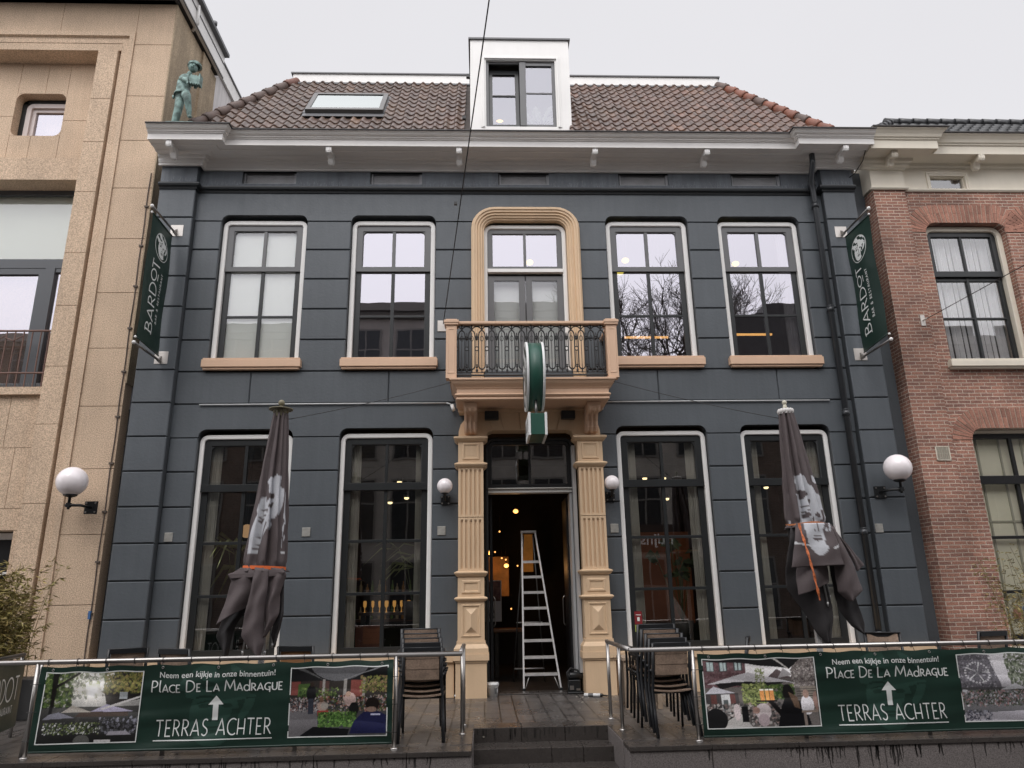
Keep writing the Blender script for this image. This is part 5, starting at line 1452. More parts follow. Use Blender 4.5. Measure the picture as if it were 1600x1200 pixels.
# ================================================================= across the street, behind the camera: seen in the window reflections
def opposite():
    BR2 = brick_mat('opposite_brick', (.16, .11, .09), (.12, .085, .07), (.2, .18, .16), soot=.2)
    PL = M('opposite_plaster', (.38, .355, .33), .8, var=.15); WH = WHITE; DK = M('opposite_glass', (.03, .035, .04), .1)
    def house(name, label, x0, x1, zt, mat, nw, floors, y=-4.0, pitched=False, dark=(.05, .05, .052)):
        e = thing(name, label, 'building', ((x0 + x1) / 2, y, -.6), 'houses across the street')
        m = MB(); m.box(x0, x1, y - 9, y, -.6, zt); m.build('wall', mat, e)
        c = MB(); c.box(x0, x1, y, y + .4, zt - .35, zt); c.box(x0, x1, y, y + .2, zt - .6, zt - .35); c.build('cornice', M('opp_cornice', (.2, .19, .18), .6), e)
        q = (x1 - x0) / nw
        for f in range(floors):
            zb = .2 if f == 0 else 3.6 + (f - 1) * 3.1
            for i in range(nw):
                cx = x0 + q * (i + .5); w = .55; h = 2.2 if f else 2.5
                o = MB(); o.box(cx - w - .08, cx + w + .08, y, y + .05, zb - .08, zb + h + .08); o.box(cx - .03, cx + .03, y + .05, y + .09, zb, zb + h); o.box(cx - w, cx + w, y + .05, y + .08, zb + h * .6, zb + h * .6 + .06)
                wi = o.build('window', M('opp_frame', (.22, .21, .20), .6), e)
                g = MB(); g.box(cx - w, cx - .03, y + .05, y + .07, zb, zb + h * .6); g.box(cx + .03, cx + w, y + .05, y + .07, zb, zb + h * .6); g.box(cx - w, cx - .03, y + .05, y + .07, zb + h * .6 + .06, zb + h); g.box(cx + .03, cx + w, y + .05, y + .07, zb + h * .6 + .06, zb + h)
                g.build('pane', DK, wi)
        if pitched:
            r = MB(); r.prism([(x0 - .9, zt - .6), (x1, zt), (x1, zt + 3.2), (x0 + 2.6, zt + 3.2), (x0 + 2.5, zt + 2.8), (x0 + 1.2, zt + 2.6)], y - 7, y + .2); r.build('roof', M('opp_roof', (.035, .033, .033), .5, var=.3, vs=4), e)
        return e
    house('terraced_house', 'long flat-topped brick house facing the terrace from across the street', -26, -7.5, 12.2, BR2, 9, 4)
    house('terraced_house', 'brown plastered house with grey cornice across the street, mirrored in the left windows', -7.5, 5.3, 13.1, PL, 7, 4)
    house('low_shop', 'lower plastered shop with white lettering across the street, bare tree behind it', 5.3, 9.3, 9.6, M('opposite_plaster_light', (.42, .39, .36), .8, var=.15), 2, 3)
    house('gabled_house', 'dark roofed house across the street, mirrored in the right windows', 9.3, 19, 9.9, BR2, 4, 3, pitched=True)
    house('terraced_house', 'brick house beyond the dark roofed one across the street', 19, 30, 11.5, PL, 5, 4)
    # lettering board above the shop, reads right way round from the terrace and mirrored in the window
    sgn = thing('shop_sign', 'dark board with white lettering over the low brick shop across the street', 'sign', (7.9, -3.9, 3.2))
    b = MB(); b.box(5.35, 8.2, -3.98, -3.9, 2.95, 4.0); b.build('sign_board', M('sign_brown', (.05, .03, .025), .5), sgn)
    t = MB(); w = font_text(t, "'gentijns", lambda a, c: (7.85 - a, -3.885, 3.25 + c), .58, .015)
    t.build('lettering', M('letter_white', (.8, .8, .8), .5), sgn, nrm=False)
    # bare tree
    tr = thing('bare_tree', 'bare leafless tree behind the low shop across the street', 'tree', (9.6, -12.5, -.6))
    tk = MB(); br = MB(); rnd = random.Random(14)
    def grow(p, d, L, r, dep, mb):
        q = p + d * L; mb.tube([tuple(p), tuple(p.lerp(q, .5) + Vector((rnd.uniform(-1, 1), rnd.uniform(-1, 1), 0)) * L * .05), tuple(q)], [r, r * .85, r * .7], 5 if dep > 3 else 3, caps=False)
        if dep == 0: return
        for k in range(3 if dep > 2 else 4):
            v = Vector((rnd.uniform(-1, 1), rnd.uniform(-1, 1), rnd.uniform(-.25, .8))).normalized()
            nd = (d * .75 + v * .75).normalized(); grow(q if k else p.lerp(q, .7), nd, L * rnd.uniform(.6, .82), r * .62, dep - 1, br)
    grow(Vector((9.6, -12.5, -.6)), Vector((0, 0, 1)), 7.6, .26, 0, tk)
    for k in range(4):
        grow(Vector((9.6, -12.5, 6.8)), Vector((.55 * cos(k * 1.57 + .4), .55 * sin(k * 1.57), 1)).normalized(), 4.0, .16, 6, br)
    TW = M('bark', (.06, .05, .045), .9); tk.build('trunk', TW, tr, nrm=False); br.build('branches', TW, tr, nrm=False, weld=False)
opposite()
# ================================================================= street-side objects
def globe_lamp(x, z, r, dy, label, plate=.12, side=0, grp='white globe wall lamps'):
    e = thing('globe_wall_lamp', label, 'wall lamp', (x, 11.99, z - r * 2.2), grp)
    yw = 11.87 if side else 12.0
    yc = yw - dy
    m = MB(); m.sphere((x, yc, z), r, 36, 24); m.build('globe', OPAL, e)
    s = MB(); s.lathe([(r * .42, z - r * .99), (r * .46, z - r * .90), (r * .30, z - r * 1.05), (.022, z - r * 1.1), (.02, z - r * 1.9), (.0, z - r * 1.9)], x, yc, 20)
    s.build('lamp_stem', BLACKM, e)
    za = z - r * 1.62; xp = x + side
    a = MB()
    if side: a.tube([(x - .05 * (1 if side > 0 else -1), yc, za), (x, yc, za), (xp, yc + .04, za), (xp, yw - .02, za)], .022, 8); a.box(x - .03, x + .03, yc - .03, yc + .03, za - .035, za + .035)
    else: a.tube([(x, yc, za), (x, yw - .02, za)], .016, 8)
    a.build('lamp_arm', BLACKM, e)
    p = MB(); p.box(xp - plate, xp + plate, yw - .022, yw, za - plate, za + plate); pl = p.build('wall_plate', BLACKM, e, bev=.004)
    b = MB()
    for sx in (-1, 1):
        for sz in (-1, 1): b.tube([(xp + sx * plate * .7, yw - .034, za + sz * plate * .7), (xp + sx * plate * .7, yw - .022, za + sz * plate * .7)], .014, 8)
    b.build('bolt', STEEL, pl)
globe_lamp(-6.36, 3.27, .225, .36, 'large white globe lamp on a black bracket on the tan stone wall', .10, .16)
globe_lamp(6.72, 3.34, .215, .36, 'large white globe lamp right of the drainpipe on the grey wall', .10, -.16)
globe_lamp(-.62, 3.17, .125, .22, 'small white globe lamp left of the portico beside the second window', .075)
globe_lamp(2.09, 3.19, .122, .22, 'small white globe lamp right of the portico beside the third window', .075)

# small metal plates screwed to the grey wall
for x, z, y, lb in ((-2.84, 2.50, 11.998, 'small square metal plate between the first two ground-floor windows'), (-.68, 2.49, 11.998, 'small square metal plate below the globe lamp left of the portico'),
                 (2.13, 2.49, 11.998, 'small square metal plate below the globe lamp right of the portico'), (6.45, 2.42, 11.868, 'small square metal plate below the large globe lamp by the drainpipe'), (-5.0, 2.45, 11.998, 'small square metal plate on the far left of the grey wall')):
    m = MB(); m.box(x - .065, x + .065, y - .012, y, z - .08, z + .06); m.usec = False
    tag(m.build('metal_plate', M('dull_plate', (.42, .41, .38), .45, metal=.6, var=.25, vs=9), None, origin=(x, y, z - .08), bev=.003), lb, 'plate', 'small metal plates on the wall')

# ---- banners on poles
def pole_flag(x, sgn, label):
    """sgn +1: printed face seen from the right (left banner), -1: from the left (right banner)"""
    yw = 11.87; e = thing('banner_flag', label, 'banner', (x, yw, 5.3), 'green banners on poles beside the facade')
    zt, zb = 7.70, 5.33
    for z, nm in ((zt, 1), (zb, 0)):
        p = MB(); p.box(x - .11, x + .11, yw - .008, yw, z - .04, z + .18)
        pl = p.build('wall_plate', M('plate_white', (.62, .58, .54), .35, metal=.3, var=.15), e, bev=.004)
        g = MB(); g.prism([(yw - .008, z + .10), (yw - .008, z - .03), (yw - .14, z - .03)], x - .012, x + .012, 'yz'); g.build('gusset', STEEL_D, pl)
        q = MB(); q.tube([(x, yw - .01, z), (x, 10.90, z)], .019, 12); q.build('flag_pole', STEEL_D if nm else STEEL_D, e)
        q = MB(); q.sphere((x, 10.885, z), .03, 12, 8); q.sphere((x, 10.91, z + (-.10 if nm else .10)), .02, 10, 6); q.build('finial', WHITE, e)
    Y0, Y1 = (10.93, 11.74) if sgn > 0 else (11.74, 10.93)
    Z0, Z1 = 5.44, 7.60
    def P(u, v, off=0.0):
        bulge = .035 * sin(pi * v) * sin(pi * u) + .012 * sin(v * 9 + u * 2)
        return (x + sgn * (bulge + off), Y0 + (Y1 - Y0) * u, Z0 + (Z1 - Z0) * v - .05 * (1 - v) * (u if sgn > 0 else (1 - u)) )
    c = MB(); n, k = 14, 30
    c.strips([[P(i / n, j / k) for i in range(n + 1)] for j in range(k + 1)], smooth=True)
    cl = c.build('flag_cloth', GREEN, e, nrm=False)
    r = MB(); r.tube([P(0, 1.0), P(1, 1.0)], .012, 8); r.tube([P(0, 0), P(1, 0)], .012, 8); r.build('hem_rod', GREEN, e)
    H = Z1 - Z0; W = abs(Y1 - Y0)
    t = MB(); O = .006
    polys, w = stroke_text('BARDOT', gap=.13)
    # the O of the logo sits small with a bar under it
    L = .56 * H / w; cap = .245 / L if False else None
    sc = .57 / w; hs = .27
    T = lambda a, b: P(.52 - b * hs, .10 + a * sc, O)
    polys2 = []
    polys, w = stroke_text('BARD', gap=.13)
    x0 = w + .13; small, ws = stroke_text('O', gap=0); polys += [[(x0 + a * .72, .30 + b * .70) for a, b in p] for p in small]; polys += [[(x0 + .12, .06), (x0 + .50, .06)]]
    tt, _ = stroke_text('T'); polys += [[(x0 + .66 + a * .95, b) for a, b in p] for p in tt]; w = x0 + .66 + .55
    sc = .57 / w
    ribbons(t, polys, .085, lambda a, b: P(.50 - b * .27, .10 + a * sc, O))
    st = MB(); polys, w = stroke_text('BAR & RESTAURANT', gap=.34); sc2 = .40 / w
    ribbons(st, polys, .15, lambda a, b: P(.68 - b * .075, .20 + a * sc2, O))
    for m_, nm in ((t, 'lettering'), (st, 'small_lettering')): m_.build(nm, PRINT_W, cl, nrm=False)
    em = MB(); oc = [(.5 + .30 * cos(a * pi / 16), .80 + .112 * sin(a * pi / 16)) for a in range(32)]
    em.strips([[P(a, b, O) for a, b in oc], [P(.5 + (a - .5) * .94, .80 + (b - .80) * .95, O) for a, b in oc]], closed=True)
    nu, nv = 46, 62
    for i in range(nu):
        for j in range(nv):
            u, v = (i + .5) / nu, (j + .5) / nv
            if ((u - .5) / .46) ** 2 + ((v - .5) / .5) ** 2 > 1: continue
            if face_mask(u, v):
                f = lambda a, b: P(.5 + (a - .5) * .60, .80 + (b - .5) * .21, O)
                em.add([f(i / nu, j / nv), f((i + 1) / nu, j / nv), f((i + 1) / nu, (j + 1) / nv), f(i / nu, (j + 1) / nv)], [(0, 1, 2, 3)])
    em.build('emblem', PRINT_W, cl, nrm=False)
pole_flag(-5.40, 1, 'tall green banner with white lettering and emblem, beside the tan stone building')
pole_flag(6.60, -1, 'tall green banner with white lettering and emblem, beside the brick house')

# ---- projecting round sign seen edge on
def round_sign():
    e = thing('projecting_sign', 'round green and white lightbox projecting from the balcony, seen edge on', 'sign', (.78, 10.6, 3.63))
    xc, yc, zc, R, w = .775, 10.57, 4.63, .53, .135
    def ring(x0, x1, r, mat, nm, par):
        m = MB(); n = 56
        pts = [[(x, yc + r * cos(2 * pi * k / n), zc + r * sin(2 * pi * k / n)) for k in range(n)] for x in (x0, x1)]
        m.strips(pts, closed=True, smooth=True); m.add(pts[0], [tuple(range(n))]); m.add(pts[1], [tuple(range(n))])
        return m.build(nm, mat, par)
    WT = M('trim_white', (.72, .73, .72), .4, streak=.08)
    ring(xc - w + .035, xc + w - .035, R - .012, GREEN_SIGN, 'sign_body', e)
    ring(xc - w, xc - w + .035, R, WT, 'sign_trim', e); ring(xc + w - .035, xc + w, R, WT, 'sign_trim', e)
    f = MB(); nu = 46
    for i in range(nu):
        for j in range(nu):
            u, v = (i + .5) / nu, (j + .5) / nu
            if (u - .5) ** 2 + (v - .5) ** 2 > .24: continue
            if not face_mask(u, v):
                for sx in (-1, 1):
                    q = lambda a, b: (xc + sx * (w + .004), yc - sx * (a - .5) * 2 * (R - .05) * -1, zc + (b - .5) * 2 * (R - .05))
                    f.add([q(i / nu, j / nu), q((i + 1) / nu, j / nu), q((i + 1) / nu, (j + 1) / nu), q(i / nu, (j + 1) / nu)], [(0, 1, 2, 3)])
    f.build('emblem', GREEN, e, nrm=False)
    b = MB(); b.box(xc - w + .035, xc + w - .035, 10.04, 10.66, 3.63, 3.94); b.build('lower_box', GREEN_SIGN, e, bev=.004)
    for x0, x1 in ((xc - w, xc - w + .035), (xc + w - .035, xc + w)):
        b = MB(); b.box(x0, x1, 10.03, 10.67, 3.62, 3.95); b.build('sign_trim', WT, e, bev=.004)
    t = MB()
    for sx in (-1, 1):
        polys, wd = stroke_text('BARDOT', gap=.14); s = .5 / wd
        ribbons(t, polys, .10, (lambda a, c, sx=sx: (xc + sx * (w + .004), (10.10 + a * s) if sx > 0 else (10.60 - a * s), 3.72 + c * .13)))
    t.build('lettering', GREEN, e, nrm=False)
    p = MB(); p.tube([(xc, 10.3, 3.93), (xc, 10.3, 4.2)], .02, 8); p.box(xc - .02, xc + .02, 11.05, 11.12, 4.55, 4.75); p.tube([(xc, 10.9, 4.9), (xc, 11.12, 4.82)], .02, 8); p.build('bracket', STEEL_D, e)
round_sign()

# ---- furled parasols
def parasol(x, y, ztop, seed, label, lean, flat_cap, tie_z, wide, flaps, strap_tail):
    e = thing('furled_parasol', label, 'parasol', (x, y, 0), 'furled parasols on the terrace')
    HX, VZ = .0088, .0077                    # metres per unit of the flap pattern
    xc = x + lean
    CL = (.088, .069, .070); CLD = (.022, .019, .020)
    def dye(X, Y, Z):
        """printed face, white line; pattern units from the middle of the strap"""
        if Y > y - .02: return CL
        dx, dy = (X - xc) / HX, (tie_z - Z) / VZ          # dy positive downwards
        if seed == 1:
            le = -27 + (-16 - dy) * .22
            if -146 < dy < -20:
                v = .12 + (-14 - dy) / 132 * .86
                if le < dx < le + 25 + 6 * sin(dy * .05): u = .20 + (dx - le) / 62
                elif dx > 24: u = .62 + (dx - 24) / 30
                else: return CL
                if face_mask(u, min(.99, v)): return (.48, .49, .52)
            if abs(dy + 27 + .35 * (dx + 5) * (1 if dx > -12 else -.8)) < 1.3 and (-18 < dx < 0): return (.62, .62, .63)
            if abs(dy + 25 - .5 * (dx - 22)) < 1.3 and dx > 18: return (.62, .62, .63)
        else:
            if -80 < dy < 52:
                v = .04 + (52 - dy) / 132 * .94
                if -17 < dx < 21: u = .24 + (dx + 17) / 68
                elif dx < -23 and dy < 0: u = .05 + (dx + 34) / 34
                elif dx >= 21 and dy < -5: u = .82 + (dx - 21) / 60
                else: u = -1
                if u > 0 and face_mask(u, min(.99, max(0.01, v))): return (.48, .49, .52)
            if abs(dy - 38 - .22 * (dx + 5)) < 1.3 and dx < 12 or abs(dy - 38 + .6 * (dx - 26)) < 1.4 and 18 < dx < 36: return (.62, .62, .63)
        return CL
    rnd = random.Random(seed)
    NT, NZ = 252, 90; n = NT
    c = MB(); c.usec = True
    zt, z1 = ztop - .16, tie_z - .045
    V, C = [], []
    NP = 8
    for j in range(NZ + 1):
        t = j / NZ; z = zt + (z1 - zt) * t; k = (zt - z) / (zt - tie_z)
        R = .095 + (wide + .012 - .095) * min(1, k) ** .9
        pin = max(0, 1 - abs(z - tie_z) / .07); R -= .03 * pin
        if z < tie_z: R += .9 * (tie_z - z)
        for i in range(n):
            th = 2 * pi * i / n
            w = th * NP / (2 * pi) + .35 * sin(th + seed) + .20 * sin(2 * th + 1.3 * seed) + .10 * sin(z * 2.1 + seed) + .04 * sin(z * 6 + 2 * th)
            f = w % 1.0
            d = (.36 + .16 * sin(int(w) * 2.4 + seed)) * (1 - .5 * pin)
            r = R * (1 - d * (1 - f) ** 1.6 - .10 * d * sin(f * pi * 2.0))
            if f > .94: r *= 1 - d * .9 * ((f - .94) / .06) ** 2
            r += (.005 * sin(th * 9 + z * 7) + .004 * sin(th * 4 - z * 15)) * min(1, k * 1.3) + (.01 * sin(th * 11 + z * 30)) * pin
            X, Y, Z = x + lean * min(1, max(0, k)) + r * cos(th), y + r * sin(th), z
            V.append((X, Y, Z)); C.append(dye(X, Y, Z))
    F = [(j * n + i, j * n + (i + 1) % n, (j + 1) * n + (i + 1) % n, (j + 1) * n + i) for j in range(NZ) for i in range(n)]
    c.v, c.f, c.c, c.sm = V, F, C, [True] * len(F)
    CM = M('parasol_cloth', (.09, .07, .07), .75, attr=True, var=.08, vs=5, speck=.12, ss=160, bump=.3, bs=90)
    cl = c.build('canopy', CM, e, weld=False)
    so = cl.modifiers.new('thickness', 'SOLIDIFY'); so.thickness = .004
    # hanging corners of the cloth below the strap
    def lerp_poly(P, t):
        q = t * (len(P) - 1); i = min(len(P) - 2, int(q)); f = q - i
        f2 = f
        return (P[i][0] + (P[i + 1][0] - P[i][0]) * f2, P[i][1] + (P[i + 1][1] - P[i][1]) * f2)
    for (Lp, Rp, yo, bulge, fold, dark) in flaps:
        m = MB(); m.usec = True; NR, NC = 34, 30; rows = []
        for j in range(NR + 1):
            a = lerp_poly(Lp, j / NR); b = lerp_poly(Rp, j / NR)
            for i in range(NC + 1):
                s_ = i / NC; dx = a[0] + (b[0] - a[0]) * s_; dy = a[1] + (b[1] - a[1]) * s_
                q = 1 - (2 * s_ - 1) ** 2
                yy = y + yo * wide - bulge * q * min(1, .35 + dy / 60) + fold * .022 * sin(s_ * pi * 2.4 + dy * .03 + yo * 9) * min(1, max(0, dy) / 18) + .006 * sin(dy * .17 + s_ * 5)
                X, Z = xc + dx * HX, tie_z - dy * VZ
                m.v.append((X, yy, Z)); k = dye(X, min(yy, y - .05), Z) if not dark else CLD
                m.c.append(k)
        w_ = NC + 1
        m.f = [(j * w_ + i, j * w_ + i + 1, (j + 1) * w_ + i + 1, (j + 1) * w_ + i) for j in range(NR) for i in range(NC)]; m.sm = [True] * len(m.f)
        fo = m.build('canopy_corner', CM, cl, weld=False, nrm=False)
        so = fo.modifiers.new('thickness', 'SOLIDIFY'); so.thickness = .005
    # back of the bundle: a plain hanging skirt
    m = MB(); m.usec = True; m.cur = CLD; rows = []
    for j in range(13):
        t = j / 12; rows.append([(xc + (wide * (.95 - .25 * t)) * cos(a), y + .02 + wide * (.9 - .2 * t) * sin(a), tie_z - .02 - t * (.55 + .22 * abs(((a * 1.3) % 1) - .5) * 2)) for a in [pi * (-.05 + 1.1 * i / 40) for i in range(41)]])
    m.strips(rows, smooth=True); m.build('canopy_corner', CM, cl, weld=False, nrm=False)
    if flat_cap:
        BR_ = M('bronze', (.19, .17, .11), .5, var=.15)
        m = MB(); m.lathe([(0, ztop - .10), (.15, ztop - .108), (.152, ztop - .095), (.05, ztop - .07), (.02, ztop - .06), (.02, ztop - .05)], x, y, 28); m.sphere((x, y, ztop - .015), .042, 14, 10)
        cp = m.build('finial', BR_, e)
        m = MB()
        for k in range(8):
            a = 2 * pi * k / 8; m.tube([(x + .09 * cos(a + s), y + .09 * sin(a + s), ztop - .115 - .035 * sin(pi * q / 6)) for q, s in enumerate([-.35 + .7 * w / 6 for w in range(7)])], .008, 5)
        m.lathe([(.095, ztop - .11), (.08, ztop - .20)], x, y, 20); m.build('hub', BR_, e)
    else:
        IV = M('ivory', (.55, .52, .42), .5)
        m = MB(); m.sphere((x, y, ztop - .03), .032, 12, 8); m.tube([(x, y, ztop - .06), (x, y, ztop - .12)], [.02, .035], 10); m.build('finial', IV, e)
        m = MB()
        for k in range(12):
            a = 2 * pi * k / 12; m.sphere((x + .08 * cos(a), y + .08 * sin(a), ztop - .155), .03, 8, 6, sz=1.3)
        m.lathe([(0, ztop - .10), (.095, ztop - .14), (.095, ztop - .19)], x, y, 20); m.build('hub', M('hub_white', (.62, .6, .58), .5), e)
    mx = x + lean * .3 + (.03 if seed == 2 else .0)
    m = MB(); m.box(mx - .032, mx + .032, y - .03, y + .03, .06, tie_z + .3); m.build('mast', M('mast_grey', (.50, .49, .48), .45, metal=.3, var=.1), e, bev=.008)
    RB = M('rib_grey', (.5, .5, .5), .4, metal=.5)
    for k in range(5):
        a = -pi / 2 + (k - 2) * .62; m = MB(); m.tube([(xc + .07 * cos(a), y + .07 * sin(a), tie_z), (xc + .15 * cos(a) * 1.2, y + .12 * sin(a), tie_z - (.95 - .08 * (k % 3)))], .010, 6)
        q = (xc + .15 * cos(a) * 1.2, y + .12 * sin(a), tie_z - (.95 - .08 * (k % 3))); m.tube([q, (q[0], q[1], q[2] - .05)], [.014, .009], 6); m.build('rib', RB, e)
    m = MB(); m.lathe([(0, 0), (.34, 0), (.34, .05), (.3, .07), (.05, .08), (.05, .3), (0, .3)], x, y, 28); m.build('base', M('base_dark', (.05, .05, .05), .5, metal=.4), e)
    s = MB(); pts = []
    for k in range(48):
        a = 2 * pi * k / 48; rr = wide * .965 + .006; pts.append((xc + rr * cos(a), y + rr * sin(a), tie_z + (-.010 * cos(a) if seed == 1 else .008 * sin(3 * a))))
    hh = .020 if seed == 1 else .010
    s.strips([[(a, b, c_ - hh) for a, b, c_ in pts], [(a, b, c_ + hh) for a, b, c_ in pts]], closed=True, smooth=True)
    st = s.build('strap', M('orange_strap', (.75, .15, .035), .6, var=.1) if seed == 1 else M('orange_strap2', (.50, .18, .07), .6, var=.3, vs=20), e)
    if strap_tail:
        t = MB(); n_ = 22; px = [(-27 + 16 * (i / n_) ** 1.2, 2 + 118 * i / n_) for i in range(n_ + 1)]
        p = [(xc + a * HX, y - wide - .10 - .05 * sin(pi * i / n_), tie_z - b * VZ) for i, (a, b) in enumerate(px)]
        t.strips([[(a - .013 - .005 * sin(i * 1.7), b, c_) for i, (a, b, c_) in enumerate(p)], [(a + .013 + .005 * sin(i * 1.7), b - .008 * cos(i * 1.3), c_) for i, (a, b, c_) in enumerate(p)]]); t.build('strap_end', M('orange_strap3', (.62, .17, .06), .6, var=.45, vs=30), st)
FL1 = [([(-24, -2), (-40, 11), (-34, 14), (-42, 56), (-54, 100), (-54, 102), (-40, 132)], [(-4, 0), (-6, 14), (-8, 30), (-14, 58), (-26, 78), (-32, 90), (-38, 132)], -.35, .03, .8, True),
       ([(-25, 0), (-40, 11), (-36, 20), (-43, 56), (-52, 84)], [(-3, 2), (-4, 15), (-6, 32), (-9, 50), (-12, 58)], -.80, .06, .8, False),
       ([(16, 2), (22, 40), (22, 78), (20, 100), (24, 118)], [(32, 4), (32, 12), (33, 52), (34, 70), (25, 118)], -.45, .03, .6, True),
       ([(13, 0), (13, 30), (11, 74), (13, 90), (14, 102)], [(31, 3), (36, 10), (29, 40), (30, 69), (15, 102)], -.78, .07, .9, False),
       ([(-4, 0), (-6, 32), (-13, 74), (-15, 100), (-6, 116), (8, 130)], [(14, 3), (15, 30), (13, 60), (13, 84), (15, 110), (10, 130)], -1.02, .06, 1.0, False),
       ([(-26, 4), (-41, 10), (-37, 16)], [(30, 4), (36, 8), (33, 13)], -.90, .05, .5, False)]
FL2 = [([(-26, 2), (-42, 70), (-43, 102), (-20, 140), (-8, 168), (4, 186)], [(20, 2), (20, 70), (16, 96), (20, 130), (18, 150), (9, 186)], -.30, .03, 1.2, True),
       ([(18, 30), (24, 70), (26, 110), (30, 138), (44, 160), (58, 172)], [(34, 20), (48, 70), (54, 110), (58, 130), (62, 158), (60, 172)], -.2, .02, .5, True),
       ([(24, 2), (48, 40), (56, 68), (58, 77)], [(30, 2), (42, 22), (62, 55), (69, 67)], -.50, .03, .6, False),
       ([(-20, 30), (-30, 73), (-32, 90), (-32, 112)], [(12, 30), (14, 76), (13, 90), (12, 94)], -.78, .07, 1.1, False),
       ([(18, 10), (24, 71), (24, 108), (38, 122)], [(30, 5), (50, 60), (58, 106), (40, 122)], -.80, .07, 1.0, False),
       ([(-27, 1), (-34, 35), (-42, 70)], [(21, 1), (29, 36), (37, 67)], -1.04, .08, 1.2, False)]
parasol(-2.62, 9.3, 3.93, 1, 'furled brown parasol with printed face and orange strap, left of the doorway', -.06, True, 1.83, .255, FL1, 0)
parasol(4.03, 9.3, 3.90, 2, 'furled brown parasol with white crown and dangling orange strap, right of the doorway', .08, False, 2.26, .245, FL2, 1)

# ---- wires
def wire(pts, label, r=.007, clamps=(), name='cable'):
    P = [Vector(p) for p in pts]
    m = MB(); m.tube(P, r, 6)
    o = m.build(name, M('wire_black', (.015, .015, .016), .5), None, origin=pts[0])
    tag(o, label, 'cable')
    for t in clamps:
        q = P[0].lerp(P[-1], t); k = MB(); k.box(q.x - .012, q.x + .03, q.y - .02, q.y + .02, q.z - .02, q.z + .02); k.build('clamp', BLACKM, o)
def sag(a, b, s, n=12): return [tuple(Vector(a).lerp(Vector(b), i / n) - Vector((0, 0, s * 4 * (i / n) * (1 - i / n)))) for i in range(n + 1)]
a_, b_ = Vector((-.68, 11.95, 6.02)), Vector((.10, 5.0, 6.28))
wire([tuple(a_), (.09, 6.0, 7.24), (.35, 2.5, 8.4)], 'thin black overhead cable crossing the sky in front of the roof dormer', .008, (.45, .51, .3))
m = MB(); m.box(-.78, -.60, 11.985, 12.0, 5.90, 6.10); tag(m.build('anchor_plate', M('plate_white', (.62, .58, .54)), None, origin=(-.69, 12, 5.9), bev=.003), 'white metal anchor plate beside the left balcony post', 'plate')
m = MB(); m.box(7.74, 7.82, 11.785, 11.80, 5.90, 6.10); m.tube([(7.78, 11.79, 6.0), (7.80, 11.70, 6.0)], .015, 6); tag(m.build('anchor_plate', M('plate_white', (.62, .58, .54)), None, origin=(7.78, 11.8, 5.9), bev=.003), 'narrow metal anchor plate on the brick pier', 'plate')
wire([(7.80, 11.72, 6.0), (7.55, 9.0, 5.75), (7.1, 5, 5.5)], 'thin black cable running out from the brick pier to the right', .007)
wire(sag((-.45, 11.15, 4.74), (-2.55, 9.4, 3.72), .03), 'thin cable from the balcony to the left parasol', .005)
wire(sag((2.05, 11.15, 4.74), (3.97, 9.4, 3.68), .03), 'thin cable from the balcony to the right parasol', .005)
wire([(7.1, 11.3, 9.45), (7.08, 11.6, 9.1), (7.0, 11.8, 8.95), (6.9, 11.9, 8.9)], 'short black cable hanging from the cornice end at the right', .008)
for x0, x1, s, lb in ((-4.73, -.62, 1, 'slim white conduit with a spotlight end above the left ground-floor windows'), (2.10, 5.99, -1, 'slim white conduit with a spotlight end above the right ground-floor windows')):
    e = thing('light_conduit', lb, 'conduit', (x0, 11.96, 4.6), 'white conduits above the ground-floor windows')
    m = MB(); m.tube([(x0, 11.975, 4.605), (x1, 11.975, 4.605)], .013, 8)
    if s > 0: m.tube([(x1, 11.975, 4.605), (x1 + .06, 11.97, 4.59), (x1 + .09, 11.96, 4.55)], .013, 8)
    m.build('conduit', M('conduit_grey', (.5, .51, .51), .4), e)
    xe = x1 + .10 if s > 0 else x0 - .06
    m = MB(); m.tube([(xe, 11.95, 4.56), (xe + .03 * s, 11.92, 4.46)], .03, 10); m.build('spot_head', WHITE, e)

# ---- statue on the cornice
def skin(name, verts, edges, radii, mat, parent, sub=2, root=0):
    me = bpy.data.meshes.new(name); me.from_pydata([tuple(v) for v in verts], edges, [])
    o = bpy.data.objects.new(name, me); COL.objects.link(o)
    md = o.modifiers.new('skin', 'SKIN'); md.use_smooth_shade = True; md.use_x_symmetry = False
    sv = me.skin_vertices[0].data if me.skin_vertices else None
    if sv is None:
        bm = bmesh.new(); bm.from_mesh(me); bm.verts.layers.skin.verify(); bm.to_mesh(me); bm.free(); sv = me.skin_vertices[0].data
    for i, r in enumerate(radii):
        r = r if isinstance(r, tuple) else (r, r); sv[i].radius = r; sv[i].use_root = (i == root)
    s = o.modifiers.new('sub', 'SUBSURF'); s.levels = sub; s.render_levels = sub
    dg = bpy.context.evaluated_depsgraph_get(); dg.update()
    m2 = bpy.data.meshes.new_from_object(o.evaluated_get(dg)); o.modifiers.clear(); o.data = m2; m2.name = name
    m2.materials.clear(); m2.materials.append(mat)
    m2.polygons.foreach_set('use_smooth', [True] * len(m2.polygons))
    o.parent = parent
    return o
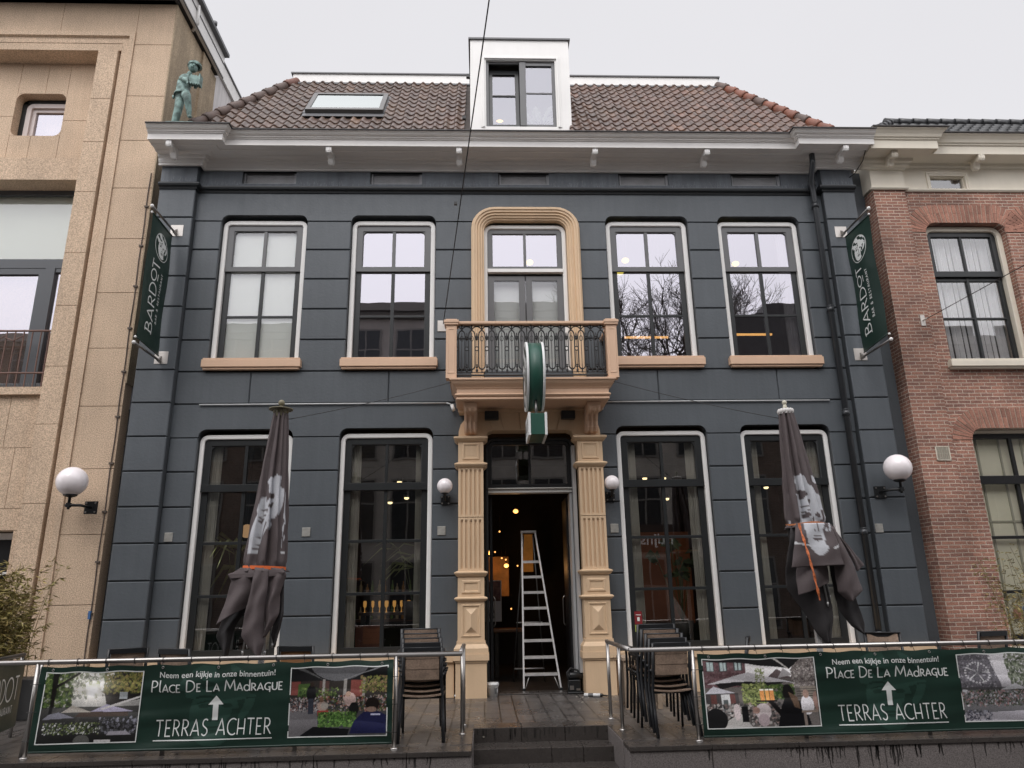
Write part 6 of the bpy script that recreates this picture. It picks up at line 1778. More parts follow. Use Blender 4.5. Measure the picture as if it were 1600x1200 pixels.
def statue():
    bx, by, bz = -5.30, 11.40, 9.56
    VG = M('verdigris', (.25, .37, .34), .7, col2=(.11, .155, .14), vs=9, bump=.5, bs=40)
    e = thing('bronze_statue', 'green bronze statue of a boy musician in a cap standing on the cornice', 'statue', (bx, by, bz))
    S = 1.36 / 1.5     # figure built about 1.5 tall then scaled
    V = []; E = []; R = []
    def v(x, y, z, r, par=None):
        V.append((x * S, y * S, z * S)); R.append(tuple(q * S for q in r) if isinstance(r, tuple) else r * S)
        if par is not None: E.append((par, len(V) - 1))
        return len(V) - 1
    pel = v(-.10, .02, .78, .125)
    bel = v(-.10, 0, .90, .105, pel); ch = v(-.07, -.01, 1.06, .115, bel); nk = v(.0, -.03, 1.20, .055, ch); hd0 = v(.05, -.05, 1.27, .05, nk)
    # standing leg (viewer's left), trousers
    h1 = v(-.13, 0, .68, .105, pel); k1 = v(-.12, -.03, .42, .085, h1); a1 = v(-.17, .0, .12, .075, k1); f0 = v(-.17, -.02, .055, .045, a1); f1 = v(-.08, -.12, .035, .040, f0)
    # lifted leg
    h2 = v(.0, -.04, .70, .10, pel); k2 = v(.10, -.22, .56, .085, h2); a2 = v(.13, -.12, .28, .055, k2); g0 = v(.14, -.10, .17, .04, a2); g1 = v(.20, -.18, .12, .036, g0)
    # arms meeting at the instrument
    s1 = v(-.16, -.02, 1.15, .062, ch); e1 = v(-.02, -.17, .98, .048, s1); w1 = v(.12, -.24, .88, .036, e1)
    s2 = v(.06, .02, 1.13, .058, ch); e2 = v(.17, -.06, .92, .046, s2); w2 = v(.22, -.18, .80, .034, e2)
    body = skin('body', V, E, R, VG, e)
    def sm(mb, nm): mb2 = MB(); mb2.v = [(x * S + bx, y * S + by, z * S + bz) for x, y, z in mb.v]; mb2.f = mb.f; mb2.c = mb.c; mb2.sm = mb.sm; return mb2.build(nm, VG, e)
    h = MB(); h.sphere((.08, -.06, 1.36), .098, 20, 14, sx=.9, sy=1, sz=1.15); h.sphere((.13, -.15, 1.345), .018, 8, 6, sz=1.6); h.sphere((.10, -.145, 1.30), .028, 10, 6, sz=.35)
    for dx in (-.02, .12): h.sphere((.08 + dx - .05 + .02, -.145, 1.375), .013, 8, 6)
    h.sphere((-.01, -.04, 1.35), .022, 8, 6, sx=.5, sz=1.3); sm(h, 'head')
    c = MB(); c.lathe([(0, 1.49), (.09, 1.475), (.125, 1.44), (.115, 1.41), (.135, 1.395), (.14, 1.385), (.10, 1.38)], .10, -.04, 22); sm(c, 'cap')
    # hands with fingers
    for (hx, hy, hz, sg) in ((.14, -.27, .87, 1), (.245, -.21, .79, -1)):
        m = MB(); m.sphere((hx, hy, hz), .033, 12, 8, sz=1.1, sy=.7)
        for k in range(4): m.tube([(hx - .02 + .014 * k, hy - .015, hz - .02), (hx - .015 + .016 * k, hy - .035, hz - .05 - .006 * (k % 3)), (hx - .012 + .016 * k, hy - .02, hz - .075)], [.009, .008, .006], 6)
        m.tube([(hx - .025 * sg, hy, hz + .01), (hx - .045 * sg, hy - .03, hz - .01)], [.010, .007], 6); sm(m, 'hand')
    # small squeeze-box: pleated bellows with end plates
    a = MB()
    for k in range(8):
        t = k / 7; cx_, cy, cz = .17 + .16 * t, -.30 + .02 * t, .86 - .02 * t; q = .105 if k % 2 else .085
        a.prism([(cz_, yy) for cz_, yy in ()] or [(cy - .05, cz - q), (cy + .05, cz - q), (cy + .05, cz + q), (cy - .05, cz + q)], cx_ - .012, cx_ + .014, 'yz')
    a.box(.13, .155, -.37, -.24, .74, .97); a.box(.345, .37, -.36, -.22, .73, .97); sm(a, 'squeeze_box')
    j = MB(); j.lathe([(.135, .80), (.16, .74), (.155, .72), (.12, .80)], -.10, .01, 18); j.lathe([(.0, .68), (.02, .68), (.03, .74), (0, .75)], -.27, .02, 8); sm(j, 'jacket_hem')
    b = MB(); b.box(-.26, .26, -.2, .2, -.10, .0); sm(b, 'plinth')
statue()

# ================================================================= rails and their banners
def rails(side):
    L = side < 0
    e = thing('steel_railing', 'brushed steel tube railing along the %s terrace edge' % ('left' if L else 'right'), 'railing', (-.25 if L else 1.53, 8.07, 0), 'steel railings round the terrace')
    z = .885; r = .024; xc = -.25 if L else 1.53
    m = MB()
    if L: m.tube([(xc, 9.42, z), (xc, 9.36, z), (xc, 8.09, z)], r, 14); m.tube([(xc + .02, 8.07, z), (-8.0, 8.07, z)], r, 14)
    else: m.tube([(xc, 9.62, z), (xc, 8.09, z)], r, 14); m.tube([(xc - .02, 8.07, z), (10.0, 8.07, z)], r, 14)
    m.build('top_rail', STEEL, e)
    posts = ([(-.25, 8.80), (-.25, 9.38), (-.91, 8.07), (-4.52, 8.07), (-6.9, 8.07)] if L else [(1.53, 8.80), (1.53, 9.58), (2.18, 8.07), (6.05, 8.07), (9.5, 8.07)])
    for px, py in posts:
        p = MB(); p.tube([(px, py, 0.0), (px, py, z - .01)], .021, 12); p.lathe([(.04, .0), (.04, .012), (.02, .014)], px, py, 14)
        p.build('post', STEEL, e)
    # short stubs under the banner
    s = MB()
    for px in ((-1.9, -3.2) if L else (3.3, 4.6)): s.box(px - .02, px + .02, 8.08, 8.10, 0, .10)
    s.build('foot_bracket', STEEL_D, e)
    if L:
        e2 = thing('steel_railing', 'short steel railing running back along the left end of the terrace', 'railing', (-5.2, 8.6, 0), 'steel railings round the terrace')
        m = MB(); m.tube([(-5.12, 8.12, z), (-5.42, 9.35, z)], r, 12); m.build('top_rail', STEEL_D, e2)
        for px, py in ((-5.16, 8.35), (-5.42, 9.33)): 
            p = MB(); p.tube([(px, py, 0), (px, py, z)], .019, 10); p.build('post', STEEL, e2)
        p = MB(); p.tube([(-4.60, 8.14, 0), (-4.52, 8.14, z)], .016, 8); p.build('post', STEEL, e2)
rails(-1); rails(1)

# ---- printed pictures as colour grids
import numpy as np
class Pic:
    def __init__(s, w, h, bg, seed): s.w, s.h = w, h; s.a = np.zeros((h, w, 3)); s.a[:] = bg; s.r = np.random.default_rng(seed); s.Y, s.X = np.mgrid[0:h, 0:w]; s.U = (s.X + .5) / w; s.V = (s.Y + .5) / h
    def grad(s, c0, c1): 
        t = s.V[..., None]; s.a = np.array(c0) * (1 - t) + np.array(c1) * t
    def put(s, m, c, al=1.0): s.a[m] = s.a[m] * (1 - al) + np.array(c) * al
    def rect(s, x0, x1, y0, y1, c, al=1.0): s.put((s.U >= x0) & (s.U < x1) & (s.V >= y0) & (s.V < y1), c, al)
    def ell(s, cx, cy, rx, ry, c, al=1.0): s.put(((s.U - cx) / rx) ** 2 + ((s.V - cy) / ry) ** 2 < 1, c, al)
    def poly(s, P, c, al=1.0):
        ins = np.zeros(s.U.shape, bool); n = len(P)
        for i in range(n):
            (x0, y0), (x1, y1) = P[i], P[(i + 1) % n]
            if y0 == y1: continue
            k = ((s.V > y0) != (s.V > y1)) & (s.U < (x1 - x0) * (s.V - y0) / (y1 - y0) + x0); ins ^= k
        s.put(ins, c, al)
    def noise(s, x0, x1, y0, y1, cols, n, r=.012, al=.8, asp=1.6):
        r *= .68
        for _ in range(int(n * 2.3)):
            cx, cy = s.r.uniform(x0, x1), s.r.uniform(y0, y1); q = s.r.uniform(.4, 1.3) * r; c = cols[s.r.integers(len(cols))]; k = s.r.uniform(.7, 1.3)
            s.ell(cx, cy, q, q * asp, tuple(min(1, v * k) for v in c), al)
    def glow(s, cx, cy, rx, ry, c, k): s.a = s.a + k * np.exp(-(((s.U - cx) / rx) ** 2 + ((s.V - cy) / ry) ** 2))[..., None] * np.array(c)
    def grain(s, k): s.a = np.clip(s.a * (1 + s.r.normal(0, k, s.a.shape[:2] + (1,))), 0, 1)
GRN = [(.05, .10, .02), (.10, .16, .03), (.20, .26, .06), (.03, .05, .015)]
def pic_garden_sun(w, h):
    p = Pic(w, h, (.05, .05, .05), 1); p.grad((.02, .022, .02), (.45, .44, .42))
    p.glow(.5, .78, .35, .28, (.42, .41, .38), 1); p.noise(0, 1, .62, 1, GRN, 110, .03, .6); p.noise(.1, .6, .65, 1, [(.5, .5, .42), (.6, .6, .55)], 120, .012, .7)
    for a in range(10): p.poly([(.48, .75), (.48 + .5 * cos(a * .63), .75 + .6 * sin(a * .63)), (.50 + .5 * cos(a * .63 + .06), .75 + .6 * sin(a * .63 + .06))], (.8, .75, .68), .13)
    p.noise(.0, .28, .5, 1, GRN, 170, .022, .8); p.poly([(.08, .4), (.11, .4), (.13, 1), (.07, 1)], (.015, .012, .01)); p.poly([(.12, .78), (.36, .98), (.34, 1), (.11, .82)], (.015, .012, .01))
    p.poly([(.66, .50), (1, .6), (1, 1), (.72, 1), (.62, .7)], (.035, .03, .028)); p.noise(.62, 1, .68, 1, [(.25, .24, .04), (.12, .14, .03), (.30, .24, .06)], 160, .018, .85); p.rect(.78, .86, .60, .70, (.35, .38, .4))
    p.glow(.50, .78, .20, .22, (.5, .47, .44), .7); p.glow(.50, .74, .06, .08, (1, .97, .95), .9)
    p.rect(0, 1, .0, .5, (.02, .02, .02), .75); p.poly([(.35, .36), (.9, .36), (.88, .44), (.4, .44)], (.09, .06, .045))
    for P, c in (([(.5, .43), (.95, .42), (.66, .53)], (.38, .35, .46)), ([(.2, .42), (.52, .42), (.30, .52)], (.35, .32, .28)), ([(.03, .33), (.34, .35), (.18, .43), (.08, .40)], (.22, .22, .26)), ([(.62, .45), (1, .62), (1, .65), (.60, .47)], (.5, .48, .47))): p.poly(P, c)
    p.noise(.05, .65, .12, .28, [(.5, .5, .5), (.08, .12, .03), (.04, .05, .02), (.2, .24, .08)], 260, .010, .8); p.noise(.6, 1, .12, .34, [(.25, .25, .3), (.05, .05, .05), (.12, .12, .13)], 120, .016, .8)
    p.poly([(.7, .10), (.95, .10), (.9, .15), (.72, .15)], (.32, .3, .34)); p.ell(.45, .03, .08, .08, (.13, .13, .12)); p.rect(.58, .75, 0, .04, (.5, .48, .48)); p.grain(.12); return p
def pic_terrace(w, h):
    p = Pic(w, h, (.04, .04, .04), 2); p.grad((.10, .10, .11), (.07, .06, .06)); p.rect(0, 1, .78, 1, (.018, .018, .02)); p.rect(0, 1, .52, .80, (.05, .04, .035))
    p.rect(.0, .1, .6, .8, (.22, .06, .045)); p.rect(.62, .74, .56, .80, (.26, .07, .05)); p.rect(.30, .4, .52, .8, (.12, .06, .05)); p.rect(.08, .20, .58, .76, (.08, .14, .03))
    for x in (.33, .55, .74): p.rect(x, x + .03, .45, .82, (.30, .28, .26))
    p.noise(.72, 1, .62, .86, [(.28, .28, .06), (.12, .14, .03), (.3, .2, .1)], 120, .014, .85); p.noise(.1, .5, .5, .7, GRN, 90, .014, .8)
    p.ell(.5, 1.05, .3, .25, (.4, .4, .42), .35); p.poly([(.5, .78), (.95, 1), (.90, 1)], (.35, .35, .36), .6); p.poly([(.35, .80), (.05, 1), (.12, 1)], (.3, .3, .3), .4)
    p.poly([(0, .0), (.3, .0), (.28, .42), (0, .42)], (.20, .19, .20)); p.noise(0, .3, .36, .56, [(.4, .38, .38), (.05, .05, .06), (.25, .14, .12)], 150, .012, .85)
    p.noise(.3, 1, .34, .58, [(.35, .33, .33), (.05, .05, .05), (.10, .14, .03), (.45, .33, .28), (.3, .1, .06)], 260, .013, .85)
    p.ell(.22, .62, .05, .12, (.015, .015, .018)); p.rect(.19, .25, .32, .55, (.06, .07, .1)); p.ell(.225, .75, .02, .035, (.05, .03, .02))
    p.ell(.34, .43, .05, .08, (.45, .33, .27)); p.ell(.33, .53, .022, .04, (.25, .14, .08)); p.rect(.29, .40, .30, .37, (.5, .02, .025)); p.ell(.36, .44, .04, .05, (.42, .38, .33))
    p.ell(.62, .52, .06, .10, (.55, .4, .36)); p.ell(.6, .60, .025, .04, (.45, .3, .22)); p.ell(.66, .38, .05, .10, (.02, .02, .02))
    p.noise(.30, .68, .14, .34, [(.10, .22, .03), (.2, .34, .07), (.05, .12, .02)], 260, .016, .9)
    p.poly([(.62, .03), (1, .03), (1, .28), (.92, .34), (.76, .34), (.66, .20)], (.015, .02, .10)); p.ell(.85, .45, .07, .10, (.03, .018, .015)); p.ell(.84, .37, .05, .04, (.3, .2, .15)); p.rect(.83, .93, .285, .31, (.45, .45, .6)); p.poly([(.1, 0), (.25, .14), (.62, .10), (.6, 0)], (.012, .014, .02))
    p.grain(.12); return p
def pic_waiter(w, h):
    p = Pic(w, h, (.2, .18, .17), 3); p.rect(0, 1, 0, 1, (.18, .16, .15)); p.rect(0, .4, .58, 1, (.20, .11, .12)); p.noise(0, .4, .58, .9, [(.25, .16, .17), (.15, .08, .09)], 120, .016, .7)
    for x in (.03, .15, .28): p.rect(x, x + .07, .82, .97, (.10, .12, .12)); p.rect(x + .008, x + .033, .83, .96, (.42, .5, .5)); p.rect(x + .04, x + .063, .83, .96, (.42, .5, .5))
    p.poly([(.38, .70), (.38, .95), (.82, .92), (.78, .70)], (.72, .70, .70)); p.poly([(.55, .70), (.66, .84), (.80, .70)], (.16, .12, .12)); p.poly([(.66, .70), (.72, .85), (.80, .75)], (.35, .33, .33))
    p.poly([(.78, .55), (.84, 1), (1, 1), (1, .55)], (.22, .19, .18)); p.noise(.79, 1, .56, 1, [(.4, .37, .35), (.12, .10, .1), (.28, .24, .22)], 260, .010, .8)
    p.poly([(0, 1), (0, .98), (.40, .93), (.70, .86), (.78, .84), (.88, 1)], (.035, .033, .035)); p.poly([(.62, 1), (.76, .84), (.77, .85), (.65, 1)], (.5, .48, .45))
    p.poly([(.02, .63), (.40, .80), (.84, .62), (.7, .65)], (.55, .53, .55)); p.poly([(.1, .64), (.15, .55), (.3, .60), (.45, .56), (.6, .55), (.72, .64), (.4, .66)], (.03, .027, .03))
    p.poly([(0, .49), (.08, .60), (.3, .48)], (.52, .51, .55)); p.rect(0, .3, .28, .49, (.10, .09, .09)); p.rect(.14, .22, .2, .48, (.55, .55, .55)); p.rect(.16, .2, .22, .4, (.12, .14, .14)); p.rect(.05, .1, .35, .48, (.18, .07, .06)); p.rect(.22, .27, .3, .48, (.2, .08, .07))
    p.noise(.34, .55, .28, .62, [(.22, .27, .07), (.34, .38, .12), (.10, .13, .04)], 300, .014, .85); p.noise(.46, .54, .6, .86, [(.22, .27, .08), (.3, .33, .15)], 60, .009, .8); p.noise(.55, .8, .4, .6, GRN, 120, .016, .8)
    p.rect(.86, 1, .2, .58, (.30, .26, .22)); 
    for k in range(9): p.rect(.82, 1, .25 + k * .035, .262 + k * .035, (.10, .085, .07))
    p.noise(0, .7, .0, .34, [(.45, .42, .4), (.05, .05, .05), (.3, .22, .2), (.12, .11, .11)], 330, .018, .8); p.poly([(.10, 0), (.4, 0), (.3, .2), (.2, .12)], (.5, .48, .46)); p.ell(.08, .12, .10, .16, (.02, .02, .022))
    p.ell(.50, .22, .07, .12, (.55, .48, .48)); p.ell(.50, .10, .05, .09, (.45, .36, .38)); p.ell(.27, .22, .03, .12, (.6, .52, .52)); p.ell(.44, .24, .03, .05, (.4, .25, .2)); p.rect(.31, .37, .08, .30, (.015, .015, .018))
    for x, c in ((.49, (.75, .33, .02)), (.535, (.80, .40, .03)), (.575, (.70, .30, .02))): p.rect(x, x + .036, .385, .53, c); p.rect(x, x + .036, .52, .55, (.8, .78, .7))
    p.poly([(.45, .365), (.63, .365), (.63, .385), (.45, .385)], (.02, .015, .015)); p.poly([(.55, .36), (.60, .36), (.70, .17), (.66, .13)], (.02, .016, .018))
    p.poly([(.62, .0), (.66, .28), (.70, .40), (.80, .40), (.88, .30), (.92, .02), (.88, 0)], (.010, .010, .014)); p.ell(.74, .48, .05, .13, (.012, .009, .008)); p.poly([(.74, .5), (.82, .42), (.83, .25), (.78, .28)], (.16, .10, .06))
    p.ell(.90, .30, .06, .14, (.62, .60, .62)); p.ell(.90, .46, .028, .06, (.42, .28, .22)); p.rect(.84, 1, .19, .22, (.34, .27, .22)); p.rect(.86, .885, 0, .2, (.25, .20, .17)); p.ell(.99, .36, .03, .14, (.35, .22, .18)); p.grain(.10); return p
def pic_garden_grey(w, h):
    p = Pic(w, h, (.2, .2, .2), 4); p.grad((.3, .29, .32), (.55, .53, .55)); p.poly([(0, .45), (0, 1), (.35, 1), (.45, .45)], (.16, .15, .17)); p.noise(0, .4, .5, 1, [(.3, .29, .32), (.10, .10, .11)], 150, .012, .7)
    for k in range(24): 
        a = k * pi / 12; p.ell(.20 + .13 * cos(a), .72 + .15 * sin(a), .012, .014, (.45, .44, .46))
    for k in range(5): p.poly([(.2, .72), (.20 + .13 * cos(k * 1.26), .72 + .15 * sin(k * 1.26)), (.20 + .13 * cos(k * 1.26 + .12), .72 + .15 * sin(k * 1.26 + .12))], (.5, .5, .5))
    p.noise(.55, 1, .4, 1, [(.08, .10, .06), (.16, .19, .12), (.22, .24, .18)], 420, .018, .8); p.poly([(.80, .3), (.83, .3), (.82, .9), (.80, .9)], (.04, .035, .03)); p.rect(0, 1, .0, .5, (.10, .10, .10), .7)
    p.poly([(.42, .46), (.75, .46), (.60, .55)], (.5, .5, .52)); p.noise(0, 1, .22, .46, [(.4, .4, .42), (.05, .06, .04), (.12, .14, .09), (.35, .2, .2)], 360, .013, .85); p.poly([(0, 0), (.0, .12), (1, .16), (1, 0)], (.42, .40, .44)); p.noise(0, .3, 0, .16, [(.06, .06, .09), (.3, .3, .35)], 60, .014, .8); p.grain(.12); return p

def rail_banner(name, label, x0, x1, z0, z1, layout, y=8.035, grp='banners tied to the railings'):
    e = thing('railing_banner', label, 'banner', ((x0 + x1) / 2, y, z0), grp)
    W, H = x1 - x0, z1 - z0
    def P(u, v, off=0.0):
        X = x0 + W * u; Z = z0 + H * v
        sagz = -.012 * (1 - cos(2 * pi * u * 9)) * .5 * (v > .5) * (v - .5) * 2
        w = .010 * sin(u * 31 + v * 3) * (.4 + v) + .012 * sin(v * 6 + u * 5) + .006 * sin(u * 13 + 2 - v * 9) + .012 * max(0, sin(v * 17 + 2 * sin(u * 6))) * (.3 + .7 * abs(sin(u * 5)))
        return (X, y - w - off, Z + sagz)
    c = MB(); n, k = 150, 34
    c.strips([[P(i / n, j / k) for i in range(n + 1)] for j in range(k + 1)], smooth=True)
    cl = c.build('banner_sheet', GREEN, e, nrm=False)
    hr = MB(); hr.tube([P(i / 60, 0, -.006) for i in range(61)], .012, 8); hr.build('hem', GREEN, e)
    fr = MB(); pr = []
    for (fn, a, b) in layout['pics']:
        u0, u1 = (a - x0) / W, (b - x0) / W; v0, v1 = .10, .925
        w_, h_ = 190, 130; p = fn(w_, h_); p.a = np.clip(p.a, 0, 1) ** 1.3 * 1.5; g_ = p.a.mean(axis=2, keepdims=True); p.a = g_ + (p.a - g_) * .74
        m = MB(); m.usec = True
        m.v = [P(u0 + (u1 - u0) * i / (w_ - 1), v0 + (v1 - v0) * j / (h_ - 1), .0025) for j in range(h_) for i in range(w_)]
        m.f = [(j * w_ + i, j * w_ + i + 1, (j + 1) * w_ + i + 1, (j + 1) * w_ + i) for j in range(h_ - 1) for i in range(w_ - 1)]
        m.c = [tuple(float(q) for q in p.a[j, i]) for j in range(h_) for i in range(w_)]; m.sm = [True] * len(m.f)
        m.build('photo_print', M('photo_print', (.5, .5, .5), .4, attr=True, spec=.4), e, weld=False, nrm=False)
        bw = .010 / W; bh = .010 / H; N = 40
        for (ua, ub, va, vb) in ((u0 - bw, u1 + bw, v0 - bh, v0), (u0 - bw, u1 + bw, v1, v1 + bh), (u0 - bw, u0, v0, v1), (u1, u1 + bw, v0, v1)):
            fr.strips([[P(ua + (ub - ua) * i / N, va + (vb - va) * j, .004) for i in range(N + 1)] for j in (0, 1)])
        fr.build('white_border', PRINT_W, e, nrm=False); fr = MB()
    if 'text' in layout:
        xc = layout['text']; t = MB(); O = .004
        def Q(a, b): return P((a - x0) / W, (b - z0) / H, O)
        w1 = font_text(MB(), 'Neem een kijkje in onze binnentuin!', lambda a, b: (a, 0, b), 1.0)
        s1 = 1.15 / w1
        font_text(t, 'Neem een kijkje in onze binnentuin!', lambda a, b: Q(xc - .575 + a * s1, z1 - .125 + b * s1), 1.0, .008)
        txt = 'PlACE DE LA MAdRAgUE'; big = {0: 1.0, 6: 1.0, 9: 1.0, 12: 1.0}
        sc = [1.0 if i in (0, 1, 6, 9, 12) else (.95 if ch == 'd' else .68) for i, ch in enumerate(txt)]
        polys, w = stroke_text(txt, sc, .13); s = 1.30 / w
        hs = .105
        ribbons(t, polys, .095, lambda a, b: Q(xc - .65 + a * s, z1 - .262 + b * hs))
        polys, w = stroke_text('TERRAS ACHTER', None, .17); s = 1.13 / w
        ribbons(t, polys, .082, lambda a, b: Q(xc - .565 + a * s, z0 + .115 + b * .145))
        def bar(a0, a1, b0, b1, N=24): t.strips([[Q(a0 + (a1 - a0) * i / N, b) for i in range(N + 1)] for b in (b0, b1)])
        bar(xc - .58, xc + .58, z0 + .072, z0 + .082)
        t.strips([[Q(xc - .027 + .009 * i, z0 + .25 + .012 * j) for i in range(7)] for j in range(13)])
        t.strips([[Q(xc + (i / 6 - .5) * .15 * (1 - j / 8), z0 + .394 + .011 * j) for i in range(7)] for j in range(9)])
        t.build('lettering', PRINT_W, e, nrm=False)
        # faint face printed in a lighter green
        f = MB(); nu, nv = 90, 76
        for i in range(nu):
            for j in range(nv):
                u, v = (i + .5) / nu, (j + .5) / nv
                if face_mask(u, v * .92 + .05):
                    g = lambda a, b: P(((xc - .45 + a * .9) - x0) / W, .02 + b * .96, .0015)
                    f.add([g(i / nu, j / nv), g((i + 1) / nu, j / nv), g((i + 1) / nu, (j + 1) / nv), g(i / nu, (j + 1) / nv)], [(0, 1, 2, 3)])
        f.build('face_print', M('green_light', (.018, .052, .038), .42), e, nrm=False)
    # cable ties and eyelets
    tie = MB(); n = int(W / .29)
    for i in range(n + 1):
        X = x0 + .06 + (W - .12) * i / n; 
        tie.tube([(X + .003 * sin(a), 8.07 + .031 * cos(a * 2 * pi / 12), .885 + .031 * sin(a * 2 * pi / 12)) for a in range(12)], .0035, 5, closed=True); tie.tube([(X, 8.04, .87), (X + .01, y - .01, z1 - .02)], .003, 5)
    for zz in (.16, .42, .68):
        for X in layout.get('posts', ()):
            s_ = 1 if X < (x0 + x1) / 2 else -1
            tie.tube([(X - .03 * s_, 8.04, zz), (X + .0, 8.02, zz), (X + .08 * s_, y - .012, zz + .005)], .0035, 5)
    tie.build('cable_tie', M('tie_black', (.02, .02, .02), .4), e, nrm=False)
    ey = MB()
    for i in range(7):
        X = x0 + .12 + (W - .24) * i / 6; q = P((X - x0) / W, .965, .004); ey.tube([(q[0] + .011 * cos(a * pi / 5), q[1], q[2] + .011 * sin(a * pi / 5)) for a in range(10)], .003, 5, closed=True)
    ey.build('eyelet', STEEL, e)
    return e
rail_banner('l', 'green printed banner on the left railing with a sunlit tree picture', -4.47, -.93, .06, .845, dict(pics=[(pic_garden_sun, -4.40, -3.45), (pic_terrace, -1.96, -.99)], text=-2.70, posts=(-4.52, -.91)))
rail_banner('r', 'green printed banner on the right railing with a waiter and beers picture', 2.22, 6.0, .045, .835, dict(pics=[(pic_waiter, 2.27, 3.44), (pic_garden_grey, 4.98, 5.93)], text=4.21, posts=(2.18, 6.05)))
def side_banner():
    e = thing('railing_banner', 'dark green banner on the side railing at the far left edge', 'banner', (-5.3, 8.7, .1), 'banners tied to the railings')
    A, Bp = Vector((-5.10, 8.16, 0)), Vector((-5.42, 9.33, 0))
    nrm_ = Vector((1, .28, 0)).normalized()
    def P(u, v, off=0): 
        p = A.lerp(Bp, u); return tuple(p + nrm_ * (.03 + off + .008 * sin(u * 9)) + Vector((0, 0, .12 + .72 * v)))
    # a second, outer banner hangs on the street side left of the corner
    c = MB(); c.strips([[P(i / 20, j / 8) for i in range(21)] for j in range(9)], smooth=True); cl = c.build('banner_sheet', GREEN, e, nrm=False)
    t = MB()
    polys, w = stroke_text('BARDOT', gap=.14); s = .86 / w
    ribbons(t, polys, .08, lambda a, b: P(.02 + a * s, .42 + b * .34, .004)); polys, w = stroke_text('BAR & RESTAURANT', gap=.3); s2 = .74 / w
    ribbons(t, polys, .13, lambda a, b: P(.05 + a * s2, .24 + b * .10, .004)); t.build('lettering', PRINT_W, cl, nrm=False)
side_banner()

# ================================================================= chairs
WOODS = M('weathered_slat', (.30, .215, .16), .75, var=.3, vs=7, speck=.2, ss=60)
WOODO = M('orange_slat', (.33, .16, .07), .6, var=.2, vs=6)
FRM = M('chair_frame', (.012, .013, .015), .38)
def make_chair(wood, board=True):
    """stacking terrace armchair; back towards -Y, seat towards +Y, built at the origin"""
    e = thing('terrace_chair', None, None, (0, 0, 0))
    hw = .235
    for s in (-1, 1):
        m = MB(); m.tube([(s * hw, -.34, 0), (s * (hw - .005), -.26, .22), (s * (hw - .02), -.17, .44), (s * (hw - .03), -.19, .60), (s * (hw - .03), -.25, .93)], .018, 8); m.build('rear_leg', FRM, e)
        m = MB(); m.tube([(s * hw, .30, 0), (s * (hw - .005), .25, .30), (s * (hw - .005), .235, .60), (s * (hw + .01), .20, .655), (s * (hw + .01), -.05, .665), (s * (hw - .02), -.20, .64)], .014, 8); m.build('front_leg', FRM, e)
        m = MB(); m.box(s * (hw + .01) - .025, s * (hw + .01) + .025, -.06, .22, .672, .69); m.build('armrest', FRM, e, bev=.006)
    m = MB(); m.tube([(-.22, -.17, .42), (.22, -.17, .42)], .012, 8); m.tube([(-.23, .22, .42), (.23, .22, .42)], .012, 8)
    for s in (-1, 1): m.tube([(s * .22, -.19, .42), (s * .23, .24, .44)], .012, 8)
    m.build('seat_frame', FRM, e)
    m = MB(); m.tube([(-.215, -.235, .925), (.215, -.235, .925)], .010, 8)
    if board: m.box(-.195, .195, -.270, -.240, .875, .93)
    m.build('back_rail', FRM, e)
    for k in range(3):
        m = MB(); z0 = .60 + k * .108; y0 = -.195 - (z0 - .6) * .17
        n = 10; rows = []
        for zz, yo in ((z0, 0), (z0 + .102, -.017)):
            rows.append([(-.180 + .36 * i / n, y0 + yo - .012 * (1 - ((i / n - .5) * 2) ** 2), zz) for i in range(n + 1)])
        rows2 = [[(a, b + .012, c) for a, b, c in r] for r in rows]
        m.strips([rows[0], rows[1], rows2[1], rows2[0], rows[0]]); m.build('back_slat', wood, e)
    for k in range(5):
        m = MB(); y0 = -.20 + k * .088; n = 10
        r = [[(-.205 + .41 * i / n, yy, .455 - .018 * (1 - ((i / n - .5) * 2) ** 2) + .012 * k * .5 + dz) for i in range(n + 1)] for yy, dz in ((y0, 0), (y0 + .08, 0), (y0 + .08, -.014), (y0, -.014), (y0, 0))]
        m.strips(r); m.build('seat_slat', wood, e)
    return e
def place(src, x, y, z, rz, label, grp, first=False):
    o = src if first else copy_tree(src)
    o.location = (x, y, z); o.rotation_euler = (0, 0, rz); o['label'] = label; o['category'] = 'chair'; o['group'] = grp
    return o
ch0 = make_chair(WOODS); ch1 = make_chair(WOODS, False); used = set()
ordn = ['bottom', 'second from bottom', 'third from bottom', 'fourth from bottom', 'topmost']
for (x, y, rz, nm, sh) in ((-.675, 8.66, radians(2), 'left', -.010), (2.02, 8.62, radians(4), 'right', -.030)):
    for k in range(5):
        kind = (0, 0, 1, 1, 1)[k] if nm == 'left' else (0, 0, 1, 1, 0)[k]; src = (ch0, ch1)[kind]
        place(src, x + sh * k, y + .040 * k, .047 * k, rz + radians(.6 * (k % 3 - 1)), 'brown slatted chair, %s in the %s chair stack' % (ordn[k], nm), 'stacked terrace chairs', first=kind not in used)
        used.add(kind)
cho = make_chair(WOODO)
place(cho, -2.17, 9.35, 0, radians(-6), 'chair with bright orange wooden back slats showing above the left banner', 'chairs behind the banners', True)
for x, y, z, rz, lb in ((-4.35, 9.6, -.03, .5, 'black chair top showing behind the left banner near the tan building'), (-3.5, 9.3, -.06, -.3, 'black chair behind the left banner in front of the first window'),
                        (2.95, 9.3, -.02, 1.2, 'black chair corner showing behind the right banner beside the third window'), (4.95, 9.3, -.02, 2.9, 'black chair showing behind the right banner by the drainpipe foot'), (6.2, 9.5, -.02, .2, 'black chair top behind the right banner before the brick pier')):
    place(ch0, x, y, 0, rz, lb, 'chairs behind the banners')
e = thing('slatted_planter', 'grey beige slatted wooden box beside the right stack of chairs', 'planter', (1.95, 10.3, 0))
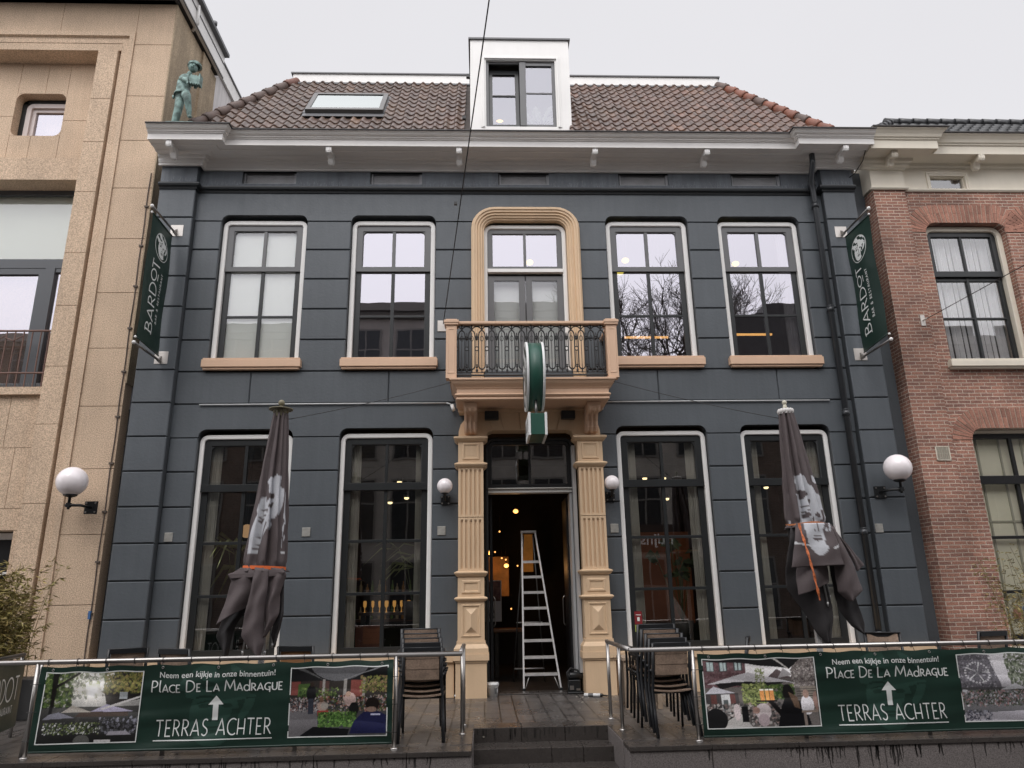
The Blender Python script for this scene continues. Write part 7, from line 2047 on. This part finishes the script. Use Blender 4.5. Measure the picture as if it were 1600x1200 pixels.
m = MB(); m.box(1.82, 2.34, 10.2, 10.7, .60, .64)
for xx in (1.84, 2.26): 
    for yy in (10.22, 10.62): m.box(xx, xx + .06, yy, yy + .06, 0, .60)
WG = M('greige_wood', (.33, .25, .18), .7, var=.15, vs=6)
m.build('frame', WG, e, bev=.004)
m = MB()
for i in range(4): m.box(1.91 + i * .09, 1.985 + i * .09, 10.235, 10.25, .08, .60)
for i in range(5): m.box(1.845, 1.86, 10.29 + i * .067, 10.345 + i * .067, .08, .60)
m.build('slat', M('greige_dark', (.10, .075, .055), .8), e)

# ================================================================= ladder, bucket, tools in the doorway
def ladder():
    AL = M('aluminium', (.72, .71, .70), .42, metal=.45, var=.15, vs=8)
    e = thing('step_ladder', 'tall aluminium step ladder standing open in the restaurant doorway', 'ladder', (.9, 12.7, 0))
    yb, yt, H = 12.42, 12.95, 2.52
    xb, xt = (.62, 1.215), (.665, .895)
    L = lambda a, b, t: a + (b - a) * t
    for k in (0, 1):
        m = MB(); n = 2
        p0 = Vector((xb[k], yb, 0)); p1 = Vector((xt[k], yt, H)); w = Vector((.014, 0, 0)); d = Vector((0, .028, 0))
        m.add([p0 - w - d, p0 + w - d, p0 + w + d, p0 - w + d, p1 - w - d, p1 + w - d, p1 + w + d, p1 - w + d], [(0, 1, 5, 4), (1, 2, 6, 5), (2, 3, 7, 6), (3, 0, 4, 7), (4, 5, 6, 7), (3, 2, 1, 0)]); m.build('side_rail', AL, e, bev=.003)
        f = MB(); f.box(xb[k] - .025, xb[k] + .025, yb - .04, yb + .04, 0, .045); f.build('rubber_foot', BLACKM, e, bev=.006)
    for i in range(8):
        z = .25 + i * .252; t = z / H; m = MB(); a, b = L(xb[0], xt[0], t), L(xb[1], xt[1], t); y = L(yb, yt, t)
        m.box(a + .01, b - .01, y - .035, y + .045, z - .014, z + .012); m.box(a + .01, b - .01, y - .035, y - .028, z - .03, z - .014); m.build('tread', AL, e)
    m = MB(); m.box(xt[0] - .02, xt[1] + .02, yt - .04, yt + .10, H - .02, H + .02); m.build('top_cap', AL, e, bev=.004)
    for k, xx in enumerate((.50, 1.06)):
        m = MB(); m.tube([((.70, .86)[k], yt + .06, H - .05), (xx, 13.75, 0)], .012, 8); m.build('rear_leg', M('alu_dark', (.25, .25, .25), .4, metal=.7), e)
    m = MB(); m.tube([(.52, 13.68, .22), (1.05, 13.68, .22)], .012, 8); m.tube([(.56, 13.45, 1.0), (1.02, 13.45, 1.0)], .01, 8); m.build('rear_brace', AL, e)
    m = MB(); m.tube([(.64, 12.45, .02), (.72, 12.47, .235)], .006, 6); m.tube([(1.19, 12.45, .02), (1.10, 12.47, .235)], .006, 6); m.build('brace', AL, e)
ladder()
e = thing('paint_bucket', 'small white plastic bucket with printed label beside the left portico base', 'bucket', (.14, 11.86, 0))
m = MB(); m.lathe([(0, 0.0), (.075, 0), (.088, .16), (.094, .165), (.094, .185), (.088, .19), (.09, .20), (0, .20)], .12, 11.86, 28); m.build('bucket_body', M('bucket_white', (.72, .72, .71), .35, var=.05), e)
m = MB(); n = 8
m.strips([[(.12 + .0895 * cos(a), 11.86 + .0895 * sin(a), z) for a in [(-70 + 45 * i / n) * pi / 180 for i in range(n + 1)]] for z in (.05, .13)]); m.build('label_print', M('label_dark', (.10, .10, .10), .5), e)
m = MB()
m.strips([[(.12 + .090 * cos(a), 11.86 + .090 * sin(a), z) for a in [(-45 + 16 * i / n) * pi / 180 for i in range(n + 1)]] for z in (.06, .12)]); m.build('label_print', M('label_grey', (.5, .5, .5), .5), e)
m = MB(); m.tube([(.03 + .09 * (1 - cos(a * pi / 8)), 11.80 - .02 * sin(a * pi / 8), .17 - .05 * sin(a * pi / 8)) for a in range(9)], .003, 6); m.build('handle', STEEL, e)
e = thing('power_tool', 'black power tool standing by the right side of the doorway', 'tool', (1.38, 12.0, 0))
m = MB(); m.box(1.26, 1.50, 11.92, 12.09, .0, .035); m.box(1.28, 1.47, 11.94, 12.08, .035, .20); m.tube([(1.30, 12.0, .26), (1.50, 12.02, .25)], .055, 12); m.build('tool_body', BLACKM, e, bev=.012)
m = MB(); m.tube([(1.29, 12.0, .19), (1.27, 12.0, .30), (1.33, 12.02, .36), (1.44, 12.03, .33), (1.47, 12.03, .24)], .016, 8); m.build('handle', M('rubber', (.02, .02, .02), .8), e)
m = MB(); m.box(1.30, 1.36, 11.934, 11.94, .06, .12); m.box(1.40, 1.46, 11.934, 11.94, .05, .08); m.tube([(1.51, 12.02, .25), (1.53, 12.02, .25)], .03, 10); m.build('metal_detail', STEEL, e)
m = MB(); m.tube([(1.45, 12.0, .05), (1.58, 11.85, .01), (1.72, 11.9, .01), (1.75, 11.75, .012), (1.62, 11.7, .012)], .006, 6); m.build('power_cord', BLACKM, e)
e = thing('sealant_cartridge', 'white sealant cartridge with black nozzle lying by the right portico base', 'cartridge', (1.62, 11.55, 0))
m = MB(); m.tube([(1.47, 11.60, .026), (1.70, 11.53, .026)], .026, 16); m.build('cartridge_tube', M('bucket_white', (.72, .72, .71), .35), e)
m = MB(); m.tube([(1.53, 11.5817, .026), (1.60, 11.5604, .026)], .0265, 16, caps=False); m.build('label_print', M('label_dark', (.10, .10, .10), .5), e)
m = MB(); m.tube([(1.70, 11.53, .026), (1.735, 11.52, .026)], .024, 12); m.tube([(1.735, 11.52, .026), (1.83, 11.49, .022)], [.012, .004], 8); m.build('nozzle', BLACKM, e)
rnd = random.Random(6)
m = MB()
for i in range(70):
    x, y = rnd.uniform(-1.6, 3.6), rnd.uniform(8.3, 11.6)
    if rnd.random() < .5: x, y = rnd.uniform(1.3, 2.4), rnd.uniform(11.0, 11.6)
    r = rnd.uniform(.003, .010); m.box(x - r, x + r, y - r * .7, y + r * .7, .001, .001 + r * .6)
m.build('paint_flakes', M('flake', (.5, .46, .38), .8), None, kind='stuff'); 
bpy.data.objects['paint_flakes']['label'] = 'tiny pale paint flakes scattered over the dark paving'; bpy.data.objects['paint_flakes']['category'] = 'debris'

# small stickers in the third window
m = MB(); m.box(2.40, 2.52, 12.15, 12.153, .98, 1.18); s_ = m.build('window_sticker', M('sticker_red', (.22, .025, .03), .4), None, origin=(2.46, 12.15, .9)); tag(s_, 'small red and yellow-green sticker in the lower left corner of the third ground-floor window', 'sticker')
k = MB(); k.box(2.40, 2.52, 12.15, 12.153, .87, .975); k.build('sticker_lower', M('sticker_green', (.35, .42, .10), .4), s_)
k = MB(); k.box(2.44, 2.48, 12.146, 12.1495, 1.03, 1.09); k.box(2.42, 2.50, 12.146, 12.1495, 1.12, 1.13); k.build('sticker_mark', PRINT_W, s_)

# ================================================================= plants at both ends
def bamboo(name, label, x, y, z0, h, n, seed, spread, mat, leaf=.11, cnt=34, grp=None):
    e = thing(name, label, 'plant', (x, y, z0), grp)
    MB().box(x - .4, x + .4, y - .2, y + .25, z0, z0 + .5).build('planter_box', M('planter_dark', (.05, .05, .05), .6), e, bev=.01)
    rnd = random.Random(seed); st = MB(); lf = MB(); lf.usec = True
    for i in range(n):
        bx, by = x + rnd.uniform(-.30, .30), y + rnd.uniform(-.15, .15); hh = h * rnd.uniform(.6, 1.0); dx, dy = rnd.uniform(-1, 1) * spread, rnd.uniform(-.3, .3) * spread
        pts = [Vector((bx + dx * (t / 8) ** 1.8, by + dy * (t / 8) ** 1.8, z0 + .45 + (hh - .45) * t / 8)) for t in range(9)]
        st.tube(pts, [.007 - .0006 * t for t in range(9)], 5)
        for j in range(cnt):
            t = rnd.uniform(.2, 1) * 8; k = min(7, int(t)); p = pts[k].lerp(pts[k + 1], t - k)
            tw = Vector((rnd.uniform(-1, 1), rnd.uniform(-1, 1), rnd.uniform(-.1, .7))).normalized() * rnd.uniform(.04, .22)
            q = p + tw
            for w in range(3):
                d = (tw.normalized() + Vector((rnd.uniform(-1, 1), rnd.uniform(-1, 1), rnd.uniform(-1.1, .2)))).normalized()
                s = d.cross(Vector((rnd.uniform(-1, 1), rnd.uniform(-1, 1), .3))).normalized() * leaf * .085; l = leaf * rnd.uniform(.6, 1.3)
                g = rnd.uniform(.55, 1.5); c = (.20 * g, .17 * g, .055 * g) if rnd.random() < .65 else (.30 * g, .23 * g, .09 * g)
                lf.add([q, q + d * l * .45 + s, q + d * l, q + d * l * .45 - s], [(0, 1, 2, 3)], c)
    st.build('stem', M('cane', (.20, .16, .07), .6), e, nrm=False); lf.build('foliage', mat, e, nrm=False, weld=False)
BL = M('bamboo_leaf', (.15, .15, .05), .55, attr=True, spec=.3)
bamboo('bamboo_plant', 'dense yellow-green bamboo in a planter before the tan stone building', -6.56, 10.4, 0, 1.95, 56, 3, .20, BL, .10, 64)
bamboo('bamboo_plant', 'taller leaning bamboo shoots beside the tan stone pier', -6.35, 10.8, 0, 2.15, 5, 5, .30, BL, .10, 26)
bamboo('twiggy_shrub', 'twiggy yellow-green shrub before the ground window of the brick house', 7.85, 10.9, 0, 2.15, 13, 9, .42, BL, .075, 30)
